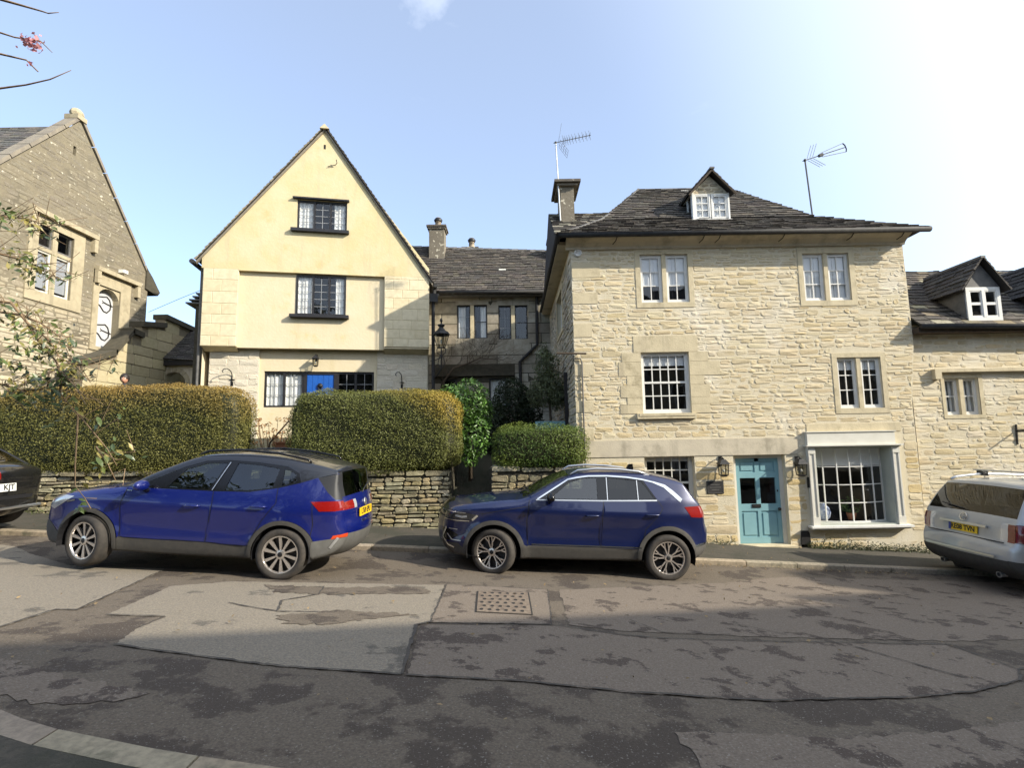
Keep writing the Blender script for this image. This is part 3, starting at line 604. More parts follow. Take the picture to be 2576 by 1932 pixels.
for v0_, v1_ in ((-1.89, zb0), (zt0, -.31)):
    for i in range(12): bw.add([pt(T[i],v0_,.03),pt(T[i+1],v0_,.03),pt(T[i+1],v1_,.03),pt(T[i],v1_,.03),pt(T[i],v0_,-.03),pt(T[i+1],v0_,-.03),pt(T[i+1],v1_,-.03),pt(T[i],v1_,-.03)], [(0,1,2,3),(3,2,6,7),(0,4,5,1)])
obj('bow_frame', bw, 'whitepaint', S)
for k in range(1, 4):
    v = zb0+(zt0-zb0)*k/4; BR.tube([pt(t, v) for t in T], .013, 4)
for k in range(0, 7): t = k/6; BR.tube([pt(t, zb0), pt(t, zt0)], .016 if 0 < k < 6 else .025, 4)
obj('glazing_bars', BR, 'whitepaint', S)
for r in range(4):
    for c in range(6):
        a, b = c/6, (c+1)/6; v0_, v1_ = zb0+(zt0-zb0)*r/4, zb0+(zt0-zb0)*(r+1)/4; obj('pane', MB().quad(pt(a,v0_), pt(b,v0_), pt(b,v1_), pt(a,v1_)), 'winglass', S)
ro = MB(); q = [F(6.3,-2.1,-.40),F(8.2,-2.1,-.40),F(8.2,-.1,-.40),F(6.3,-.1,-.40),F(6.3,-2.1,-1.5),F(8.2,-2.1,-1.5),F(8.2,-.1,-1.5),F(6.3,-.1,-1.5)]
ro.add(q, [(4,5,6,7),(0,1,5,4),(1,2,6,5),(2,3,7,6),(3,0,4,7)]); obj('interior', ro, 'room', S)
obj('blind', MB().box(6.45, 8.0, -.70, -.32, -.29, -.285, F), 'blindcloth', S)
# soot-dark drain arch, meter box
obj('vent_hood', MB().prism([(6.0,-2.3),(6.02,-2.06),(6.06,-2.02),(6.15,-2.02),(6.19,-2.06),(6.21,-2.3)], .0, .03, F), 'blackiron', RH)
obj('meter_box', MB().box(6.235, 6.30, -1.13, -.91, 0, .05, F), 'blackiron', RH)
obj('flue_ring', MB().lathe([(.075,0),(.09,.03),(.062,.05),(.05,.02),(.0,.02)], F(1.52,4.10,0.01), (0,-1,0), 14), 'whitepaint', RH, smooth=True)
# cornice, gutter, hooks
def cove(a, b, m='cement'):
    mb = MB(); pr_ = [(0,4.17),(.05,4.17),(.07,4.22),(.16,4.29),(.27,4.34),(.30,4.37),(.30,4.40),(0,4.40)]
    return mb.add([(x, 11-p, z) for x in (a, b) for p, z in pr_], [tuple(range(8)), tuple(range(8, 16))] + [(i, (i+1) % 8, 8+(i+1) % 8, 8+i) for i in range(8)])
obj('eaves_cornice', cove(1.25, 8.80), 'cement', RH)
def gutter(pts, r, parent, m='gutter'):
    mb = MB(); mb.tube(pts, r, 10); return obj('gutter', mb, m, parent, smooth=True)
gutter([(1.06,10.62,4.385),(9.1,10.60,4.37)], .062, RH); gutter([(1.06,10.62,4.385),(1.06,17.25,4.40)], .062, RH)
for x in (2.35,4.25,4.6,6.0,7.5,8.6): obj('gutter_bracket', MB().tube([(x,10.66,4.36),(x-.03,10.72,4.27),(x-.08,10.82,4.23)], .011, 5), 'gutter', RH)
obj('side_soffit', MB().box(1.08, 1.37, 11, 17.4, 4.30, 4.38), 'cement', RH)
obj('cable_rod', MB().tube([F(.98,1.835,.12), F(1.62,1.815,.12)], .02, 6).tube([F(1.42,1.82,0), F(1.42,1.82,.12)], .012, 5), 'wood', RH)
obj('conduit', MB().tube([(1.345,12.4,1.1),(1.345,11.3,1.62),(1.36,10.97,1.72),(1.5,10.965,1.72),(1.53,10.965,1.62),(1.53,10.965,-1.9)], .016, 6), 'leadgrey', RH)
# roof
acc = []; e, t = 10.58, 4.39
def roofp(y): return 4.37+(y-10.62)*.985
mid = (11.21, roofp(11.21)); Z = 6.43; YR = 12.71
slates((1.02,e,t), (9.05,e,t), (7.0,*mid), (2.12,*mid), 'slate', RH, cols=SLC, ex=(.16,.15), acc=acc)
slates((2.12,*mid), (7.0,*mid), (5.76,YR,Z), (3.38,YR,Z), 'slate', RH, cols=SLC, ex=(.15,.10), tw=(.14,.30), acc=acc, white=.012)
slates((1.02,15.0,t), (1.02,e,t), (2.12,*mid), (2.12,14.2,mid[1]), 'slate', RH, cols=SLC, acc=acc)
slates((2.12,14.2,mid[1]), (2.12,*mid), (3.38,YR,Z), (3.38,YR+.02,Z), 'slate', RH, cols=SLC, acc=acc)
slates((1.12,12.0,4.92), (3.1,12.0,4.92), (3.1,13.9,6.35), (1.12,13.9,6.35), 'slate', RH, cols=SLC+((.22,.20,.15),), ex=(.14,.10), acc=acc, white=.22, wcol=(.50,.47,.38))
spread(acc, 'slate', 'slate', RH)
rd = MB(); rd.quad((9.05,e,t), (9.05,15.1,t), (5.76,YR+.1,Z), (5.76,YR,Z), (7.0,*mid)); rd.quad((9.05,15.1,t), (1.02,15.1,t), (3.38,YR+.1,Z), (5.76,YR+.1,Z)); rd.quad((1.12,13.9,6.35),(3.1,13.9,6.35),(3.1,17.6,4.4),(1.12,17.6,4.4)); rd.quad((1.12,12.0,4.92),(1.12,13.9,6.35),(1.12,17.6,4.4)); obj('rear_roof', rd, 'roofdark', RH)
obj('wing_gable', MB().quad((1.3,12.0,4.4),(1.3,17.5,4.4),(1.3,13.9,6.3)), 'mortar', RH)
rr_ = MB().add([(4.75,15,4),(4.75,20.4,4),(4.75,20.4,5.7),(4.75,17.6,8.45),(4.75,15,5.7),(7.75,15,4),(7.75,20.4,4),(7.75,20.4,5.7),(7.75,17.6,8.45),(7.75,15,5.7)], [(0,1,2,3,4),(5,6,7,8,9),(0,4,9,5),(1,6,7,2),(2,7,8,3),(3,8,9,4)]); obj('unseen_rear_block', rr_, 'roofdark', RH)  # unseen block behind the roof, added to shade the recessed house roof
hp = MB().tube([(3.40,YR,Z+.02),(2.75,11.9,5.62),(2.12,mid[0],mid[1]+.02),(1.5,10.80,4.60),(1.25,10.7,4.50)], .035, 6); obj('hip_mortar', hp, 'leadgrey', RH)
x = 3.36
while x < 5.8: l = random.uniform(.3,.42); obj('ridge_tile', MB().prism([(-.09,-.06),(0,.04),(.09,-.06)], x+.004, x+l-.004, Fr((0,YR,Z), (0,1,0), (0,0,1), (1,0,0))), 'leadgrey', RH, mw=Matrix.Translation((x,YR,Z))); x += l
# dormer
DM = empty('dormer', (4.62,11.15,4.87), parent=RH); yf = 11.15; FD = Fr((0,yf,0), (1,0,0), (0,0,1), (0,-1,0)); dx0, dx1, dz0, dz1, dax, daz = 4.20, 5.03, 4.87, 5.53, 4.63, 6.02
obj('gable', MB().prism([(dx0-.02,dz1),(dx1+.02,dz1),(dax,daz-.05)], -.08, -.02, FD), 'mortar', DM)
acc = []; rubble(FD, [(dx0,dz1+.01),(dx1,dz1+.01),(dax,daz-.06)], [], 'rubble', DM, hc=(.07,.09), wd=(.1,.26), proud=(.0,.012), cols=((.42,.35,.25),(.47,.40,.29)), w=-.02, acc=acc); spread(acc, 'stone', 'rubble', DM)
for x0, x1 in ((dx0+.03,4.605),(4.625,dx1-.03)): window(DM, FD, x0, dz0+.03, x1, dz1-.02, 1, 2, 3, d=-.02, fw=.03, bar=.02, blind=.98, roomd=.3, im=-.012)
fm_ = MB().box(dx0-.01, dx0+.03, dz0, dz1, -.07, .03, FD).box(dx1-.03, dx1+.01, dz0, dz1, -.07, .03, FD).box(dx0-.05, dx1+.05, dz0-.03, dz0+.025, -.07, .06, FD); obj('dormer_frame', fm_, 'whitepaint', DM)
for xx, nm in ((dx0, -1), (dx1, 1)):
    g = MB().add([(xx,yf+.04,dz0+.02),(xx,yf+.04,dz1),(xx,11.80,dz1)], [(0,1,2)]); obj('cheek', g, 'winglass' if nm < 0 else 'leadgrey', DM)
    b_ = MB()
    for p, q in (((xx,yf+.03,dz0+.02),(xx,yf+.03,dz1)),((xx,yf+.03,dz1),(xx,11.80,dz1)),((xx,yf+.03,dz0+.02),(xx,11.80,dz1)),((xx,yf+.3,dz0+.3),(xx,yf+.3,dz1))): b_.tube([p, q], .022, 4)
    obj('cheek_frame', b_, 'whitepaint', DM)
obj('cheek_lining', MB().quad((dx0+.1,yf+.08,dz0),(dx0+.1,yf+.08,dz1),(dx0+.1,11.9,dz1)), 'whitepaint', DM)
acc = []; apx = (dax, 11.02, daz+.03)
slates((dx0-.07,12.0,dz1-.01), (dx0-.07,11.02,dz1-.01), apx, (dax,12.45,daz+.03), 'slate', DM, cols=SLC, ex=(.13,.11), tw=(.14,.26), acc=acc)
slates((dx1+.10,11.02,dz1-.04), (dx1+.10,12.0,dz1-.04), (dax,12.45,daz+.03), apx, 'slate', DM, cols=SLC, ex=(.13,.11), tw=(.14,.26), acc=acc); spread(acc, 'slate', 'slate', DM)
vg = MB().tube([(dx0-.12,11.0,dz1-.10),(dax,11.0,daz)], .025, 4).tube([(dax,11.0,daz),(dx1+.12,11.0,dz1-.10)], .025, 4); obj('verge_board', vg, 'wood', DM)
obj('ridge_tile', MB().box(dax-.05, dax+.05, 10.96, 12.4, daz+.02, daz+.06), 'leadgrey', DM)
# chimney stacks
def chimney(x0, x1, y0, y1, z0, z1, cap, parent, pot=None, m='oldrender', cc=(.20,.175,.135)):
    c = empty('chimney', ((x0+x1)/2, y0, z0), parent=parent)
    b = MB().box(x0, x1, y0, y1, z0, z1, col=cc); obj('stack', b, m, c)
    k = MB().box(x0-cap*.55, x1+cap*.55, y0-cap*.55, y1+cap*.55, z1-.14, z1-.07, col=(.2,.175,.14)).box(x0-cap, x1+cap, y0-cap, y1+cap, z1-.07, z1, col=(.12,.105,.09)); obj('cap', k, m, c)
    if pot:
        px, py, h = pot; obj('pot', MB().lathe([(.13,0),(.115,h*.8),(.12,h*.8),(.10,h)], (px,py,z1), n=12).lathe([(.13,h),(.15,h+.05),(.10,h+.14),(0,h+.14)], (px,py,z1), n=12), 'pot', c, smooth=True)
        obj('cowl', MB().lathe([(.145,h-.02),(.17,h+.05),(.11,h+.13),(0,h+.15)], (px,py,z1), n=12), 'blackiron', c, smooth=True)
    return c
chimney(1.40,1.76,13.1,13.95,5.2,6.90,.17,RH)
# ------------------------------------------------------------------ the lower stone house at the right edge
RR = empty('stone_cottage', (8.7,11.1,-2.8), label='lower stone cottage at the right edge with a white dormer window above its eaves', cat='house')
F2 = Fr((0,11.1,0), (1,0,0), (0,0,1), (0,-1,0)); hw = (9.455,.36,10.205,1.165,.16)
O2 = [(8.66,-3.2),(16,-3.4),(16,2.22),(8.83,2.34),(8.80,1.9),(8.66,.6)]
wall('front_wall', F2, O2, [hw], 'mortar', RR)
acc = []; hood = (9.20,1.28,16,1.36)
sur = (9.38,.28,10.29,1.25); rubble(F2, O2, [sur, hood, (9.2,1.16,9.38,1.36)], 'rubble', RR, hc=(.06,.16), wd=(.10,.42), proud=(0.,.009), gap=.011, cols=COTS+((.60,.53,.39),(.62,.55,.41)), acc=acc, var=.065, rough=.8, wav=.016); spread(acc, 'stone', 'rubble', RR)
for q in ring(hw, sur): obj('window_surround', MB().box(q[0], q[2], q[1], q[3], -.01, .012, F2), 'dressed', RR)
obj('hood_mould', MB().box(9.2, 16, 1.29, 1.36, 0, .11, F2).box(9.2, 9.34, 1.14, 1.29, 0, .11, F2), 'dressed', RR)
m = (hw[0]+hw[2])/2; obj('mullion', MB().box(m-.045, m+.045, hw[1], hw[3], -.14, -.004, F2), 'dressed', RR)
for x0, x1 in ((hw[0], m-.045), (m+.045, hw[2])): window(RR, F2, x0, hw[1], x1, hw[3], 1, 1, 2, d=.07, fw=.03, bar=.022, room='room', curt=[(.03,.97)])
obj('wall_bracket', MB().tube([F2(10.9,.13,.02),F2(10.88,-.30,.02)], .018, 5).tube([F2(10.9,.0,.02),F2(10.95,.0,.3)], .015, 5).tube([F2(11.3,.02,.02),F2(10.9,.0,.02)], .015, 5), 'blackiron', RR)
acc = []
slates((8.83,10.82,2.30), (16,10.82,2.18), (16,13.05,4.15), (8.83,13.05,4.22), 'slate', RR, cols=SLC+((.24,.20,.13),), ex=(.19,.13), acc=acc, white=.05, wcol=(.40,.36,.25)); spread(acc, 'slate', 'slate', RR)
obj('rear_roof', MB().quad((8.83,13.05,4.22),(16,13.05,4.15),(16,15.4,2.2),(8.83,15.4,2.3)), 'roofdark', RR)
gutter([(8.85,10.80,2.27),(16,10.80,2.15)], .055, RR)
obj('eaves_board', MB().box(8.83, 16, 10.86, 11.1, 2.14, 2.26), 'wood', RR)
def dormer2(xa, xb, yf, z0, z1, za, yb, wm='whitepaint'):
    D2 = empty('dormer', ((xa+xb)/2, yf, z0), parent=RR); FD = Fr((0,yf,0), (1,0,0), (0,0,1), (0,-1,0)); xm = (xa+xb)/2
    obj('gable', MB().prism([(xa-.02,z1),(xb+.02,z1),(xm,za-.04)], -.08, .0, FD), 'leadgrey', D2)
    window(D2, FD, xa+.02, z0, xb-.02, z1, 2, 1, 2, d=-.03, fw=.075, bar=.06, mull=.06, fm=wm, im=-.02, roomd=.35)
    for xx in (xa, xb): obj('cheek', MB().quad((xx,yf,z0-.1),(xx,yf,z1),(xx,yb-.4,z1)), 'leadgrey', D2)
    acc = []; slates((xa-.13,yb-.2,z1-.1), (xa-.13,yf-.14,z1-.1), (xm,yf-.14,za+.03), (xm,yb,za+.03), 'slate', D2, cols=((.06,.053,.046),(.075,.066,.056)), ex=(.15,.12), acc=acc)
    slates((xb+.13,yf-.14,z1-.1), (xb+.13,yb-.2,z1-.1), (xm,yb,za+.03), (xm,yf-.14,za+.03), 'slate', D2, cols=SLC, ex=(.15,.12), acc=acc); spread(acc, 'slate', 'slate', D2)
    obj('ridge_tile', MB().box(xm-.05, xm+.05, yf-.14, yb, za+.02, za+.07), 'leadgrey', D2)
dormer2(9.98,10.77,10.95,2.40,3.15,3.76,12.4); dormer2(11.9,12.8,10.95,2.34,3.12,3.82,12.5)
# ------------------------------------------------------------------ the pale yellow gabled house
ya = rad(11.3); YU = Vector((math.cos(ya), math.sin(ya), 0)); YN = Vector((math.sin(ya), -math.cos(ya), 0))
FY = Fr((-2.583,15.6,0), YU, (0,0,1), YN)
YH = empty('gabled_house', FY(-3.2,.1,0), label='yellow rendered gabled house with black lead-light windows and a blue door', cat='house')
w1 = (-3.94,6.46,-2.485,7.40,.10); w2 = (-3.925,3.82,-2.485,5.06,.06)
wall('gable_wall', FY, [(-6.50,5.12),(.03,5.12),(.03,5.40),(-3.185,9.70),(-6.50,5.46)], [w1], 'render', YH, thick=.15)
wall('upper_panel', FY, [(-5.50,2.80),(-1.34,2.80),(-1.34,5.12),(-5.50,5.12)], [w2], 'renderpale', YH, w=-.11, thick=.2)
tr = MB().box(-5.50, -1.34, 5.085, 5.12, -.11, .012, FY); obj('string_course', tr, 'render', YH)
for a, b, c, d in ((-6.45,-5.50,2.82,5.12), (-1.34,.03,2.88,5.12)):
    obj('pier_wall', MB().box(a, b, c, d, -.25, -.004, FY), 'pierjoint', YH)
    acc = []; rubble(FY, [(a,c),(b,c),(b,d),(a,d)], [], 'ashlar', YH, hc=(.26,.36), wd=(.30,.52), proud=(.0,.0006), gap=.0022, cols=((.665,.58,.40),(.68,.595,.415),(.65,.56,.375)), bond=True, var=.012, rough=.12, wav=.0, acc=acc, w=.004); spread(acc, 'ashlar_block', 'ashlar', YH)
for a, b in ((-6.42,-5.52),(-1.33,.02)): obj('corbel', MB().prism([(0,2.81),(0,2.86),(.42,2.86),(.42,2.83),(.12,2.70)], a, b, Fr(FY(0,0,-.42), YN, (0,0,1), YU)), 'dressed', YH)
# ground floor, set back under the jetty
gw = [(-4.80,1.08,-3.70,2.14,.06), (-3.63,-.05,-2.815,2.07,.06), (-2.72,1.08,-1.66,2.14,.06)]
gf = [(-4.815,1.065,-1.645,2.15,.10), (-3.66,-.06,-2.80,1.065,.10)]
wall('ground_floor_wall', FY, [(-4.95,-.8),(-1.55,-.8),(-1.55,2.85),(-4.95,2.85)], gf, 'renderpale', YH, w=-.40)
acc = []
for a, b in ((-6.30,-4.95),(-1.55,.0)):
    obj('pier_wall', MB().box(a, b, -.8, 2.85, -.6, -.338, FY), 'limewash', YH)
    rubble(FY, [(a,-.8),(b,-.8),(b,2.80),(a,2.80)], [], 'whitewash', YH, hc=(.12,.24), wd=(.2,.5), proud=(.0,.015), gap=.010, cols=((1,1,1),(.97,.97,.97),(1.02,1,.97)), w=-.34, acc=acc, var=.05)
spread(acc, 'stone', 'whitewash', YH)
FG = Fr(FY(0,0,-.40), YU, (0,0,1), YN)
window(YH, FG, -4.815, 1.065, -3.70, 2.15, 2, 2, 3, fm='blackpaint', bm='lead', d=.05, fw=.06, mull=.07, bar=.014, lead=True, curt=[(.02,.46),(.5,.98)], room='roomwarm')
window(YH, FG, -2.75, 1.065, -1.645, 2.15, 2, 2, 3, fm='blackpaint', bm='lead', d=.05, fw=.06, mull=.07, bar=.014, lead=True, room='room')
fd = MB().box(-3.70, -3.62, -.06, 2.15, -.12, -.04, FG).box(-2.83, -2.75, -.06, 2.15, -.12, -.04, FG).box(-3.62, -2.83, 2.07, 2.15, -.12, -.04, FG); obj('door_frame', fd, 'blackpaint', YH)
bd = MB().box(-3.62, -2.83, -.06, 2.07, -.12, -.08, FG)
for k in range(5): bd.box(-3.61+k*.156, -3.61+k*.156+.148, -.05, 2.065, -.08, -.068, FG)
bdo = obj('door', bd, 'bluedoor', YH)
obj('knocker', MB().lathe([(.02,0),(.06,.02),(.07,.05),(.03,.07),(0,.075)], FG(-3.23,1.72,-.068), YN, 10).tube([FG(-3.23+.07*math.cos(t),1.70+.09*math.sin(t),-.03) for t in np.linspace(0,2*math.pi,11)], .014, 5), 'blackiron', bdo, smooth=True)
window(YH, FY, w1[0], w1[1], w1[2], w1[3], 3, 2, 4, fm='blackpaint', bm='lead', d=.04, fw=.055, mull=.06, bar=.014, lead=True, curt=[(.02,.34),(.73,.98)])
FY2 = Fr(FY(0,0,-.11), YU, (0,0,1), YN)
window(YH, FY2, w2[0], w2[1], w2[2], w2[3], 3, 2, 5, fm='blackpaint', bm='lead', d=-.02, fw=.055, mull=.06, bar=.014, lead=True, curt=[(.02,.33),(.78,.98)])
obj('window_sill', MB().box(-4.09,-2.41,6.37,6.46,-.02,.13,FY), 'blackpaint', YH); obj('window_head', MB().box(-4.06,-2.42,7.41,7.455,-.02,.10,FY), 'blackpaint', YH)
obj('window_sill', MB().box(-4.07,-2.385,3.73,3.82,-.12,.06,FY), 'blackpaint', YH)
obj('vent_slot', MB().box(-3.215,-3.155,9.10,9.24,-.02,.006,FY), 'ironhole', YH); obj('iron_hook', MB().tube([FY(-3.08,8.52,.03),FY(-2.85,8.58,.05),FY(-2.80,8.62,.10),FY(-2.82,8.72,.12)], .012, 5), 'blackiron', YH)
acc = []; near = lambda p: (p-FY(0,0,0)).dot(YN) > -1.0
rg, el, er = (-3.19, 9.79), (-6.64, 5.33), (.14, 4.95)
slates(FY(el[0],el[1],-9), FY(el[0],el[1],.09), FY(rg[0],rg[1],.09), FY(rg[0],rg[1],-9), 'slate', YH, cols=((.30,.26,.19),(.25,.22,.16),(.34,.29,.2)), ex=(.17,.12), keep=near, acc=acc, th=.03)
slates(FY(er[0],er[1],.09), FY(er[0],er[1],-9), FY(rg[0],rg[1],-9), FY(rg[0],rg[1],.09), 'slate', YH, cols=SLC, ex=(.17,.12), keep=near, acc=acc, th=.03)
spread(acc, 'slate', 'slate', YH)
vg = MB()
for q in (el, er): vg.add([FY(q[0],q[1]-.03,.05),FY(rg[0],rg[1]-.03,.05),FY(rg[0],rg[1]-.12,.05),FY(q[0],q[1]-.10,.05),FY(q[0],q[1]-.03,-.05),FY(rg[0],rg[1]-.03,-.05),FY(rg[0],rg[1]-.12,-.05),FY(q[0],q[1]-.10,-.05)], [(0,1,2,3),(2,3,7,6)])
obj('verge', vg, 'copinggrey', YH)
for k in range(5): obj('ridge_tile', MB().prism([(-.14,-.10),(0,.05),(.14,-.10)], -.3*k-.29+.14, -.3*k+.14, Fr(FY(rg[0],rg[1]+.02,0), YU, (0,0,1), YN)), 'dressed', YH, mw=Matrix.Translation(FY(rg[0],rg[1],-.3*k)))
for a, b in ((-6.46,-5.45),(.0,.03)): pass
wl = MB(); wl.quad(FY(-6.45,-1,-.2),FY(-6.45,-1,-9),FY(-6.45,5.4,-9),FY(-6.45,5.4,-.2)); wl.quad(FY(.02,-1,-.2),FY(.02,-1,-9),FY(.02,5.3,-9),FY(.02,5.3,-.2)); wl.quad(FY(-6.45,-1,-9),FY(.02,-1,-9),FY(.02,5.3,-9),FY(-3.19,9.7,-9),FY(-6.45,5.4,-9)); obj('side_wall', wl, 'mortar', YH)
wg = MB().box(-6.95,-6.45,0,4.2,-2.2,-.9,FY); obj('side_wing', wg, 'darkjoint', YH)
for k in range(4): obj('eaves_slate', MB().box(-7.20+.09*k,-6.45,4.25+.10*k,4.29+.10*k,-2.2,-.8,FY), 'leadgrey', YH)
obj('downpipe', MB().tube([FY(-6.58,5.2,-.3),FY(-6.58,.1,-.3)], .05, 8), 'leadgrey', YH); obj('gutter', MB().tube([FY(-6.72,5.26,.14),FY(-6.72,5.26,-8)], .07, 8), 'gutter', YH)
obj('gutter', MB().tube([FY(.22,4.84,.12),FY(.22,4.84,-3)], .06, 8), 'gutter', YH)
obj('downpipe', MB().tube([FY(.20,4.8,-.15),FY(.16,4.4,-.15),FY(.16,.2,-.15)], .055, 8).box(.05,.30,4.35,4.62,-.3,-.02,FY), 'gutter', YH)
# ------------------------------------------------------------------ the set-back middle house
MH = empty('recessed_house', (-.6,17.5,.2), label='shaded ashlar house set back between the yellow gable and the tall stone house', cat='house')
FM = Fr((0,17.5,0), (1,0,0), (0,0,1), (0,-1,0)); mw1 = (-1.88,3.53,-.84,4.72,.15); mw2 = (-.425,3.48,.575,4.68,.15); mw3 = (-.79,1.1,-.2,2.11,.15); mw4 = (-2.45,1.1,-1.9,2.11,.15)
OM = [(-2.9,-.3),(1.5,-.3),(1.5,5.12),(-2.9,5.12)]
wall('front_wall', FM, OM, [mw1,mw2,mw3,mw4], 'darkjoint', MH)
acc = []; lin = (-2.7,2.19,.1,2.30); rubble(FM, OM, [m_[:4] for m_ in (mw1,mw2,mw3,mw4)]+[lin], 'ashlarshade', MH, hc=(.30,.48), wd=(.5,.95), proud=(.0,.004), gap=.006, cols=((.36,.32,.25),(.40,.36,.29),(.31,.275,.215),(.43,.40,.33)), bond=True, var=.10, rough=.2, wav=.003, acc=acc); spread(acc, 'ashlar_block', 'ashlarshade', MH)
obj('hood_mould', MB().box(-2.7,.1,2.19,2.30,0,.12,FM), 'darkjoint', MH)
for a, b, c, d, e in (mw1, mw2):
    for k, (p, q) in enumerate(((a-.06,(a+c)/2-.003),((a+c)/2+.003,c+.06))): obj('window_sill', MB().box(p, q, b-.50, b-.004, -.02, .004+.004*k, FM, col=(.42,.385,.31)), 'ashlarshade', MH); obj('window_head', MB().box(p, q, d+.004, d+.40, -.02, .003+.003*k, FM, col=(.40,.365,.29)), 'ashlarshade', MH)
for w_, cu in ((mw1,[(.0,.28),(.72,1)]), (mw2,None), (mw3,[(.05,.95)]), (mw4,None)):
    a, b, c, d, e = w_; m = (a+c)/2; hh = .045
    if c-a > .7:
        obj('mullion', MB().box(m-hh-.02, m+hh+.02, b, d, -.15, -.01, FM), 'dressed', MH)
        window(MH, FM, a, b, m-hh-.02, d, 1, 2, 3, fm='blackpaint', bm='lead', d=.08, fw=.035, bar=.008, lead=True, curt=[(.05,.6)] if cu else None); window(MH, FM, m+hh+.02, b, c, d, 1, 1, 2, fm='blackpaint', d=.08, fw=.035, bar=.03, lead=True, curt=[(.5,.98)] if cu else None)
    else: window(MH, FM, a, b, c, d, 1, 1, 1, fm='blackpaint', d=.08, fw=.05, lead=True, curt=cu)
acc = []; slates((-4.2,17.12,5.10), (1.55,17.12,5.10), (1.75,19.62,7.42), (-4.2,19.62,7.72), 'slate', MH, cols=SLC, ex=(.19,.12), acc=acc, th=.026, white=.006); spread(acc, 'slate', 'slate', MH)
obj('rear_roof', MB().quad((-4.2,19.62,7.72),(1.75,19.62,7.42),(1.75,22,5),(-4.2,22,5)), 'roofdark', MH)
gutter([(-2.45,17.08,5.06),(1.4,17.08,5.04)], .065, MH); obj('eaves_board', MB().box(-2.6,1.5,17.15,17.5,4.96,5.06), 'leadgrey', MH)
obj('downpipe', MB().tube([(.92,17.42,5.0),(.90,17.42,3.25),(.29,17.42,2.66),(.31,17.42,.2)], .055, 8), 'gutter', MH)
for k in range(17): x = -4.2+k*.35; z = 7.72-(x+4.2)*.3/5.95; obj('ridge_tile', MB().prism([(-.12,-.08),(0,.05),(.12,-.08)], x+.005, x+.345, Fr((0,19.62,z), (0,1,0), (0,0,1), (1,0,0))), 'leadgrey', MH, mw=Matrix.Translation((x,19.62,z)))
chimney(-3.10,-2.52,18.9,19.5,6.6,8.28,.09,MH,(-2.78,19.15,.26)); chimney(-1.90,-1.36,20.3,20.8,6.5,7.92,.08,MH,(-1.58,20.5,.32)); chimney(1.48,1.72,18.9,19.3,6.6,7.62,.05,MH)
obj('wall_hook', MB().tube([FM(-1.1,4.98,.05),FM(-1.1,4.9,.2),FM(-1.06,4.86,.2)], .014, 5), 'blackiron', MH)
# ------------------------------------------------------------------ the old hall at the left edge, gable end on
LH = empty('old_stone_hall', (-13,14.5,.8), label='weathered stone hall at the left edge with a steep coped gable and white strap-hinged door', cat='house')
FL = Fr((-13,0,0), (0,1,0), (0,0,1), (1,0,0))
lw = (13.50,4.28,14.62,6.17,.22); ld = (15.64,3.12,16.52,5.10,.30); ls = (14.36,8.70,14.46,8.98,.3)
OL = [(11.3,.2),(17.75,.2),(17.75,6.0),(14.52,9.86),(11.3,6.0)]
wall('gable_wall', FL, OL, [lw,ld,ls], 'lbmortar', LH)
acc = []; sw2 = (13.22,4.0,15.0,6.50); dw2 = (15.42,3.0,16.95,5.55)
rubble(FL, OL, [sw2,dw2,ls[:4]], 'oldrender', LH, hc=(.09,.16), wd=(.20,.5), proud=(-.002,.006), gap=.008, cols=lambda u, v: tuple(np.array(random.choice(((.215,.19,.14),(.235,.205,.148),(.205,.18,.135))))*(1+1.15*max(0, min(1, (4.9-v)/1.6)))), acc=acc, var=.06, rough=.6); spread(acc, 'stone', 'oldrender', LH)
for q in ring(lw, sw2): obj('window_surround', MB().box(q[0], q[2], q[1], q[3], -.01, .03, FL), 'halldressed', LH)
for q in ring(ld, dw2): obj('door_surround', MB().box(q[0], q[2], q[1], q[3], -.01, .03, FL), 'halldressed', LH)
def label_mould(a, b, v, drop): 
    k = MB().box(a, b, v, v+.13, 0, .16, FL).box(a, a+.13, v-drop, v, 0, .14, FL).box(b-.13, b, v-drop, v, 0, .14, FL); return obj('hood_mould', k, 'halldressed', LH)
label_mould(13.15,15.35,6.42,.42); label_mould(15.42,17.25,5.50,.40)
m = (lw[0]+lw[2])/2; st = MB().box(m-.08, m+.08, lw[1], lw[3], -.2, -.02, FL).box(lw[0], lw[2], 5.47, 5.57, -.19, -.03, FL); obj('mullion', st, 'halldressed', LH)
for a, b in ((lw[0], m-.08), (m+.08, lw[2])):
    window(LH, FL, a, lw[1], b, 5.47, 1, 1, 2, d=.06, fw=.025, bar=.025, blind=.86, fm='greypaint', blindm='blindgrey'); window(LH, FL, a, 5.57, b, lw[3], 1, 1, 1, d=.06, fw=.02, room='roomwarm', fm='leadgrey')
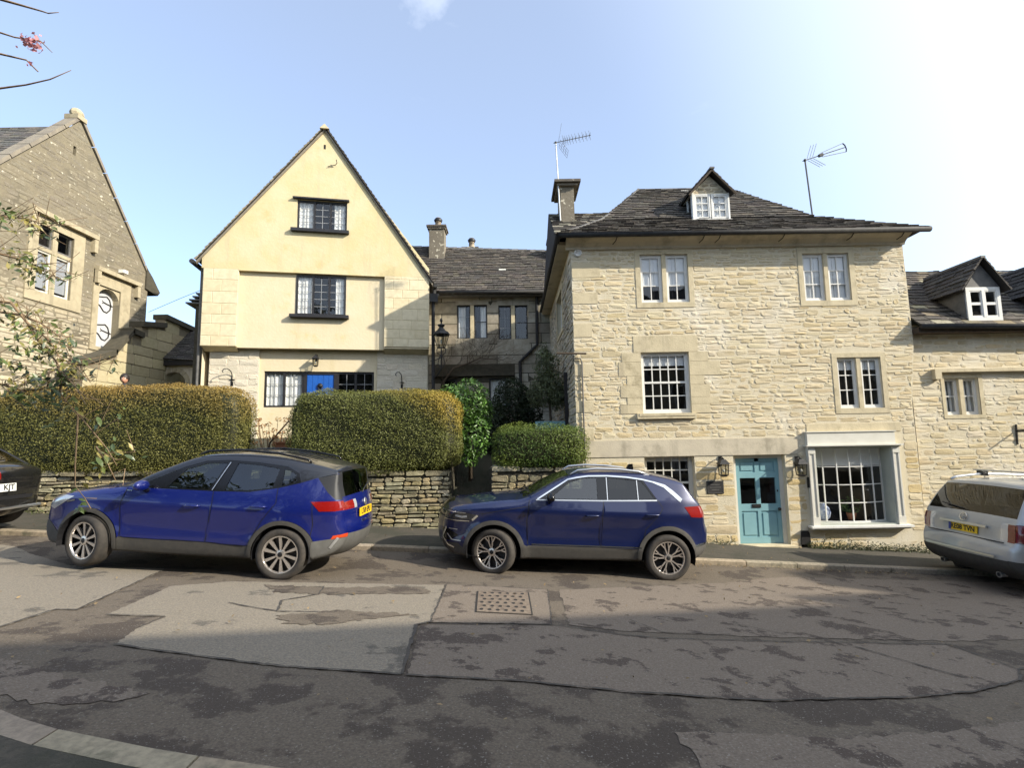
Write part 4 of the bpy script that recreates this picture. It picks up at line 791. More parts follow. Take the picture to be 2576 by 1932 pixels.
# arched white door with iron strap hinges
ar = [(15.64,3.12),(16.52,3.12)] + [(16.08+.44*math.cos(t), 4.66+.40*math.sin(t)) for t in np.linspace(0, math.pi, 11)]
ldo = obj('door', MB().prism(ar, -.27, -.22, FL), 'halldoor', LH)
sp = MB().prism([(15.64,5.10)] + [(16.08-.44*math.cos(t), 4.66+.40*math.sin(t)) for t in np.linspace(0, math.pi, 11)] + [(16.52,5.10)], -.22, -.02, FL); obj('arch_spandrel', sp, 'halldressed', LH)
def strap(v):
    p = [(15.70,v+.30),(15.80,v+.22),(15.92,v+.17),(16.08,v+.20),(16.24,v+.24),(16.36,v+.16),(16.42,v),(16.40,v-.16),(16.28,v-.28),(16.14,v-.26),(16.00,v-.12),(15.86,v-.06),(15.68,v-.06)]
    k = MB().tube([FL(a, b, -.215) for a, b in p], .022, 5).tube([FL(16.12,v+.03,-.215),FL(16.30,v+.0,-.215),FL(16.49,v-.02,-.215)], .022, 5)
    for q in ((15.70,v+.30),(15.68,v-.06),(16.12,v+.03)): k.tube([FL(q[0],q[1],-.215),FL(q[0]-.05,q[1]+.05,-.215)], .012, 4).tube([FL(q[0],q[1],-.215),FL(q[0]-.05,q[1]-.05,-.215)], .012, 4)
    obj('strap_hinge', k, 'blackiron', ldo)
strap(4.62); strap(3.70)
# coped verges, kneeler, roof
for (a, b), (c, d) in (((17.95,5.78),(14.52,9.92)), ((11.1,5.78),(14.52,9.92))):
    L = math.hypot(c-a, d-b); n = 7; s = 1 if a > 14 else -1
    for k in range(n):
        t0, t1 = k/n, (k+1)/n-.006; p0, p1 = (a+(c-a)*t0, b+(d-b)*t0), (a+(c-a)*t1, b+(d-b)*t1); nx, ny = s*(d-b)/L*.09, abs(c-a)/L*.09
        obj('coping_stone', MB().prism([p0, p1, (p1[0]+nx, p1[1]+ny), (p0[0]+nx, p0[1]+ny)], -.32, .05, FL), 'copinggrey', LH, mw=Matrix.Translation(FL(*p0)))
obj('finial_stone', MB().ball(FL(14.50,10.08,-.1), .17, 8, 6, (1,1.2,1)).box(14.34,14.68,9.86,10.0,-.34,.08,FL), 'halldressed', LH)
obj('kneeler', MB().prism([(17.6,5.55),(18.2,5.45),(18.32,5.60),(17.9,6.05),(17.6,6.3)], -.4, .06, FL), 'darkjoint', LH)
acc = []; slates((-24,11.0,5.75), (-13.3,11.0,5.75), (-13.3,14.5,9.68), (-24,14.5,9.68), 'slate', LH, cols=((.13,.12,.11),(.11,.105,.10),(.15,.135,.115)), ex=(.2,.16), tw=(.25,.45), acc=acc, th=.014, keep=lambda p: p.y > 12.2 and p.x > -17); spread(acc, 'slate', 'slate', LH)
obj('rear_roof', MB().quad((-13.3,14.5,9.68),(-24,14.5,9.68),(-24,18.2,5.5),(-13.3,18.2,5.5)), 'roofdark', LH)
obj('front_wall', MB().quad((-24,11.3,0),(-13,11.3,0),(-13,11.3,6),(-24,11.3,6)), 'lbmortar', LH); obj('rear_wall', MB().quad((-24,17.75,0),(-13,17.75,0),(-13,17.75,6),(-24,17.75,6)), 'lbmortar', LH)
hr = MB().tube([FL(12.3,1.35,.7),FL(14.3,2.5,.7)], .035, 6)
for a in (12.5,13.4,14.2): hr.tube([FL(a,1.35+(a-12.3)*.575,.7),FL(a,.6,.7)], .025, 5)
tag(obj('handrail', hr, 'wood'), 'dark sloping handrail against the hall wall above the hedge top', 'handrail')
obj('floodlight', MB().box(16.35,16.55,5.72,5.83,.02,.2,FL), 'whitepaint', LH)
# stepped stair wall between hall and yellow house
SW = empty('stair_wall', (-12.1,15,1.2), label='stepped stone stair wall with dark copings rising beside the hall', cat='wall')
FT = Fr((-12.0,0,0), (0,1,0), (0,0,1), (1,0,0)); k_ = 12.0/13
sp = [(15.3,2.5),(16.46,3.0),(17.15,3.86),(17.62,3.80),(17.62,4.20),(18.75,4.42),(18.77,4.74),(20.4,4.62)]; sp = [(a*k_, b*k_) for a, b in sp]
poly = [(sp[0][0],-.4)] + sp + [(sp[-1][0],-.4)]; poly = [poly[0]] + poly[1:]
obj('wall_core', MB().prism(poly, -.35, -.01, FT), 'lbmortar', SW)
acc = []; rubble(FT, poly, [], 'ashlar', SW, hc=(.28,.42), wd=(.4,.8), proud=(.0,.01), gap=.008, cols=((.46,.40,.25),(.41,.36,.225),(.48,.42,.27)), bond=True, var=.1, rough=.3, acc=acc); spread(acc, 'ashlar_block', 'ashlar', SW)
for (a, b), (c, d) in zip(sp, sp[1:]):
    if abs(c-a) < .1: continue
    obj('coping_stone', MB().add([FT(x, y+e, w) for w in (-.42,.08) for x, y, e in ((a-.03,b,-.02),(c+.03,d,-.02),(c+.03,d,.15),(a-.03,b,.15))], [(0,1,2,3),(4,5,6,7),(0,1,5,4),(1,2,6,5),(2,3,7,6),(3,0,4,7)]), 'darkjoint', SW, mw=Matrix.Translation(FT(a,b)))
# arched porch under a dark lean-to roof
PO = empty('arched_porch', (-11.8,17.5,.5), label='small stone porch with a dark round arch and slate lean-to roof', cat='porch')
FP = Fr((0,17.5,0), (1,0,0), (0,0,1), (0,-1,0))
arc = [(-11.72+.42*math.cos(t), 2.12+.40*math.sin(t)) for t in np.linspace(0, math.pi, 13)]
obj('porch_wall', MB().prism([(-12.5,-.2),(-12.5,2.95),(-10.9,2.85),(-10.9,-.2),(-11.30,-.2)]+arc+[(-12.14,-.2)], -.3, 0, FP), 'oldrender2' if 'oldrender2' in MT else 'cement', PO)
for k in range(9):
    t0, t1 = math.pi*k/9+.02, math.pi*(k+1)/9-.02; obj('arch_stone', MB().prism([(-11.72+r*math.cos(t), 2.12+r*math.sin(t)) for r, t in ((.42,t0),(.58,t0),(.58,t1),(.42,t1))], -.05, .02, FP), 'halldressed', PO, mw=Matrix.Translation(FP(-11.72+.5*math.cos(t0), 2.12+.5*math.sin(t0))))
obj('dark_doorway', MB().box(-12.3,-11.1,-.2,2.6,-1.2,-1.15,FP), 'room', PO)
acc = []; slates((-12.6,17.3,3.0), (-10.8,17.3,2.86), (-10.8,18.8,4.25), (-12.1,18.8,4.25), 'slate', PO, cols=((.06,.055,.052),(.075,.068,.062)), ex=(.13,.11), acc=acc, tw=(.14,.28)); spread(acc, 'slate', 'slate', PO)
obj('fascia_beam', MB().box(-12.6,-10.85,2.74,2.92,.0,.16,FP), 'blackpaint', PO); obj('downpipe', MB().tube([(-12.42,17.4,2.9),(-12.42,17.4,0)], .035, 6), 'leadgrey', PO)
wr = MB().tube([(-12.95,17.8,4.75),(-11.3,17.0,5.0),(-9.6,16.4,5.35)], .008, 4); tag(obj('overhead_wire', wr, 'blackiron'), 'thin overhead wire between the hall and the yellow house', 'wire')
# ------------------------------------------------------------------ parked cars
mat('carblue', (.0014,.0075,.115), .34, (.0016,.008,.125), 3., coat=1., metal=.2)
mat('carnavy', (.002,.0075,.054), .32, (.0025,.008,.058), 3., coat=1., metal=.2)
mat('carwhite', (.42,.425,.415), .35, (.39,.395,.385), 3., coat=.8, metal=.25)
mat('carblack', (.008,.008,.009), .25, coat=1.)
mat('roofblack', (.010,.011,.016), .30, coat=.8)
mat('gloss', (.006,.006,.007), .15)
mat('cladding', (.045,.042,.038), .75, (.06,.055,.048), 14.)
mat('bumpergrey', (.10,.098,.092), .6, (.08,.078,.072), 9.)
mat('tyre', (.030,.027,.024), .85, (.055,.046,.038), 11.)
mat('alloy', (.66,.61,.57), .26, metal=.85)
mat('alloydark', (.006,.006,.007), .6)
mat('chrome', (.72,.73,.74), .16, metal=1.)
mat('satin', (.60,.61,.62), .32, metal=.9)
mat('redlamp', (.21,.006,.005), .12, coat=1., spec=.8)
mat('darkred', (.14,.008,.012), .15, coat=1.)
mat('clearlamp', (.45,.47,.50), .12, coat=1., metal=.3)
mat('orangered', (.50,.05,.01), .3)
mat('headlampdark', (.05,.055,.065), .1, coat=1., metal=.5)
mat('plateyellow', (.72,.46,.01), .5); mat('platewhite', (.70,.70,.66), .5); mat('ink', (.008,.008,.010), .6)
mat('seatcloth', (.018,.018,.02), .9); mat('euroblue', (.02,.04,.22), .5); mat('paper', (.55,.68,.62), .7)
glass('carglass', (.40,.46,.46), 1.5, .01, 3.0); glass('tintglass', (.10,.11,.12), 1.5, .01, 1.7); mat('satinblack', (.012,.013,.016), .55)
def smooth_tab(xs_, ys_, s, n=900):
    X = np.linspace(xs_[0]-.3, xs_[-1]+.3, n); Yv = np.interp(X, xs_, ys_); k = max(1, int(s/(X[1]-X[0])))
    g = np.exp(-.5*(np.arange(-3*k, 3*k+1)/k)**2); g /= g.sum(); return X, np.convolve(np.pad(Yv, 3*k, 'edge'), g, 'valid')
def catmull(P, step):
    P = np.array(P, float); out = []; n = len(P)
    for i in range(n-1):
        p0, p1, p2, p3 = P[max(0,i-1)], P[i], P[i+1], P[min(n-1,i+2)]; L = np.hypot(*(p2-p1)[:2]); m = max(1, int(round(L/step)))
        for k in range(m):
            t = k/m; q = .5*((2*p1)+(-p0+p2)*t+(2*p0-5*p1+4*p2-p3)*t*t+(-p0+3*p1-3*p2+p3)*t**3); q[2:] = p1[2:]+(p2[2:]-p1[2:])*t; out.append((q, i))
    out.append((P[-1], n-1)); return out
class Car:
    def __init__(s, name, sp, mw, label, group=None):
        s.sp = sp; s.root = empty(name, None, label=label, cat='car', group=group, mw=mw); s.mw = mw
        s.X1, s.PX = smooth_tab(*zip(*sp['plan']), .06); s.Z1, s.PZ = smooth_tab(*zip(*sp['sect']), .022)
        o = [(p[0], p[1], p[2]) for p in sp['top']]; r = catmull(o, .035); s.O = np.array([q for q, i in r]); s.lab = [sp['top'][min(i, len(sp['top'])-1)][3] for q, i in r]
        a, b = s.O[-1], s.O[0]; n = 40
        for k in range(1, n): t = k/n; s.O = np.vstack([s.O, [a[0]+(b[0]-a[0])*t, a[1]+(b[1]-a[1])*t - .03*math.sin(math.pi*t), .03]]); s.lab.append('under')
        s.build()
    def dist(s, P):
        A = s.O; B = np.roll(A, -1, 0); d = B[:,:2]-A[:,:2]; l2 = (d**2).sum(1)+1e-12
        w = P[:,None,:]-A[None,:,:2]; t = np.clip((w*d[None]).sum(2)/l2, 0, 1); q = w - t[...,None]*d[None]; D = np.sqrt((q**2).sum(2)); k = D.argmin(1); i = np.arange(len(P))
        return D[i,k], A[k,2]+(B[k,2]-A[k,2])*t[i,k]
    def base(s, P):
        sp = s.sp; w = sp['hw']*np.interp(P[:,0], s.X1, s.PX)*np.interp(P[:,1], s.Z1, s.PZ)
        for cx, cz, ra in sp['arch']:
            d = np.hypot(P[:,0]-cx, P[:,1]-cz)-ra; w = w + sp.get('flare', .02)*np.exp(-(np.maximum(d, 0)/.10)**2)
        return w
    def yf(s, P):
        D, R = s.dist(P); e = np.clip(R-D, 0, None); return s.base(P) - (R - np.sqrt(np.maximum(R*R-e*e, 0)))
    def nrm(s, P, y, e=.004):
        gx = (s.yf(P+[e,0])-s.yf(P-[e,0]))/(2*e); gz = (s.yf(P+[0,e])-s.yf(P-[0,e]))/(2*e); n = np.stack([-gx, np.ones(len(P)), -gz], 1); n /= np.linalg.norm(n, axis=1)[:,None]
        A_ = s.O[:,:2]; tg = np.roll(A_, -1, 0)-np.roll(A_, 1, 0); tg /= np.linalg.norm(tg, axis=1)[:,None]; D, R = s.dist(P); k = ((P[:,None]-A_[None])**2).sum(2).argmin(1); m = D < .006; n[m] = np.stack([-tg[k[m],1], np.full(m.sum(), .22), tg[k[m],0]], 1); return n/np.linalg.norm(n, axis=1)[:,None]
    def emit(s, name, V, F, Nn, m, parent=None, fl=False):
        used = sorted({i for f in F for i in f}); mp = {u: i for i, u in enumerate(used)}
        me = bpy.data.meshes.new(name); me.from_pydata([V[i] for i in used], [], [tuple(mp[i] for i in f) for f in F]); me.materials.append(MT[m])
        me.polygons.foreach_set('use_smooth', [True]*len(me.polygons))
        if Nn is not None: me.normals_split_custom_set_from_vertices([Nn[i] for i in used])
        return inst(name, me, MW[(parent or s.root).name].copy(), parent or s.root)
    def build(s):
        sp = s.sp; loop = [tuple(p) for p in s.O[:,:2]]; V = [Vector(p) for p in loop]; n0 = len(V); E = [(i, (i+1) % n0) for i in range(n0)]
        def addpoly(p, closed=True):
            k = len(V); V.extend(Vector(q) for q in p); m = len(p); E.extend((k+i, k+(i+1) % m) for i in range(m if closed else m-1))
        circ = lambda cx, cz, r: [(cx+r*math.cos(t), cz+r*math.sin(t)) for t in np.arange(44)*2*math.pi/44]
        for a in sp['arch']: addpoly(circ(*a)); addpoly(circ(a[0], a[1], a[2]+sp['clad']))
        for nm, m, p, off in sp['regions']: addpoly(p)
        arr = np.array(loop); tang = np.roll(arr, -1, 0)-np.roll(arr, 1, 0); tang /= np.linalg.norm(tang, axis=1)[:,None]; inn = np.stack([tang[:,1], -tang[:,0]], 1)
        for k in (.03,.10,.22,.42,.7,1.02):
            for p, q, r in zip(arr, inn, s.O[:,2]):
                c = p+q*r*k
                if inside(loop, *c): V.append(Vector(c))
        for x in np.arange(arr[:,0].min(), arr[:,0].max(), .045):
            for z in np.arange(arr[:,1].min(), arr[:,1].max(), .032):
                if inside(loop, x, z): V.append(Vector((x+.01*((int(z/.032)) % 2), z)))
        r = delaunay_2d_cdt(V, E, [], 0, 1e-5); P = np.array([(v.x, v.y) for v in r[0]]); Y = s.yf(P); Nn = s.nrm(P, Y)
        groups = {}
        for f in r[2]:
            c = P[list(f)].mean(0)
            if not inside(loop, *c): continue
            da = [math.hypot(c[0]-a[0], c[1]-a[1])-a[2] for a in sp['arch']]
            if min(da) < 0: continue
            key = ('body', sp['paint'], 0.)
            hit = next(((i, g) for i, g in enumerate(sp['regions']) if inside(g[2], *c)), None)
            if hit and hit[1][0] != 'door' : key = (hit[1][0], hit[1][1], hit[1][3], hit[0])
            elif min(da) < sp['clad']: key = ('wheel_arch_trim', sp.get('cladm', 'cladding'), .012, da.index(min(da)))
            elif c[1] < sp['sill'](c[0]): key = ('sill_trim', sp.get('cladm', 'cladding'), .006)
            elif hit: key = (hit[1][0], hit[1][1], hit[1][3], hit[0])
            groups.setdefault(key, []).append(tuple(f))
        bk = [k for k in groups if k[0] == 'body']
        for key in bk:
            F = groups.pop(key); par = {}
            def find(a):
                while par.setdefault(a, a) != a: par[a] = par[par[a]]; a = par[a]
                return a
            for f in F:
                for v in f[1:]: par[find(v)] = find(f[0])
            comps = {}
            for f in F: comps.setdefault(find(f[0]), []).append(f)
            for c in comps.values():
                if len(c) < 4: continue
                mx = P[[i for f in c for i in f], 0]; nm = 'body_side' if mx.max()-mx.min() > 2.5 else ('front_wing' if mx.mean() < 2 else 'rear_wing'); groups.setdefault((nm, key[1], 0., len(groups)), []).extend(c)
        s.door = {}
        for sg in (-1, 1):
            for key, F in groups.items():
                Vv = [(p[0], sg*(y+key[2]), p[1]) for p, y in zip(P, Y)]; N3 = [(n[0], sg*n[1], n[2]) for n in Nn]
                o = s.emit(key[0], Vv, F if sg < 0 else [f[::-1] for f in F], N3, key[1])
        # transverse strip: front, bonnet, screen, roof, tail, underside
        on = -inn; yo = s.yf(arr); M = 17; T = np.linspace(-1, 1, M); cr = np.array([sp['crown'].get(l, .0) for l in s.lab]); k5 = np.ones(9)/9; cr = np.convolve(np.concatenate([cr[-4:], cr, cr[:4]]), k5, 'valid')
        SV = []; SN = []
        for i in range(n0):
            for t in T:
                c = cr[i]*(1-t*t); p = arr[i]+on[i]*c; SV.append((p[0], t*yo[i], p[1])); ty = 2*cr[i]*t/max(.2, yo[i]); nn = Vector((on[i][0], ty, on[i][1])).normalized(); SN.append(tuple(nn))
        sg = {}
        for i in range(n0):
            j = (i+1) % n0; lab = s.lab[i]
            for k in range(M-1):
                tm = (T[k]+T[k+1])/2; pm = (arr[i]+arr[j])/2; nm = sp['strip'](lab, pm[0], pm[1], tm); key = (nm if isinstance(nm, tuple) else ('bonnet' if pm[0] < 2 else 'tailgate', sp['paint'])) + ((tm > 0,) if isinstance(nm, tuple) and 'light' in nm[0] else ())
                sg.setdefault(key, []).append((i*M+k, i*M+k+1, j*M+k+1, j*M+k))
        for key, F in sg.items(): s.emit(key[0], SV, [q[::-1] for q in F], SN, key[1])
        s.strip_arr, s.on = arr, on
        # wheel wells
        for cx, cz, ra in sp['arch']:
            for g in (-1, 1):
                ys = sp['hw']*.97; mb = MB(); V2 = []; th = np.linspace(-.25, math.pi+.25, 20)
                for t in th: V2 += [(cx+ra*math.cos(t), g*ys, cz+ra*math.sin(t)), (cx+ra*math.cos(t), g*(ys-.42), cz+ra*math.sin(t))]
                mb.add(V2, [(2*i, 2*i+2, 2*i+3, 2*i+1) for i in range(19)]); mb.add([(cx+ra*math.cos(t), g*(ys-.42), cz+ra*math.sin(t)) for t in th], [tuple(range(20))]); obj('wheel_well', mb, 'ink', s.root, local=True)
        for (cx, cz, st, R, rr) in sp['wheels']:
            for g in (-1, 1): s.wheel(cx, g*(sp['hw']-.115), cz, g, st, R, rr)
        s.interior()
    def wheel(s, cx, cy, cz, g, steer, R, rr):
        m = s.mw @ Matrix.Translation((cx, cy, cz)) @ Matrix.Rotation(steer, 4, 'Z'); w = .105; ax = (0, g, 0)
        pr = [(rr,-w*.9),(R*.86,-w*1.02),(R*.965,-w*.9),(R,-w*.62),(R+.003,0),(R,w*.62),(R*.965,w*.9),(R*.86,w*1.03),(rr+.012,w*.95),(rr,w*.85)]
        me = MB().lathe(pr, (0,0,0), ax, 40); o = bpy.data.objects.new('wheel', mesh_of('wheel', me, 'tyre', True)); reg(o, s.root, m)
        dk = MB().lathe([(rr,w*.2),(.01,w*.2)], (0,0,0), ax, 24).lathe([(rr+.001,-w*.8),(rr-.004,w*.84)], (0,0,0), ax, 32); obj('brake_backing', dk, 'alloydark', o, local=True)
        rm = MB().lathe([(rr+.004,w*.84),(rr+.002,w*.92),(rr-.012,w*.90),(rr-.02,w*.74)], (0,0,0), ax, 40)
        a1, a2 = Vector((1,0,0)), Vector((0,0,1)); f = Fr((0,0,0), a1, a2, ax)
        def bar(t0, r0, w0, t1, r1, w1, d0=.72, d1=.82, th=.03):
            p, q = Vector((math.cos(t0)*r0, math.sin(t0)*r0)), Vector((math.cos(t1)*r1, math.sin(t1)*r1)); n = Vector((-(q-p).y, (q-p).x)).normalized()
            c = [p-n*w0, p+n*w0, q+n*w1, q-n*w1]; d = [d0, d0, d1, d1]
            rm.add([f(a.x, a.y, w*k) for a, k in zip(c, d)]+[f(a.x*1., a.y*1., w*k-th) for a, k in zip(c, d)], [(0,1,2,3),(0,4,5,1),(1,5,6,2),(2,6,7,3),(3,7,4,0)])
        for k in range(5):
            t = 2*math.pi*k/5+sp_rot(s.sp)
            if s.sp['rim'] == 'wide':
                for d in (-.30,.30): bar(t+d*.9, .05, .010, t+d, rr-.012, .021)
            else:
                for d in (-1, 1):
                    bar(t+d*.14, .045, .009, t+d*.20, rr*.62, .010); bar(t+d*.20, rr*.62, .010, t+d*.36, rr-.012, .010); bar(t+d*.19, rr*.55, .006, t+d*.12, rr-.012, .007)
        rm.lathe([(.062,w*.5),(.058,w*.80),(.034,w*.84),(.0,w*.84)], (0,0,0), ax, 16); obj('rim', rm, 'alloy', o, local=True)
        obj('hub_cap', MB().lathe([(.032,w*.845),(.028,w*.87),(0,w*.87)], (0,0,0), ax, 14), 'alloydark', o, local=True, smooth=True)
    def interior(s):
        sp = s.sp; z0 = sp.get('floor', .35); bz = sp['beltz']; x0, x1 = sp['cabin']; hw = sp['hw']*.84
        b = MB(); b.add([(x0,-hw,bz-.05),(x0,hw,bz-.05),(x1,hw,bz-.12),(x1,-hw,bz-.12),(x0+.2,-hw,z0),(x0+.2,hw,z0),(x1,hw,z0),(x1,-hw,z0)], [(4,5,6,7),(0,1,5,4),(1,2,6,5),(2,3,7,6),(3,0,4,7)])
        b.box(x0-.05, x0+.35, -hw, hw, bz-.2, bz-.02); b.box(x1-.75, x1, -hw, hw, z0, bz-.16); obj('cabin', b, 'seatcloth', s.root, local=True)
        for sx in (sp['seats']):
            for sy in (-.38, .38):
                m = MB(); pts = lambda dx, w, z: [(sx+dx+.05,-w+sy,z),(sx+dx+.05,w+sy,z),(sx+dx-.07,w+sy,z),(sx+dx-.07,-w+sy,z)]
                rings = [pts(-.05,.23,z0+.1), pts(.0,.25,bz-.25), pts(.08,.22,bz+.05), pts(.10,.16,bz+.10), pts(.10,.09,bz+.11), pts(.11,.12,bz+.16), pts(.13,.12,bz+.30), pts(.13,.08,bz+.33)]
                v = [p for r in rings for p in r]; fcs = [(i*4+j, i*4+(j+1) % 4, i*4+4+(j+1) % 4, i*4+4+j) for i in range(len(rings)-1) for j in range(4)]+[(28,29,30,31)]; m.add(v, fcs); obj('seat', m, 'seatcloth', s.root, local=True)
    def ypt(s, x, z, off=0., sg=-1):
        y = float(s.yf(np.array([[x, z]]))[0]); return (x, sg*(y+off), z)
    def line(s, pts, w, m, name, off=.003, step=.03, sides=(-1, 1), taper=None):
        for sg in sides:
            P = []; 
            for (a, b), (c, d) in zip(pts, pts[1:]):
                n = max(1, int(math.hypot(c-a, d-b)/step)); P += [(a+(c-a)*i/n, b+(d-b)*i/n) for i in range(n)]
            P.append(pts[-1]); V = []; n = len(P)
            for i, (x, z) in enumerate(P):
                a, b = P[max(0,i-1)], P[min(n-1,i+1)]; L = math.hypot(b[0]-a[0], b[1]-a[1]); nx, nz_ = -(b[1]-a[1])/L, (b[0]-a[0])/L; k = (taper(i/(n-1)) if taper else 1)*w/2
                for e in (-1, 1): V.append(s.ypt(x+nx*k*e, z+nz_*k*e, off, sg))
            obj(name, MB().add(V, [(2*i, 2*i+2, 2*i+3, 2*i+1) for i in range(n-1)]), m, s.root, local=True)
    def handle(s, x, z, m):
        for sg in (-1, 1):
            y = -s.ypt(x, z)[1]; mb = MB()
            P = [(x-.10, y+.004, z-.006), (x-.07, y+.035, z), (x, y+.04, z+.004), (x+.07, y+.035, z+.006), (x+.10, y+.004, z+.006)]; mb.tube([(a, sg*b, c) for a, b, c in P], .013, 6); obj('door_handle', mb, m, s.root, smooth=True, local=True)
    def mirror(s, x, z, m, L=.26, h=.15):
        for sg in (-1, 1):
            y = -s.ypt(x, z-.04)[1]; mb = MB(); c = (x+.02, sg*(y+.13), z+.02)
            mb.ball((0,0,0), 1., 14, 9, (.085, .125, h/2)); mb.v = [(c[0]+p[0]*(1.0 if p[0] < 0 else .55)+.0, c[1]+p[1], c[2]+p[2]*(1 if p[2] > 0 else .8)) for p in mb.v]; obj('wing_mirror', mb, m, s.root, smooth=True, local=True)
            obj('mirror_foot', MB().tube([(x, sg*(y-.02), z-.06), (x+.01, sg*(y+.06), z-.03)], [.035,.03], 8), 'gloss', s.root, local=True)
    def rear_fr(s, z, off=.0):
        """frame on the tail at height z, outward +x"""
        a = s.strip_arr; k = [i for i in range(len(a)) if s.lab[i] not in ('under','roof','hood','windscreen') and a[i,0] > s.sp['top'][-1][0]-1.0]; i = min(k, key=lambda i: abs(a[i,1]-z)); n = s.on[i]; c = s.sp['crown'].get(s.lab[i], 0)
        w = Vector((n[0], 0, n[1])); v = Vector((-n[1], 0, n[0])); return Fr((a[i,0]+n[0]*(c+off), 0, a[i,1]+n[1]*(c+off)), (0,1,0), v, w)
    def plate(s, z, txt, m, w=.52, h=.112, yc=0., band=False, zoff=0.):
        f = s.rear_fr(z, .012); f.o = f.o + Vector((0, yc, 0)); p = obj('number_plate', MB().box(-w/2, w/2, -h/2, h/2, -.008, .004, f), m, s.root, local=True)
        obj('lettering', text_mb(txt, .108, f, .006, .002, bold=.003, sx=.93), 'ink', p, local=True)
        if band: obj('plate_band', MB().box(-w/2, -w/2+.045, -h/2, h/2, .004, .006, f), 'euroblue', p, local=True)
def sp_rot(sp): return sp.get('rot', math.pi/2)
def slope_mw(x, y, z, pitch, yaw=0., flip=False):
    return Matrix.Translation((x, y, z)) @ Matrix.Rotation(yaw, 4, 'Z') @ Matrix.Rotation(-pitch, 4, 'Y') @ (Matrix.Rotation(math.pi, 4, 'Z') if flip else Matrix.Identity(4))
def tail_strip(paint, bumper, lampz, lampt, roofm='roofblack', bumpm='bumpergrey', glass_t=.86, lampm='redlamp'):
    def f(l, x, z, t):
        a = abs(t)
        if l == 'under': return ('underbody', 'ink')
        if l == 'windscreen': return ('windscreen', 'carglass') if a < .93 else ('roof', roofm)
        if l == 'backlight': return ('rear_window', 'tintglass') if a < glass_t else ('tail_pillar', 'satinblack')
        if l in ('roof', 'spoiler'): return ('roof', roofm)
        if l == 'grille' and a < .62: return ('grille', 'gloss')
        if l in ('hatch', 'rbumper') and lampz[0] < z < lampz[1] and a > lampt: return ('taillight', lampm) if a > lampt+.13 else ('reversing_light', 'clearlamp')
        if l in ('hatch', 'rbumper') and z < bumper: return ('rear_bumper', bumpm)
        if l in ('grille', 'bumper') and .80 < z < .92 and a > .66: return ('headlight', 'headlampdark')
        if l == 'bumper' and z < .46: return ('front_bumper', 'gloss')
        return 'body'
    return f
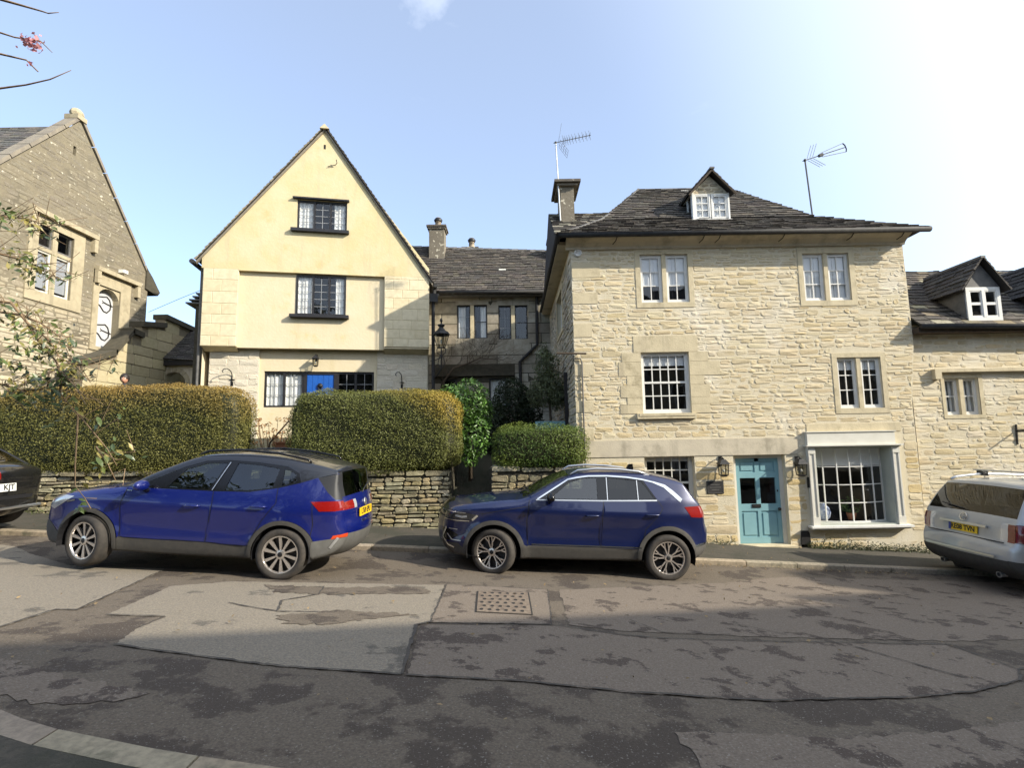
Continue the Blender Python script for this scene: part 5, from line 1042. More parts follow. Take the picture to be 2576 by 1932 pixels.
# --- bright blue crossover with black roof, left
A = dict(hw=.89, paint='carblue', rim='wide', flare=.022, clad=.055, floor=.35, beltz=1.03, cabin=(1.35,3.7), seats=(2.42,3.2), rot=math.pi/2-.2,
 plan=[(-.05,.60),(.06,.70),(.2,.82),(.45,.925),(.85,.985),(1.3,1.),(3.0,1.),(3.45,.985),(3.75,.94),(3.95,.875),(4.08,.79),(4.2,.70)],
 sect=[(.15,.90),(.30,.955),(.42,.972),(.56,.966),(.74,.988),(.86,1.0),(.93,.985),(1.04,.95),(1.10,.925),(1.30,.838),(1.45,.765),(1.58,.70)],
 top=[(.18,.23,.06,'bumper'),(.05,.36,.10,'bumper'),(.015,.55,.14,'bumper'),(.05,.68,.14,'grille'),(.14,.80,.12,'hood'),(.42,.90,.10,'hood'),(.85,.985,.09,'hood'),(1.24,1.055,.07,'windscreen'),(1.52,1.215,.05,'windscreen'),(1.96,1.435,.06,'roof'),(2.22,1.51,.09,'roof'),(2.65,1.55,.10,'roof'),(3.15,1.54,.10,'roof'),(3.60,1.475,.09,'roof'),(3.93,1.405,.05,'spoiler'),(3.955,1.375,.03,'backlight'),(3.985,1.22,.05,'backlight'),(4.035,1.06,.07,'hatch'),(4.085,.93,.10,'hatch'),(4.10,.78,.12,'hatch'),(4.135,.62,.12,'rbumper'),(4.10,.44,.10,'rbumper'),(3.98,.33,.06,'rbumper'),(3.80,.27,.04,'under')],
 crown=dict(bumper=.14, grille=.14, hood=.045, windscreen=.06, roof=.035, spoiler=.05, backlight=.06, hatch=.075, rbumper=.085),
 arch=[(.84,.325,.372),(3.395,.325,.372)], wheels=[(.84,.325,-.26,.325,.232),(3.395,.325,0,.325,.232)], sill=lambda x: .41 if .9 < x < 3.4 else (.525 if x >= 3.4 else .34),
 strip=tail_strip('carblue', .60, (.90,1.0), .50),
 regions=[('side_window','carglass',[(1.80,1.06),(2.36,1.075),(2.49,1.415),(2.22,1.395),(1.98,1.305)],-.012),
  ('side_window','carglass',[(2.56,1.075),(2.9,1.10),(3.17,1.145),(3.20,1.385),(2.95,1.415),(2.63,1.425)],-.012),
  ('quarter_window','carglass',[(3.285,1.175),(3.47,1.235),(3.43,1.325),(3.34,1.37),(3.265,1.385)],-.012),
  ('window_surround','gloss',[(1.40,1.045),(1.6,1.045),(2.4,1.055),(2.9,1.075),(3.25,1.145),(3.52,1.225),(3.47,1.345),(3.3,1.42),(2.9,1.45),(2.5,1.455),(2.2,1.425),(1.94,1.33)],-.004),
  ('roof','roofblack',[(1.16,1.04),(1.40,1.045),(1.94,1.33),(2.2,1.425),(2.5,1.455),(2.9,1.45),(3.3,1.42),(3.47,1.345),(3.52,1.225),(3.72,1.30),(3.97,1.37),(3.99,1.7),(1.1,1.7)],0.),
  ('tail_pillar','satinblack',[(3.72,1.30),(3.97,1.36),(4.05,1.03),(3.99,1.03),(3.88,1.12)],0.),
  ('taillight','redlamp',[(3.70,1.0),(3.95,1.015),(4.2,1.015),(4.2,.90),(4.0,.89),(3.82,.885)],.006),
  ('headlight','clearlamp',[(.10,.72),(.28,.68),(.56,.85),(.60,.875),(.40,.875),(.16,.80)],.004),
  ('reflector','orangered',[(3.98,.53),(4.2,.55),(4.2,.60),(4.0,.575)],.005),
  ('rear_bumper','bumpergrey',[(3.76,.2),(3.76,.50),(4.2,.57),(4.2,.2)],.004),
  ('front_bumper','cladding',[(-.1,.2),(-.1,.50),(.20,.52),(.42,.40),(.42,.2)],.004),
  ('door','carblue',[(1.30,.41),(1.26,.80),(1.30,1.04),(2.42,1.055),(2.44,.9),(2.40,.41)],0.),
  ('door','carblue',[(2.42,.41),(2.46,.9),(2.44,1.055),(2.9,1.075),(3.25,1.145),(3.27,.95),(3.12,.72),(2.98,.41)],0.)])
CA = Car('parked_car', A, slope_mw(-6.38, 7.60, -1.46, math.atan(-.081), rad(-1.2)), 'bright blue compact crossover with a black roof parked in front of the hedges', 'cars parked along the kerb')
for ln in ([(1.29,.42),(1.255,.80),(1.30,1.045)], [(2.41,.42),(2.45,.9),(2.43,1.055)], [(2.97,.44),(3.12,.74),(3.27,.96),(3.25,1.145)], [(1.0,1.02),(1.28,1.04)], [(3.72,1.0),(3.76,.72),(3.74,.55)], [(1.30,.415),(2.98,.415)]): CA.line(ln, .008, 'ink', 'panel_gap')
CA.line([(2.405,1.07),(2.53,1.43)], .012, 'satin', 'pillar_trim', .008); CA.line([(2.545,1.075),(2.615,1.425)], .022, 'paper', 'pillar_reflection_strip', .006) if False else None
CA.line([(.50,.80),(.62,.83)], .018, 'chrome', 'wing_badge', .006); CA.line([(1.30,1.0),(1.37,1.0)], .014, 'chrome', 'wing_trim', .006)
CA.handle(2.20,.86,'carblue'); CA.handle(3.06,.905,'carblue'); CA.mirror(1.56,1.06,'carblue')
for y in (-.60,.60): obj('roof_rail', MB().tube([(2.05,y,1.505),(2.15,y,1.55),(2.6,y*.99,1.595),(3.1,y*.98,1.58),(3.5,y*.96,1.525),(3.56,y*.95,1.49)], .016, 6), 'gloss', CA.root, local=True, smooth=True)
for k in range(5): obj('roof_rib', MB().tube([(2.2,-.34+.17*k,1.565),(2.65,-.34+.17*k,1.588),(3.2,-.34+.17*k,1.575),(3.55,-.34+.17*k,1.52)], .006, 4), 'roofblack', CA.root, local=True)
CA.plate(.80, 'LT69 EPU', 'plateyellow')
f = CA.rear_fr(.69, .004); obj('model_badge', text_mb('ARONA', .055, f, 0, .004, sx=1.9), 'chrome', CA.root, local=True)
f = CA.rear_fr(.93, .006); obj('tailgate_badge', MB().lathe([(.055,0),(.05,.008),(0,.008)], f(0,0,0), f.w, 16).box(-.03,.03,-.012,.012,.008,.013,f), 'satin', CA.root, local=True)
f = CA.rear_fr(1.2, .012); obj('rear_wiper', MB().tube([f(0,-.14,.01), f(.02,-.10,.03), f(.30,-.02,.02)], .009, 5), 'ink', CA.root, local=True); obj('window_sticker', MB().box(.18,.30,.08,.13,-.035,-.032,f), 'paper', CA.root, local=True)
CA.line([(3.98,.42),(4.06,.55)], .03, 'satin', 'bumper_trim', .012)
# --- navy crossover with chrome window line, centre
Bq = dict(hw=.905, paint='carnavy', rim='thin', flare=.03, clad=.062, floor=.36, beltz=1.10, cabin=(1.45,3.6), seats=(2.38,3.1), rot=math.pi/2+.15,
 plan=[(-.05,.62),(.06,.74),(.2,.85),(.45,.945),(.85,.99),(1.3,1.),(3.0,1.),(3.4,.985),(3.7,.945),(3.9,.885),(4.05,.80),(4.2,.70)],
 sect=[(.15,.90),(.30,.955),(.44,.985),(.56,.968),(.75,.972),(.93,.998),(.97,.995),(1.08,.955),(1.15,.93),(1.35,.83),(1.48,.765),(1.60,.70)],
 top=[(.22,.26,.06,'bumper'),(.08,.38,.10,'bumper'),(.02,.55,.14,'bumper'),(.03,.72,.14,'grille'),(.08,.88,.12,'grille'),(.20,.965,.10,'hood'),(.5,1.025,.10,'hood'),(.9,1.08,.09,'hood'),(1.26,1.125,.07,'windscreen'),(1.58,1.29,.05,'windscreen'),(1.97,1.475,.06,'roof'),(2.25,1.545,.08,'roof'),(2.7,1.57,.10,'roof'),(3.1,1.555,.10,'roof'),(3.45,1.50,.09,'roof'),(3.68,1.445,.05,'spoiler'),(3.74,1.40,.03,'backlight'),(3.86,1.25,.05,'backlight'),(3.98,1.12,.07,'hatch'),(4.05,1.0,.10,'hatch'),(4.08,.85,.12,'hatch'),(4.13,.68,.12,'rbumper'),(4.10,.48,.10,'rbumper'),(4.0,.37,.06,'rbumper'),(3.85,.31,.04,'under')],
 crown=dict(bumper=.13, grille=.13, hood=.05, windscreen=.06, roof=.035, spoiler=.05, backlight=.06, hatch=.075, rbumper=.085),
 arch=[(.84,.335,.405),(3.44,.335,.405)], wheels=[(.84,.334,-.36,.336,.238),(3.44,.334,0,.336,.238)], sill=lambda x: .455 if .9 < x < 3.4 else (.50 if x >= 3.4 else .40),
 strip=tail_strip('carnavy', .52, (.92,1.09), .5, roofm='carnavy'),
 regions=[('side_window','carglass',[(1.66,1.14),(2.38,1.155),(2.38,1.465),(2.16,1.45),(1.96,1.385)],-.012),
  ('side_window','tintglass',[(2.56,1.155),(2.985,1.17),(2.985,1.445),(2.56,1.47)],-.012),
  ('quarter_window','tintglass',[(3.005,1.17),(3.25,1.185),(3.13,1.36),(3.065,1.435),(3.005,1.442)],-.012),
  ('window_surround','gloss',[(1.45,1.125),(2.4,1.14),(3.29,1.17),(3.10,1.45),(2.9,1.475),(2.5,1.487),(2.2,1.475),(1.94,1.42)],-.004),
  ('taillight','redlamp',[(3.70,1.08),(3.86,1.09),(4.2,1.09),(4.2,.92),(3.95,.925),(3.80,.935)],.006),
  ('headlight','headlampdark',[(.02,.79),(.23,.785),(.50,.785),(.60,.86),(.40,.89),(.05,.90)],.004),
  ('front_bumper','gloss',[(-.1,.62),(.16,.62),(.30,.55),(.16,.46),(-.1,.46)],.002),
  ('front_bumper','cladding',[(-.1,.2),(-.1,.42),(.30,.44),(.42,.34),(.42,.2)],.004),
  ('rear_bumper','cladding',[(3.85,.2),(3.85,.50),(4.2,.53),(4.2,.2)],.004),
  ('door','carnavy',[(1.35,.455),(1.33,.80),(1.36,1.12),(2.46,1.14),(2.44,.9),(2.42,.455)],0.),
  ('door','carnavy',[(2.44,.455),(2.46,.9),(2.48,1.14),(3.29,1.17),(3.36,1.05),(3.30,.95),(3.10,.72),(3.05,.455)],0.)])
CB = Car('parked_car', Bq, slope_mw(-1.178, 8.66, -1.958, math.atan(-.0507), rad(.3)), 'dark navy crossover with silver roof rails and chrome window line parked before the stone house', 'cars parked along the kerb')
for ln in ([(1.34,.47),(1.32,.80),(1.35,1.12)], [(2.43,.46),(2.45,.9),(2.47,1.14)], [(3.04,.5),(3.10,.74),(3.30,.96),(3.36,1.06),(3.29,1.17)], [(.62,.88),(.9,.94),(1.32,1.02)]): CB.line(ln, .008, 'ink', 'panel_gap')
CB.line([(1.47,1.13),(1.72,1.29),(1.94,1.43),(2.08,1.462),(2.25,1.488),(2.55,1.50),(2.85,1.49),(3.08,1.465),(3.25,1.43)], .02, 'chrome', 'window_chrome', .006)
CB.line([(3.25,1.43),(3.42,1.375),(3.55,1.27),(3.66,1.17)], .07, 'chrome', 'pillar_chrome', .006, taper=lambda t: .35+.9*t if t < .7 else .98-.1*t)
CB.line([(1.45,1.12),(2.4,1.135),(3.28,1.165)], .018, 'satin', 'window_chrome', .006); CB.line([(2.53,1.15),(2.53,1.475)], .012, 'satin', 'window_chrome', .008); CB.line([(2.995,1.165),(2.995,1.45)], .012, 'satin', 'window_chrome', .008)
CB.line([(1.40,.475),(3.03,.475)], .016, 'chrome', 'sill_chrome', .012); CB.line([(3.85,.51),(4.06,.54)], .03, 'chrome', 'bumper_chrome', .012)
CB.line([(.05,.775),(.26,.765),(.46,.77)], .014, 'chrome', 'headlight_chrome', .01); CB.line([(.50,.785),(.58,.86)], .03, 'chrome', 'headlight_chrome', .012); CB.line([(.06,.90),(.40,.885)], .01, 'satin', 'headlight_chrome', .01)
CB.line([(.24,.84),(.34,.825),(.42,.84)], .03, 'clearlamp', 'headlight_lens', .012)
CB.line([(.14,.64),(.28,.635)], .01, 'satin', 'foglight_trim', .012); CB.line([(.12,.56),(.20,.48),(.34,.475)], .014, 'satin', 'foglight_trim', .012); CB.line([(.10,.66),(.04,.50),(.14,.40),(.24,.37)], .022, 'chrome', 'bumper_chrome', .02)
CB.handle(2.30,.915,'carnavy'); CB.handle(3.20,.955,'carnavy'); CB.mirror(1.66,1.15,'gloss')
for y in (-.63,.63): obj('roof_rail', MB().tube([(1.98,y,1.50),(2.10,y,1.565),(2.4,y,1.60),(2.75,y*.99,1.60),(3.05,y*.97,1.575),(3.22,y*.95,1.53)], [.012,.02,.02,.02,.02,.012], 6), 'satin', CB.root, local=True, smooth=True)
obj('shark_fin', MB().prism([(2.98,1.57),(3.03,1.66),(3.10,1.67),(3.12,1.56)], -.02, .02, Fr((0,0,0), (1,0,0), (0,0,1), (0,1,0))), 'gloss', CB.root, local=True)
for y in (-.35,.25): obj('wiper', MB().tube([(1.22,y,1.165),(1.30,y-.05,1.22),(1.34,y-.5,1.235)], .01, 5), 'ink', CB.root, local=True)
obj('grille_chrome', MB().tube([(-.11+.5*t*t*.25,t*.52,.80) for t in np.linspace(-1,1,9)], .012, 5).tube([(-.10+.5*t*t*.25,t*.52,.90) for t in np.linspace(-1,1,9)], .010, 5), 'chrome', CB.root, local=True)
# --- white estate SUV, right, tail towards us
Cq = dict(hw=.95, paint='carwhite', rim='thin', flare=.025, clad=.05, floor=.4, beltz=1.15, cabin=(1.6,4.3), seats=(2.5,3.4), cladm='cladding',
 plan=[(-.05,.62),(.1,.78),(.3,.90),(.7,.98),(1.2,1.),(3.6,1.),(4.2,.99),(4.5,.978),(4.68,.95),(4.8,.89)],
 sect=[(.15,.90),(.35,.955),(.55,.975),(.8,.99),(1.0,1.0),(1.1,.975),(1.2,.94),(1.45,.86),(1.62,.79),(1.75,.72)],
 top=[(.25,.30,.06,'bumper'),(.06,.5,.14,'bumper'),(.05,.8,.14,'grille'),(.2,1.02,.12,'hood'),(.7,1.12,.10,'hood'),(1.35,1.2,.08,'windscreen'),(1.8,1.5,.06,'windscreen'),(2.15,1.68,.08,'roof'),(2.8,1.745,.10,'roof'),(3.6,1.745,.10,'roof'),(4.15,1.70,.08,'roof'),(4.36,1.66,.04,'spoiler'),(4.40,1.62,.03,'backlight'),(4.55,1.40,.05,'backlight'),(4.66,1.20,.06,'hatch'),(4.71,1.05,.08,'hatch'),(4.73,.85,.08,'hatch'),(4.79,.74,.10,'rbumper'),(4.78,.52,.10,'rbumper'),(4.62,.38,.06,'rbumper'),(4.4,.30,.04,'under')],
 crown=dict(bumper=.13, grille=.12, hood=.05, windscreen=.06, roof=.03, spoiler=.04, backlight=.05, hatch=.05, rbumper=.06),
 arch=[(.95,.38,.44),(3.87,.38,.44)], wheels=[(.95,.37,0,.37,.24),(3.87,.37,0,.37,.24)], sill=lambda x: .42,
 strip=tail_strip('carwhite', .60, (.86,1.12), .70, roofm='carwhite', bumpm='cladding', glass_t=.97, lampm='darkred'),
 regions=[('side_window','tintglass',[(1.9,1.2),(2.65,1.21),(2.65,1.60),(2.3,1.58)],-.01),('side_window','tintglass',[(2.75,1.21),(3.6,1.23),(3.6,1.61),(2.75,1.61)],-.01),('quarter_window','tintglass',[(3.68,1.23),(4.60,1.24),(4.42,1.58),(3.68,1.61)],-.006),
  ('taillight','darkred',[(4.48,1.12),(4.9,1.12),(4.9,.86),(4.62,.86),(4.52,.95)],.006),('headlight','headlampdark',[(-.1,.8),(.5,.85),(.55,1.0),(-.1,.95)],.004),
  ('rear_bumper','cladding',[(4.3,.2),(4.3,.58),(4.9,.60),(4.9,.2)],.004),
  ('door','carwhite',[(1.5,.42),(1.5,1.18),(2.7,1.2),(2.7,.42)],0.),('door','carwhite',[(2.72,.42),(2.72,1.2),(3.64,1.22),(3.6,.9),(3.42,.6),(3.38,.42)],0.)])
CC = Car('parked_car', Cq, slope_mw(7.19+4.74, 8.40, -2.725, math.atan(-.05), 0., True), 'silver white estate SUV seen from its tail at the right edge', 'cars parked along the kerb')
CC.plate(.94, 'RE08 TVN', 'plateyellow', band=True, yc=0.)
f = CC.rear_fr(1.02, .01); obj('tailgate_chrome', MB().box(-.42,.42,-.012,.022,0,.025,f), 'satin', CC.root, local=True)
f = CC.rear_fr(1.12, .01); sb = MB()
sb.tube([f(.06*math.cos(t), .06*math.sin(t), .01) for t in np.linspace(0, 2*math.pi, 17)], .006, 5)
for k in range(3): t = math.pi/2+k*2*math.pi/3; sb.tube([f(0,0,.012), f(.058*math.cos(t), .058*math.sin(t), .01)], .006, 4)
obj('tailgate_badge', sb, 'chrome', CC.root, local=True)
for y in (-.70,.70):
    obj('roof_rail', MB().tube([(1.95,y,1.60),(2.2,y,1.74),(3.0,y,1.80),(3.8,y,1.79),(4.25,y*.97,1.73),(4.35,y*.96,1.69)], .022, 6), 'satin', CC.root, local=True, smooth=True)
for x in (2.75,3.75):
    obj('roof_bar', MB().box(x-.035, x+.035, -.86, .86, 1.845, 1.868), 'satin', CC.root, local=True)
    for y in (-.72,.72): obj('bar_foot', MB().box(x-.05, x+.05, y-.06, y+.06, 1.76, 1.845), 'gloss', CC.root, local=True)
f = CC.rear_fr(1.4, .012); obj('rear_wiper', MB().tube([f(0,-.22,.02), f(-.45,-.16,.02)], .010, 5), 'ink', CC.root, local=True)
for sg in (-1, 1): obj('tailpipe', MB().lathe([(.04,0),(.045,.12),(.035,.12)], (4.6, sg*.5, .36), (1,0,-.1), 10), 'satin', CC.root, local=True)
f = CC.rear_fr(.62, .01); obj('bumper_strip', MB().box(-.62,.62,-.014,.014,0,.02,f), 'satin', CC.root, local=True)
f = CC.rear_fr(.82, .0); obj('panel_gap', MB().box(-.68,.68,-.006,.006,-.01,.004,f), 'ink', CC.root, local=True)
# --- black hatchback, left edge, only its tail corner in view
Dq = dict(A); Dq.update(paint='carblack', rim='wide', cladm='gloss', strip=tail_strip('carblack', .45, (.88,1.0), .62, roofm='carblack', bumpm='gloss'))
Dq['regions'] = [(n_, {'carblue':'carblack','bumpergrey':'gloss','roofblack':'carblack'}.get(m_, m_), p_, o_) for n_, m_, p_, o_ in A['regions'] if n_ != 'reflector']
Dq['top'] = [p for p in A['top'] if p[0] < 2.7 or p[3] == 'under'][:-1] + [(2.65,1.50,.10,'roof'),(3.0,1.43,.08,'backlight'),(3.4,1.24,.06,'backlight'),(3.80,1.06,.07,'hatch'),(4.0,1.03,.08,'hatch'),(4.09,.96,.10,'hatch'),(4.11,.80,.12,'hatch'),(4.13,.62,.12,'rbumper'),(4.10,.44,.10,'rbumper'),(3.98,.33,.06,'rbumper'),(3.80,.27,.04,'under')]
Dq['regions'] = [r for r in Dq['regions'] if r[0] in ('front_bumper','rear_bumper','headlight')]
Dst = Dq['strip']; Dq['strip'] = lambda l, x, z, t: ('taillight','redlamp') if (l in ('hatch','rbumper') and .86 < z < .97 and t < -.22) else (('tailgate','carblack') if (l in ('hatch','rbumper') and .87 < z < 1.1) else Dst(l, x, z, t))
CD = Car('parked_car', Dq, slope_mw(-8.34-4.1, 8.40, -1.02-.04, math.atan(-.075), 0.), 'black car cut off by the left edge with a white number plate', 'cars parked along the kerb')
pk = CD.rear_fr(.72, .012); pp = obj('number_plate', MB().box(-.45,.10,-.062,.062,-.008,.004,pk), 'platewhite', CD.root, local=True); obj('lettering', text_mb('KJT', .125, pk, .006, .002, bold=.003, sx=1.0, align='RIGHT'), 'ink', pp, local=True); pp.children[0].location.y += .075
f = CD.rear_fr(.60, .0); obj('number_plate_recess', MB().box(-.4,.4,-.03,.03,0,.006,f), 'ink', CD.root, local=True); f = CD.rear_fr(.45, .01); obj('bumper_lip', MB().box(-.62,.62,-.014,.014,-.03,.01,f), 'satin', CD.root, local=True)
# ------------------------------------------------------------------ low garden walls of dry stone
DS = ((.36,.31,.19),(.40,.35,.23),(.31,.265,.17),(.43,.385,.27),(.27,.235,.15),(.38,.31,.17))
def garden_wall(x0, x1, y, z0a, z0b, z1a, z1b, label, ends=(False, False), hc=(.05,.12)):
    w = empty('garden_wall', ((x0+x1)/2, y, (z0a+z0b)/2), label=label, cat='wall'); f = Fr((0,y,0), (1,0,0), (0,0,1), (0,-1,0)); acc = []
    o = [(x0,z0a-.15),(x1,z0b-.15),(x1,z1b),(x0,z1a)]
    obj('wall_core', MB().prism([(a,b-(.03 if b > -1.3 else 0)) for a, b in o], -.4, -.02, f), 'darkjoint', w)
    o2 = [(x0,z0a-.15),(x1,z0b-.15),(x1,z1b-.11),(x0,z1a-.11)]
    rubble(f, o2, [], 'drystone', w, hc=hc, wd=(.12,.36), proud=(.0,.035), gap=.016, cols=DS, acc=acc, var=.2, wav=.012)
    if ends[1]: fe = Fr((x1-.01,0,0), (0,1,0), (0,0,1), (1,0,0)); rubble(fe, [(y+.0,z0b-.1),(y+.42,z0b-.1),(y+.42,z1b-.1),(y,z1b-.1)], [], 'drystone', w, hc=(.08,.16), wd=(.18,.42), proud=(.0,.03), gap=.014, cols=DS, acc=acc)
    spread(acc, 'stone', 'drystone', w); x = x0
    while x < x1-.02:
        l = min(random.uniform(.35,.75), x1-x); z = z1a+(z1b-z1a)*(x-x0)/(x1-x0); mb = stone_mb(f, x+.006, x+l-.006, z-.11, z+random.uniform(-.01,.02), -.42, random.uniform(.02,.06), jit(random.choice(DS[:4]), .15), 1.)
        mb.quad(f(x+.006,z-.004,-.42), f(x+l-.006,z-.004,-.42), f(x+l-.006,z-.004,.03), f(x+.006,z-.004,.03), col=jit(DS[4], .1)); obj('coping_stone', mb, 'drystone', w, mw=Matrix.Translation((x,y,z))); x += l
    return w
garden_wall(-13.6,-5.55,11.0,-1.13,-1.62,-.44,-.60,'mossy dry-stone garden wall under the left hedge, behind the bright blue car')
garden_wall(-4.95,-1.37,11.0,-1.66,-1.86,-.60,-.66,'dry-stone garden wall between the two blue cars, under the middle hedge',(False,True))
garden_wall(-.46,1.34,10.55,-1.90,-2.0,-.55,-.60,'pale low stone wall under the small hedge behind the navy car',hc=(.09,.15))
rt_ = bpy.data.objects['garden_wall.001']; obj('wall_return', MB().box(-1.44,-1.385,11.35,16.5,-1.95,.5), 'darkjoint', rt_); obj('wall_return', MB().box(-.52,-.47,10.95,13.0,-1.95,-.62), 'darkjoint', bpy.data.objects['garden_wall.002'])
st = empty('garden_steps', (-.9,11.4,-1.8), label='dark stone steps in the shaded gap between two garden walls', cat='steps')
for k in range(5): obj('step', MB().box(-1.37,-.46,11.2+.32*k,11.6+.32*k,-1.95,-1.72+.2*k), 'darkjoint', st)
# ------------------------------------------------------------------ hedges
def hnoise(P, s, seed=0):
    a = P*s+seed; return (np.sin(a[:,0]*1.7+np.sin(a[:,1]*2.3+a[:,2])*1.3)+np.sin(a[:,1]*2.1+np.sin(a[:,2]*1.9+a[:,0]*.7)*1.5)+np.sin(a[:,2]*2.6+a[:,0]*1.1))/3
def hedge(c, r, n, size, tintf, label, group=None, ex=6., asp=.42, mt='leaf', fuzz=.04, name='hedge', cat='hedge', zlean=0.):
    c = np.array(c); r = np.array(r); root = empty(name, (c[0],c[1],c[2]-r[2]), label=label, cat=cat, group=group); a = np.array([r[1]*r[2], r[0]*r[2], r[0]*r[1]]); a = a/a.sum()
    ax = RNG.choice(3, n, p=a); P = RNG.uniform(-1, 1, (n, 3)); P[np.arange(n), ax] = RNG.choice([-1., 1.], n); P = P/((np.abs(P)**ex).sum(1)**(1/ex))[:,None]
    Nn = np.sign(P)*np.abs(P)**(ex-1)/r; Nn /= np.linalg.norm(Nn, axis=1)[:,None]; Q = P*r; wob = hnoise(Q+c, 2.3)*.05+hnoise(Q+c, 6., 3)*.03
    Q = Q + Nn*(wob + RNG.uniform(-fuzz*1.3, fuzz, n))[:,None]; Q[:,0] += zlean*Q[:,2]
    T = tintf(Q+c, P, Nn); T = T*RNG.uniform(.75, 1.2, (n, 1))
    g = 14; cv = []; cf = []
    u = np.linspace(-1, 1, g)
    for axis in range(3):
        for s in (-1, 1):
            k = len(cv); A, B = np.meshgrid(u, u, indexing='ij'); G = np.empty((g*g, 3)); o = [i for i in range(3) if i != axis]; G[:,axis] = s; G[:,o[0]] = A.ravel(); G[:,o[1]] = B.ravel(); G = G/((np.abs(G)**ex).sum(1)**(1/ex))[:,None]
            cv += (G*(r-.055)+c+np.outer((G*r)[:,2]*zlean, [1,0,0])).tolist()
            for i in range(g-1):
                for j in range(g-1): q = k+i*g+j; cf += [(q, q+1, q+g+1), (q, q+g+1, q+g)]
    leaves_obj('foliage', Q+c, Nn, size, asp, T, mt, root, tilt=.6, core=(np.array(cv), cf, (.035,.037,.013)), kind='stuff'); return root
def mixt(w, a, b): return np.outer(1-w, a)+np.outer(w, b)
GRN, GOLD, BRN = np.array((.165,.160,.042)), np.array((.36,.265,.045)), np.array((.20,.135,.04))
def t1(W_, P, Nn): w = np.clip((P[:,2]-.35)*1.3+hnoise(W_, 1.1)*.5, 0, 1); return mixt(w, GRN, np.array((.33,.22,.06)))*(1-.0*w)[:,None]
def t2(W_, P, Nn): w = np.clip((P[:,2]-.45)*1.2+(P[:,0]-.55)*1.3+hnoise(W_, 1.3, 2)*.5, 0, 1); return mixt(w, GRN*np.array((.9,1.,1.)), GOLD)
def t3(W_, P, Nn): w = np.clip(.5+hnoise(W_, 2., 5)*.7, 0, 1); return mixt(w, np.array((.07,.12,.022)), np.array((.16,.20,.035)))
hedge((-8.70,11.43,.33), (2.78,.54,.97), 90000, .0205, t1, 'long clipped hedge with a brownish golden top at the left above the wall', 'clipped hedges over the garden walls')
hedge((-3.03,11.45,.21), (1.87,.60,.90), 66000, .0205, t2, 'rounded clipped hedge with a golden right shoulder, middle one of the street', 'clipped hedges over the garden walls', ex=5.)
hedge((.56,10.72,-.17), (.95,.32,.40), 17000, .025, t3, 'small bright green box hedge against the stone house corner', 'clipped hedges over the garden walls', ex=4.5, fuzz=.08, asp=.34)
def blob(parts, n, size, asp, tint, label, name, cat, base, mt='glossleaf', stem=None, var=.35, tilt=.7, hollow=.55, group=None):
    root = empty(name, base, label=label, cat=cat, group=group); C = []; D = []
    tot = sum(p[3]*p[4]*p[5] for p in parts)
    for (x, y, z, a, b, c) in parts:
        m = int(n*a*b*c/tot); d = RNG.normal(0, 1, (m, 3)); d /= np.linalg.norm(d, axis=1)[:,None]; rr = (hollow+(1-hollow)*RNG.random(m)**.5)[:,None]; q = d*rr*np.array((a, b, c)); q += hnoise(q+x, 7.)[:,None]*d*.06; C.append(q+np.array((x, y, z))); D.append(d)
    C = np.concatenate(C); D = np.concatenate(D); k = np.clip(1+hnoise(C, 5.)*.4, .5, 1.5)[:,None]; T = np.outer(np.ones(len(C)), tint)*k*RNG.uniform(1-var, 1+var, (len(C), 1))
    leaves_obj('foliage', C, D, size, asp, T, mt, root, tilt=tilt, kind='stuff')
    if stem: obj('trunk', MB().tube(stem[0], stem[1], 7), 'bark', root, smooth=True)
    return root
blob([(-1.0,11.95,.85,.50,.42,.62),(-.92,11.9,.1,.42,.42,.6),(-1.35,11.9,1.12,.35,.3,.22),(-.8,12.0,.6,.33,.4,.5),(-1.05,11.85,-.3,.25,.3,.35)], 3600, .058, .34, (.085,.175,.032), 'glossy bright green laurel between the middle hedge and the dark shrub', 'laurel_bush', 'bush', (-1,11.95,-.9), stem=([(-1,12,-.95),(-1,12,.2),(-1,12,1.0)], [.05,.04,.02]))
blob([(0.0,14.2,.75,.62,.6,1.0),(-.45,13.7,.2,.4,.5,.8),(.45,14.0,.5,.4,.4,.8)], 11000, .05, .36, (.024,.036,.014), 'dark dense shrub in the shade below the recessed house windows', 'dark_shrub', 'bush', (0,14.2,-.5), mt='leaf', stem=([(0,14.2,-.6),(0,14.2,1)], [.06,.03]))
blob([(.95,13.0,1.25,.52,.42,.50),(.90,13.0,1.85,.34,.3,.48),(.86,13.0,2.25,.17,.16,.30),(1.2,12.9,.95,.30,.3,.28),(.6,13.0,1.1,.25,.3,.35)], 6500, .046, .27, (.12,.14,.07), 'slender grey-green olive tree beside the side wall of the stone house', 'olive_tree', 'tree', (.95,13,-.3), mt='leaf', hollow=.2, stem=([(.95,13,-.4),(.97,13,.5),(.93,13,1.2),(.88,13,2.2)], [.04,.035,.025,.01]))
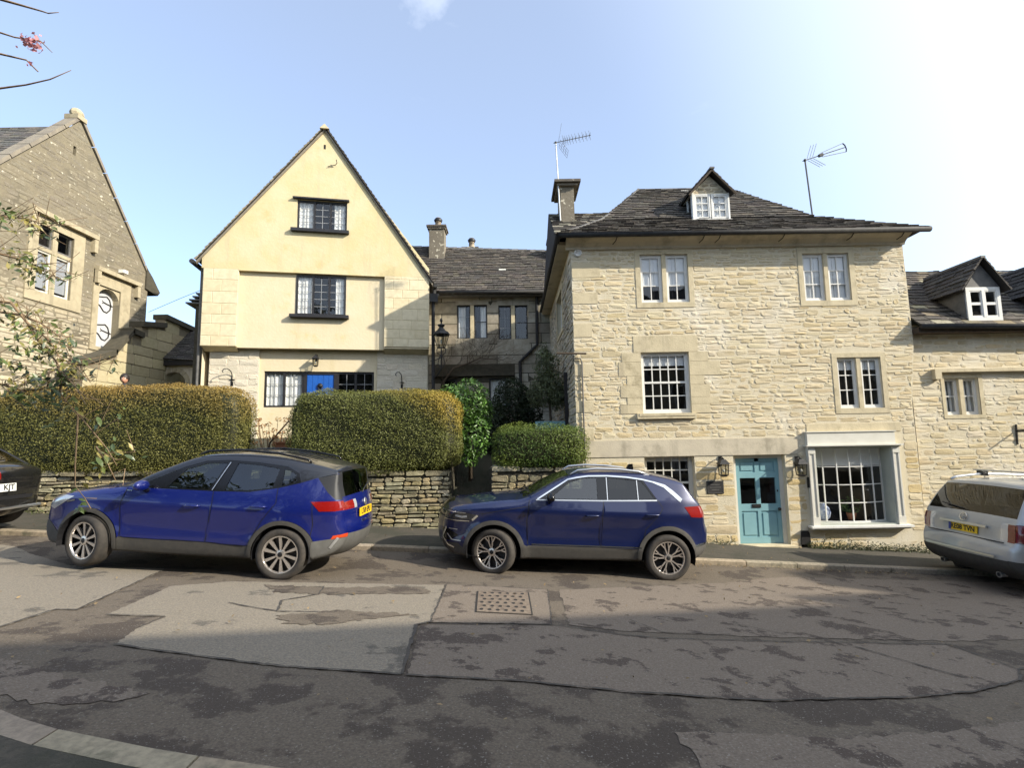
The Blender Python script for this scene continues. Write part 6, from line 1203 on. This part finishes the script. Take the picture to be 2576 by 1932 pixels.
# dried hydrangea in the gap between the hedges
hy = empty('dried_hydrangea', (-5.85,12.6,-.45), label='dried brown hydrangea stems with faded flower heads in the gap between two hedges', cat='plant')
for k in range(24):
    a = random.uniform(-.50,.42); h = random.uniform(.35,1.15); x, y = -5.9+a, 12.6+random.uniform(-.2,.2); p = [(x*.6-5.9*.4, y, -.45), (x-.05*a, y, -.1+h*.3), (x+a*.1, y, -.30+h*.8)]; obj('stem', MB().tube(p, [.010,.008,.006], 4), 'twig', hy)
    n = 26; d = RNG.normal(0, 1, (n, 3)); d /= np.linalg.norm(d, axis=1)[:,None]; leaves_obj('flower_head', np.array(p[-1])+d*np.array((.075,.06,.05)), d, .026, .6, np.outer(RNG.uniform(.6,1.3,n), random.choice(((.36,.20,.09),(.42,.28,.14),(.28,.14,.05)))), 'leaf', hy, kind='stuff')
tag(obj('garden_stake', MB().tube([(-6.02,12.5,-.4),(-5.93,12.5,.02),(-5.48,12.5,.55)], .022, 6), 'wood'), 'dark slanting stake among the dried hydrangea stems', 'stake')
bx = MB().box(-5.70,-5.38,12.3,12.6,-.45,.0); bx.box(-5.73,-5.35,12.27,12.63,.0,.03); tag(obj('planter', bx, 'terracotta'), 'terracotta planter by the middle hedge behind the hydrangea', 'planter')
# bare climber on the recessed house
cl = empty('bare_climber', (-2.3,17.3,0), label='leafless climber sprawling over the recessed house wall beside the corner lamp', cat='plant'); tw = MB(); tk = MB()
tk.tube([(-2.45,17.3,0),(-2.4,17.28,1.2),(-2.33,17.28,2.0),(-2.0,17.3,2.45),(-1.5,17.32,2.62),(-1.1,17.33,2.80),(-.6,17.34,2.75)], [.06,.05,.045,.035,.03,.02,.012], 6)
def grow(p, d, r, n):
    if n == 0 or r < .002: return
    L = random.uniform(.14,.34); q = Vector(p)+Vector(d)*L; q.y = 17.34-random.uniform(0,.08); tw.tube([p, (Vector(p)+q)/2+Vector((0,0,random.uniform(-.03,.03))), q], [r, r*.85, r*.7], 4, cap=False)
    for k in range(random.choice((1,2,2,3))): grow(q, (Vector(d)+Vector((random.uniform(-.8,.8),0,random.uniform(-.6,.75)))).normalized(), r*.68, n-1)
for p, d in (((-2.0,17.3,2.45),(.6,0,.6)),((-1.5,17.32,2.62),(.5,0,.8)),((-1.5,17.32,2.62),(.9,0,.0)),((-1.1,17.33,2.8),(.3,0,.7)),((-1.1,17.33,2.8),(.9,0,.3)),((-.6,17.34,2.75),(.9,0,.2)),((-.6,17.34,2.75),(.7,0,-.3)),((-2.2,17.3,2.2),(-.3,0,.9)),((-.8,17.34,2.8),(.2,0,.9)),((-1.3,17.3,2.7),(-.2,0,.9)),((-1.8,17.3,2.5),(.2,0,.9)),((-1.0,17.34,2.8),(.1,0,.8)),((-2.35,17.28,1.6),(-.3,0,.7))): grow(p, d, .014, 5)
obj('stem', tk, 'bark', cl, smooth=True); tag(obj('twigs', tw, 'bark', cl), kind='stuff')
# weeds and moss along the foot of the stone house
n = 2300; X = np.concatenate([RNG.uniform(6.1,8.6,1500), RNG.uniform(1.9,4.6,500), RNG.uniform(8.6,11,300)]); Y = 10.97-np.abs(RNG.normal(0,.10,n)); Zz = np.array([ZB(x) for x in X])+np.abs(RNG.normal(0,.075,n))
leaves_obj('weeds', np.stack([X,Y,Zz],1), np.tile((0,-.5,.8),(n,1)), .026, .35, np.outer(RNG.uniform(.5,1.3,n),(.050,.062,.020)), 'leaf', None, kind='stuff')
n = 900; X = RNG.uniform(-12,-5.2,n); Y = 10.93-np.abs(RNG.normal(0,.16,n)); Zz = np.array([ZB(x) for x in X])+np.abs(RNG.normal(0,.07,n))
leaves_obj('weeds', np.stack([X,Y,Zz],1), np.tile((0,-.5,.8),(n,1)), .03, .3, np.outer(RNG.uniform(.5,1.3,n),(.07,.085,.025)), 'leaf', None, kind='stuff')
# fallen leaves and grit
def ztop(x, y): return RZ(x, y)+.014 if y < 8.93 else KT(x)+.004+(ZB(x)-KT(x))*max(0, (y-9.3)/1.7)
n = 900; X = np.concatenate([RNG.uniform(1.8,6.6,330), RNG.uniform(-9,6,350), RNG.uniform(-6,6,220)]); Y = np.concatenate([8.92-np.abs(RNG.normal(0,.10,330)), np.where(RNG.random(350) < .6, 10.9-np.abs(RNG.normal(0,.15,350)), RNG.uniform(9.1,10.9,350)), RNG.uniform(3,8.8,220)])
leaves_obj('fallen_leaves', np.stack([X,Y,[ztop(x,y)+.008 for x,y in zip(X,Y)]],1), np.tile((0,0,1.),(n,1)), RNG.uniform(.008,.026,n), .5, np.outer(RNG.uniform(.5,1.5,n),(.24,.17,.085)), 'leaf', None, tilt=.35, kind='stuff')
# ------------------------------------------------------------------ overhanging shrub at the near left, its trunk just out of frame
FO, CX_, CY_ = 1281., 1288., 966.
SH = empty('overhanging_shrub', (-5.3,3.6,-1.15), label='leafy shrub branches hanging in from the left edge in front of the hall', cat='shrub')
obj('trunk', MB().tube([(-5.3,3.6,-1.2),(-5.2,3.55,-.2),(-4.9,3.5,.7),(-4.5,3.45,1.2)], [.08,.06,.045,.03], 8), 'bark', SH, smooth=True)
BRP = [[(-4.5,3.45,1.2),(-3.9,3.42,1.05),(-3.42,3.4,.99),(-3.29,3.4,.84),(-3.21,3.4,.72),(-3.08,3.4,.58),(-3.03,3.4,.46),(-3.06,3.42,.38),(-3.02,3.42,.32),(-2.92,3.42,.22)],
 [(-4.5,3.45,1.2),(-3.9,3.5,1.0),(-3.44,3.5,.93),(-3.3,3.5,.87),(-3.2,3.5,.80),(-3.1,3.5,.72)],
 [(-3.29,3.4,.84),(-3.12,3.38,.72),(-3.03,3.38,.59),(-2.93,3.38,.55),(-2.80,3.38,.55),(-2.65,3.38,.555)],
 [(-4.9,3.5,.7),(-4.0,3.45,.55),(-3.4,3.4,.42),(-3.28,3.4,.38),(-3.1,3.4,.40),(-2.95,3.4,.44)],
 [(-2.92,3.42,.22),(-2.94,3.45,-.12),(-2.93,3.45,-.26),(-2.86,3.45,-.34),(-2.78,3.45,-.345)],
 [(-2.92,3.42,.22),(-2.82,3.44,.09),(-2.73,3.45,-.02),(-2.66,3.45,-.13)], [(-2.80,3.44,.0),(-2.72,3.45,-.12),(-2.66,3.45,-.23)],
 [(-4.9,3.5,.7),(-4.4,3.6,1.75),(-3.9,3.6,1.72),(-3.55,3.6,1.68),(-3.40,3.6,1.62)],
 [(-4.5,3.45,1.2),(-3.9,3.5,1.45),(-3.5,3.5,1.34),(-3.35,3.5,1.28),(-3.22,3.5,1.2)], [(-4.0,3.45,.55),(-3.5,3.4,.6),(-3.3,3.4,.55)]]
C = []; D = []; DR_ = []
for k, p in enumerate(BRP):
    P = [Vector(q) for q in p]; r0 = .012 if k in (0,1,3,7,8) else .006; n = len(P); obj('branch', MB().tube(P, [max(.0022, r0*(1-.85*i/(n-1))) for i in range(n)], 5), 'twig', SH, smooth=True)
    dens = {0:52,1:26,2:22,3:44,4:3,5:6,6:5,7:70,8:44,9:22}[k]
    for j in range(dens):
        i = random.randrange(1 if k > 3 or k in (2,) else 2, n); t = random.random(); q = P[i-1].lerp(P[i], t) + Vector((random.gauss(0,.05),random.gauss(0,.06),random.gauss(-.02,.05)))
        C.append(q); D.append((random.gauss(.2,.5),-.6,.6)); DR_.append((random.gauss(.5,.5),random.gauss(0,.3),-.6))
    for j in range(dens//2):
        i = random.randrange(1, n); q = P[i-1].lerp(P[i], random.random()); obj('twig', MB().tube([q, q+Vector((random.gauss(.06,.08),random.gauss(0,.04),random.gauss(0,.06))), q+Vector((random.gauss(.14,.1),random.gauss(0,.06),random.gauss(-.02,.09)))], [.003,.0025,.0015], 4), 'twig', SH)
n = len(C); pal = np.array([random.choice(((.095,.135,.035),(.13,.155,.04),(.21,.195,.05),(.065,.095,.04),(.26,.22,.06))) for i in range(n)])
spc = np.array([tuple(c) for c in C])
for k in range(0, n):   # each leaf of this near shrub is a part of its own (the 300 largest)
    if k < 290:
        L = random.uniform(.026,.044); w = L*.42; nn = Vector(D[k]).normalized(); d = Vector(DR_[k]); d = (d-nn*d.dot(nn)).normalized(); e = nn.cross(d); q = C[k]
        V = [q-d*L, q-d*L*.35+e*w*.8+nn*w*.25, q+d*L*.35+e*w*.75+nn*w*.2, q+d*L-nn*L*.2, q+d*L*.35-e*w*.75+nn*w*.2, q-d*L*.35-e*w*.8+nn*w*.25, q-d*L*.35, q+d*L*.35]
        obj('leaf', MB().add(V, [(0,6,1),(1,6,7,2),(2,7,3),(0,5,6),(6,5,4,7),(7,4,3)], tuple(pal[k])), 'glossleaf', SH, mw=Matrix.Translation(q))
ex = np.repeat(spc, 3, axis=0)+RNG.normal(0, .035, (3*n, 3)); leaves_obj('leaf', np.concatenate([spc[290:], ex]), np.concatenate([np.array(D)[290:], np.tile((.1,-.6,.6), (3*n, 1))]), .026, .42, np.concatenate([pal[290:], np.repeat(pal, 3, axis=0)*RNG.uniform(.6,1.5,(3*n,1))]), 'glossleaf', SH, kind='stuff')
# early blossom twigs, top left
BT = empty('blossom_tree', (-5.0,2.5,-1.2), label='twigs with pink early blossom reaching in at the top left corner', cat='tree')
obj('trunk', MB().tube([(-5.0,2.5,-1.25),(-4.9,2.55,.8),(-4.5,2.8,2.2),(-4.0,2.9,3.0)], [.10,.08,.05,.03], 8), 'bark', BT, smooth=True)
for p in ([(-4.0,2.9,3.0),(-3.5,2.95,2.72),(-3.15,3,2.62),(-2.98,3,2.59),(-2.90,3,2.51)], [(-4.0,2.9,3.0),(-3.4,3,2.55),(-3.06,3,2.46),(-2.98,3,2.38)], [(-4.5,2.8,2.2),(-3.6,3,2.22),(-3.05,3,2.29),(-2.9,3,2.325),(-2.77,3,2.385)], [(-4.0,2.9,3.0),(-3.3,3,2.9),(-2.99,3,2.80),(-2.95,3,2.785),(-2.88,3,2.79)]):
    obj('branch', MB().tube(p, [.02,.010,.005,.004,.002], 5), 'twig', BT, smooth=True)
d = RNG.normal(0,1,(70,3))*.8; leaves_obj('blossom', np.array((-3.03,3.0,2.585))+d*np.array((.035,.03,.03)), d, .016, .75, np.outer(RNG.uniform(.8,1.2,70),(.62,.30,.32)), 'leaf', BT, kind='stuff')
d = RNG.normal(0,1,(14,3)); leaves_obj('buds', np.array((-3.03,3.0,2.43))+d*.008, d, .010, .6, np.outer(np.ones(14),(.40,.14,.15)), 'leaf', BT, kind='stuff')
# ------------------------------------------------------------------ houses on the camera's side of the street
mat('oppwall', (.40,.34,.23), .93, (.32,.27,.19), 3., .01, 30., stain=(.2,.17,.12), sscale=1.)
def opposite(x0, x1, ye, L, hw, zt, label):
    a = math.atan(.25); u = Vector((math.cos(a), math.sin(a), 0)); nv = Vector((-math.sin(a), math.cos(a), 0)); f = Fr((x0, ye, 0), u, (0,0,1), nv); zg = RZ(x0+L/2, 3)-.4; ze = zt-hw*1.0
    h = empty('opposite_house', f(L/2, zg, 0), label=label, cat='house', group='houses across the street')
    obj('wall', MB().prism([(-hw+.35,zg),(hw-.35,zg),(hw-.35,ze),(0,zt-.25),(-hw+.35,ze)], 0, L, Fr(f(0,0,0), nv, (0,0,1), u)), 'oppwall', h)
    rf = MB()
    for s in (-1, 1): rf.add([f(-.1,ze-.2,s*hw*1.03), f(L+.1,ze-.2,s*hw*1.03), f(L+.1,zt,0), f(-.1,zt,0), f(-.1,ze-.05,s*hw*1.03), f(L+.1,ze-.05,s*hw*1.03), f(L+.1,zt+.15,0), f(-.1,zt+.15,0)], [(4,5,6,7),(0,1,2,3),(0,1,5,4),(0,3,7,4),(1,2,6,5)])
    obj('roof', rf, 'leadgrey', h)
    for k in range(int(L/2.6)):
        for v in (zg+1.2, zg+3.8): 
            w = obj('window', MB().box(k*2.6+.9, k*2.6+1.9, v, v+1.3, hw-.36, hw-.33, f), 'whitepaint', h); 
            for q in range(2): obj('pane', MB().box(k*2.6+.97+q*.45, k*2.6+1.37+q*.45, v+.07, v+1.23, hw-.33, hw-.325, f), 'gloss', w)
    obj('chimney', MB().box(L*.2, L*.2+.9, zt-.6, zt+1.0, -.4, .4, f), 'oppwall', h)
opposite(6.9, 0, -3.35, 12.5, 3.4, 7.2, 'gabled stone house across the street, right behind the viewpoint')
opposite(19.9, 0, .0, 13., 3.4, 7.5, 'longer gabled stone house across the street, further down the hill')
opposite(-9.5, 0, -14.5, 21., 3.6, 6.4, 'stone house set back across the street behind the viewpoint')
# tall unseen trees behind the viewpoint, added to cut the sky fill
def back_tree(x, y, h, r, label):
    z = RZ(x, 3)-.3; t = empty('broad_tree', (x,y,z), label=label, cat='tree', group='trees added behind the viewpoint'); obj('trunk', MB().tube([(x,y,z),(x+.1,y,z+h*.3),(x-.1,y+.1,z+h*.6),(x,y,z+h*.85)], [.35,.28,.18,.06], 9), 'bark', t, smooth=True)
    for k in range(7): a = k*.9; obj('limb', MB().tube([(x,y,z+h*(.3+.06*k)),(x+r*.4*math.cos(a),y+r*.4*math.sin(a),z+h*(.45+.06*k)),(x+r*.75*math.cos(a),y+r*.75*math.sin(a),z+h*(.52+.06*k))], [.10,.06,.02], 6), 'bark', t)
    n = 5200; d = RNG.normal(0, 1, (n, 3)); d /= np.linalg.norm(d, axis=1)[:,None]; q = d*(.35+.65*RNG.random(n)**.5)[:,None]*np.array((r, r, h*.36)); q *= (1+hnoise(d, 4.)*.18)[:,None]; leaves_obj('crown', q+np.array((x,y,z+h*.62)), d, .16, .5, np.outer(RNG.uniform(.6,1.3,n),(.045,.06,.022)), 'leaf', t, kind='stuff')
back_tree(-13, -5.5, 10.5, 3.4, 'dark broad tree added behind the viewpoint, furthest up the hill'); back_tree(-6.2, -6.5, 11.5, 3.8, 'tallest dark broad tree added behind the viewpoint, up the hill'); back_tree(.8, -7.0, 10.5, 3.5, 'dark broad tree added straight behind the viewpoint')
# ------------------------------------------------------------------ lamps, plaque, brackets, aerials, gate, person
def lantern(fr, u, z0, z1, w, off, label, group):
    """four-sided wall lantern hanging off the wall by off metres"""
    L = empty('wall_lantern', fr(u, z0, 0), label=label, cat='lantern', group=group); h = z1-z0; a, b = w/2, w*.36; zb, zt = z0+h*.08, z0+h*.62
    def sq(r, z): return [fr(u-r, z, off-r), fr(u+r, z, off-r), fr(u+r, z, off+r), fr(u-r, z, off+r)]
    P, Q = sq(b, zb), sq(a*.86, zt); fm = MB()
    for i in range(4): fm.tube([P[i], Q[i]], w*.05, 4)
    for R in (P, Q):
        for i in range(4): fm.tube([R[i], R[(i+1) % 4]], w*.05, 4)
    obj('frame', fm, 'blackiron', L); obj('base', MB().add(sq(b, zb-.004)+sq(b*.55, z0), [(0,1,5,4),(1,2,6,5),(2,3,7,6),(3,0,4,7),(4,5,6,7),(0,1,2,3)]), 'blackiron', L)
    for i in range(4): obj('pane', MB().quad(P[i], P[(i+1) % 4], Q[(i+1) % 4], Q[i]), 'lampglass', L)
    rf = MB().add(sq(a*1.12, zt+.005)+sq(a*1.05, zt+h*.05)+sq(a*.55, zt+h*.2)+sq(a*.45, zt+h*.24), [(j*4+i, j*4+(i+1) % 4, j*4+4+(i+1) % 4, j*4+4+i) for j in range(3) for i in range(4)]+[(0,1,2,3),(12,13,14,15)]); rf.lathe([(a*.28,0),(a*.34,h*.04),(a*.12,h*.08),(0,h*.12)], fr(u, zt+h*.24, off), n=8); obj('roof', rf, 'blackiron', L)
    obj('bracket', MB().box(u-w*.16, u+w*.16, zt-h*.1, z1, 0, .02, fr).tube([fr(u,z1-h*.06,.01), fr(u,z1,off*.5), fr(u,zt+h*.3,off)], .012, 5), 'blackiron', L)
    obj('bulb', MB().ball(fr(u, zb+h*.22, off), w*.13, 8, 6, (1,1,1.5)), 'whitepaint', L, smooth=True)
    return L
def copy_tree(o, mw, parent=None):
    c = o.copy(); COL.objects.link(c); MW[c.name] = mw
    if parent is not None: c.parent = parent; c.matrix_basis = MW[parent.name].inverted() @ mw
    else: c.matrix_basis = mw
    for ch in list(o.children): copy_tree(ch, mw @ (MW[o.name].inverted() @ MW[ch.name]), c)
    return c
g_ = 'pair of lanterns beside the teal door'
la = lantern(F, 4.41, -.86, -.44, .19, .16, 'black wall lantern left of the teal door, above the dark plaque', g_)
lb_ = copy_tree(la, Matrix.Translation((1.63,0,-.025)) @ MW[la.name]); lb_['label'] = 'black wall lantern between the teal door and the shop window'
lantern(FG, -3.34, 2.27, 2.66, .17, .20, 'small black lantern on the cream wall above the blue door', None)['group'] = 'wall lanterns'
# dark plaque
pq = empty('wall_plaque', F(4.27,-1.22,0), label='dark rectangular slate plaque on the stone wall left of the teal door', cat='plaque'); obj('slab', MB().box(4.09,4.45,-1.22,-.955,0,.025,F), 'gutter', pq); 
rm = MB()
for q in ((4.105,4.435,-.972,-.965),(4.105,4.435,-1.21,-1.203),(4.105,4.112,-1.21,-.965),(4.428,4.435,-1.21,-.965)): rm.box(*q, .025, .030, F)
obj('rim', rm, 'leadgrey', pq)
for k, (a, b) in enumerate(((4.17,4.37),(4.15,4.39),(4.19,4.35))): obj('worn_line', MB().box(a, b, -1.04-.055*k, -1.028-.055*k, .025, .028, F), 'leadgrey', pq)
# ornate corner lamp on the yellow house
OL_ = empty('corner_lamp', (-2.17,15.55,2.1), label='ornate black street lantern on a scrolled bracket at the yellow house corner', cat='lamp'); ox, oy = -2.17, 15.55
obj('finial', MB().lathe([(0,3.80),(.035,3.76),(.045,3.70),(.02,3.66),(.02,3.61),(.10,3.59),(.115,3.56),(.09,3.53),(.06,3.50),(.12,3.42),(.13,3.40)], (ox,oy,0), n=10), 'blackiron', OL_, smooth=True)
obj('roof', MB().lathe([(.13,3.40),(.22,3.35),(.27,3.27),(.26,3.25)], (ox,oy,0), n=8), 'blackiron', OL_)
fm = MB(); B8 = [(ox+.12*math.cos(t), oy+.12*math.sin(t), 2.86) for t in np.arange(6)*math.pi/3]; T8 = [(ox+.24*math.cos(t), oy+.24*math.sin(t), 3.25) for t in np.arange(6)*math.pi/3]
for i in range(6): fm.tube([B8[i], T8[i]], .013, 4); fm.tube([B8[i], B8[(i+1) % 6]], .016, 4)
obj('frame', fm, 'blackiron', OL_)
for i in range(6): obj('pane', MB().quad(B8[i], B8[(i+1) % 6], T8[(i+1) % 6], T8[i]), 'lampglass', OL_)
obj('bulb', MB().ball((ox,oy,3.05), .03, 8, 6, (1,1,2.4)), 'whitepaint', OL_, smooth=True)
sc = MB()
for s in (-1, 1): sc.tube([(ox+s*.03,oy,2.62),(ox+s*.13,oy,2.70),(ox+s*.14,oy,2.80),(ox+s*.09,oy,2.86)], .014, 5); sc.tube([(ox+s*.02,oy,2.62),(ox+s*.08,oy,2.52),(ox+s*.10,oy,2.36),(ox+s*.05,oy,2.24)], .014, 5)
sc.tube([(ox,oy,2.86),(ox,oy,2.2),(ox-.1,oy+.05,2.05),(ox-.34,oy+.25,1.85)], .02, 6).tube([(ox,oy,2.55),(ox-.2,oy+.15,2.5),(ox-.38,oy+.3,2.5)], .014, 5); sc.tube([(ox-.12+.07*math.cos(t), oy+.08, 2.28+.07*math.sin(t)) for t in np.linspace(0,5.5,12)], .011, 5); obj('scroll_bracket', sc, 'blackiron', OL_)
# hanging basket hooks
FK = Fr(FY(0,0,-.335), YU, (0,0,1), YN)
hk = empty('basket_hook', FK(-5.68,1.75,0), label='wrought iron basket hook with a long shadow, left pier of the yellow house', cat='hook', group='basket hooks')
obj('hook_arm', MB().tube([FK(-5.66,1.72,.02),FK(-5.66,2.0,.03),FK(-5.68,2.12,.10),FK(-5.74,2.18,.2),FK(-5.81,2.16,.26),FK(-5.85,2.10,.28),FK(-5.82,2.05,.28)], .014, 6), 'blackiron', hk, smooth=True); obj('wall_plate', MB().box(-5.69,-5.63,1.70,1.82,0,.02,FK).box(-5.73,-5.59,1.87,1.89,0,.025,FK), 'blackiron', hk)
h2 = copy_tree(hk, Matrix.Translation(YU*4.86+Vector((0,0,-.06))) @ MW[hk.name]); h2['label'] = 'wrought iron basket hook on the right pier of the yellow house'
# aerials
def aerial(name, base, top, d, label, kind):
    A_ = empty(name, base, label=label, cat='aerial', group='roof aerials'); b, t = Vector(base), Vector(top); d = Vector(d); obj('mast', MB().tube([b, t], .018, 6), 'whitemetal' if kind == 0 else 'leadgrey', A_)
    L = d.length; e = d.normalized(); s = Vector((0,1,0)).cross(e).normalized(); s = s if s.z > 0 else -s; o = e.cross(s); obj('boom', MB().tube([t-e*.06, t+d], .011, 5), 'leadgrey', A_); obj('clamp', MB().ball(t, .035, 8, 5), 'blackiron', A_)
    if kind == 0:
        for k, x in enumerate((.22,.27,.33,.40,.48,.57,.67,.77,.87,.97)):
            h = .13 if k else .16; obj('element', MB().tube([t+e*L*x-s*h-o*.02, t+e*L*x+s*h+o*.02], .005, 4).tube([t+e*L*x-o*h, t+e*L*x+o*h], .005, 4), 'leadgrey', A_)
        for g in (-1, 1):
            r = MB(); p = t+e*.10
            for q in np.linspace(-.18,.18,4): r.tube([p+o*q+s*g*.05, p+o*q+s*g*.40+e*.14], .004, 4)
            for q in np.linspace(.05,.40,5): r.tube([p-o*.18+s*g*q+e*(q-.05)*.4, p+o*.18+s*g*q+e*(q-.05)*.4], .004, 4)
            obj('reflector', r, 'leadgrey', A_)
    else:
        for k in (-1, 0, 1): obj('rod', MB().tube([t+e*L*.42+s*k*.05, t+d+s*k*.11], .007, 4), 'leadgrey', A_)
        obj('end_hoop', MB().tube([t+d+s*.11, t+d+e*.03+s*.05, t+d+e*.03-s*.05, t+d-s*.11], .014, 5), 'blackiron', A_); obj('feeder', MB().box(-.05,.05,-.03,.03,-.03,.03,Fr(t+e*L*.40, e, s, o)), 'blackiron', A_)
        for g in (-1, 1):
            for q in (.06,.13,.20): obj('element', MB().tube([t+e*q+s*g*.02, t+e*(q+.17)+s*g*.28+o*.05], .005, 4), 'leadgrey', A_)
aerial('tv_aerial', (1.37,13.05,5.78), (1.30,13.05,8.0), (.96,.0,.20), 'tall television aerial with a toothed boom on the pale mast by the chimney', 0)
aerial('tv_aerial', (7.02,11.3,4.92), (6.95,11.3,6.38), (.95,0,.30), 'short television aerial with a flat looped end on the right hip of the roof', 1)
# teal garden gate in the shade
gt = empty('garden_gate', (1.0,12.4,-.6), label='teal boarded garden gate in the shade under the olive tree', cat='gate')
for k in range(6): obj('board', MB().box(.55+k*.135, .55+k*.135+.128, 12.38, 12.41, -.6, .42), 'teal', gt)
obj('rail', MB().box(.55,1.36,12.41,12.45,.2,.3), 'teal', gt); obj('rail', MB().box(.55,1.36,12.41,12.45,-.4,-.3), 'teal', gt)
obj('gate_post', MB().box(1.27,1.35,12.3,12.4,-.6,1.6), 'blackpaint', gt)
# person behind the left hedge: only the crown of the head shows
mat('skin', (.50,.26,.17), .5, (.44,.22,.14), 9.); mat('hair', (.018,.012,.010), .55); mat('coat', (.03,.032,.04), .9)
PX_, PY_, PZ_ = -10.12, 13.2, .06
PE = empty('person', (PX_,PY_,PZ_), rad(25), label='dark-haired person behind the left hedge with only the top of the head showing', cat='person')
def skin_body(name, V, E, R, m):
    me = bpy.data.meshes.new(name); me.from_pydata(V, E, []); o = bpy.data.objects.new(name, me); reg(o, PE, MW[PE.name].copy()); md = o.modifiers.new('skin', 'SKIN'); o.modifiers.new('sub', 'SUBSURF').levels = 2; o.modifiers['sub'].render_levels = 2
    for sv, r in zip(me.skin_vertices[0].data, R): sv.radius = r if isinstance(r, tuple) else (r, r)
    me.skin_vertices[0].data[0].use_root = True
    dg = bpy.context.evaluated_depsgraph_get(); ev = bpy.data.meshes.new_from_object(o.evaluated_get(dg)); o.modifiers.clear(); o.data = ev; ev.materials.append(MT[m]); ev.polygons.foreach_set('use_smooth', [True]*len(ev.polygons)); return o
SV = [(0,0,.95),(0,0,1.15),(0,0,1.38),(0,-.01,1.50),(0,-.02,1.58), (.17,0,1.42),(.22,.03,1.15),(.20,-.08,.92),(.20,-.12,.84), (-.17,0,1.42),(-.22,.03,1.15),(-.20,-.08,.92),(-.20,-.12,.84), (.10,0,.88),(.11,-.02,.50),(.11,.03,.10),(.12,-.10,.04), (-.10,0,.88),(-.11,-.02,.50),(-.11,.03,.10),(-.12,-.10,.04)]
SE_ = [(0,1),(1,2),(2,3),(3,4),(2,5),(5,6),(6,7),(7,8),(2,9),(9,10),(10,11),(11,12),(0,13),(13,14),(14,15),(15,16),(0,17),(17,18),(18,19),(19,20)]
SR = [(.15,.11),(.14,.10),(.16,.11),.06,.055,.07,.05,.04,.035,.07,.05,.04,.035,.085,.06,.045,.04,.085,.06,.045,.04]
skin_body('body', SV, SE_, SR, 'coat')
hd = MB().ball((0,-.02,1.68), .105, 18, 14, (.80,.98,1.18)); hd.v = [(x*(1-.16*max(0,(1.66-z)/.1)), y-(.018 if abs(x) < .014 and y < -.09 and 1.62 < z < 1.70 else 0), z) for x, y, z in hd.v]
obj('head', hd, 'skin', PE, smooth=True, local=True)
fc = MB()
for s in (-1, 1): fc.ball((s*.032,-.108,1.685), .011, 8, 6); 
obj('eyes', fc, 'whitepaint', PE, smooth=True, local=True); obj('eyebrows', MB().tube([(-.05,-.112,1.708),(-.032,-.118,1.714),(-.015,-.118,1.710)], .004, 4).tube([(.05,-.112,1.708),(.032,-.118,1.714),(.015,-.118,1.710)], .004, 4), 'hair', PE, local=True)
obj('mouth', MB().tube([(-.022,-.106,1.612),(0,-.112,1.609),(.022,-.106,1.612)], .005, 5), 'terracotta', PE, local=True)
hr_ = MB().ball((0,.005,1.705), .124, 18, 12, (.86,1.0,1.06)); keep = [i for i, f in enumerate(hr_.f) if np.mean([hr_.v[j][2] for j in f])+.62*np.mean([hr_.v[j][1] for j in f]) > 1.705-.075]; hr_.f = [hr_.f[i] for i in keep]; hr_.c = [None]*len(hr_.f); obj('hair', hr_, 'hair', PE, smooth=True, local=True)
# vases and a plant standing inside the bow window
vs_ = empty('vase', (6.72,11.32,-1.87), label='round blue and white vase inside the shop window, lower left corner', cat='vase'); mat('china', (.50,.54,.62), .2, (.16,.22,.42), 22., coat=.6)
obj('vessel', MB().lathe([(.0,0),(.07,0),(.13,.08),(.15,.18),(.12,.28),(.06,.34),(.075,.38),(.06,.38)], (6.72,11.33,-1.87), n=16), 'china', vs_, smooth=True)
pn = empty('potted_plant', (7.35,11.36,-1.87), label='small leafy pot plant inside the shop window, lower middle', cat='plant'); obj('pot', MB().lathe([(0,0),(.07,0),(.10,.15),(.085,.15)], (7.35,11.36,-1.87), n=12), 'terracotta', pn, smooth=True)
d = RNG.normal(0, 1, (90, 3)); d /= np.linalg.norm(d, axis=1)[:,None]; leaves_obj('foliage', np.array((7.35,11.36,-1.56))+d*np.array((.22,.10,.17)), d, .045, .4, np.outer(RNG.uniform(.6,1.3,90),(.09,.15,.05)), 'leaf', pn, kind='stuff')
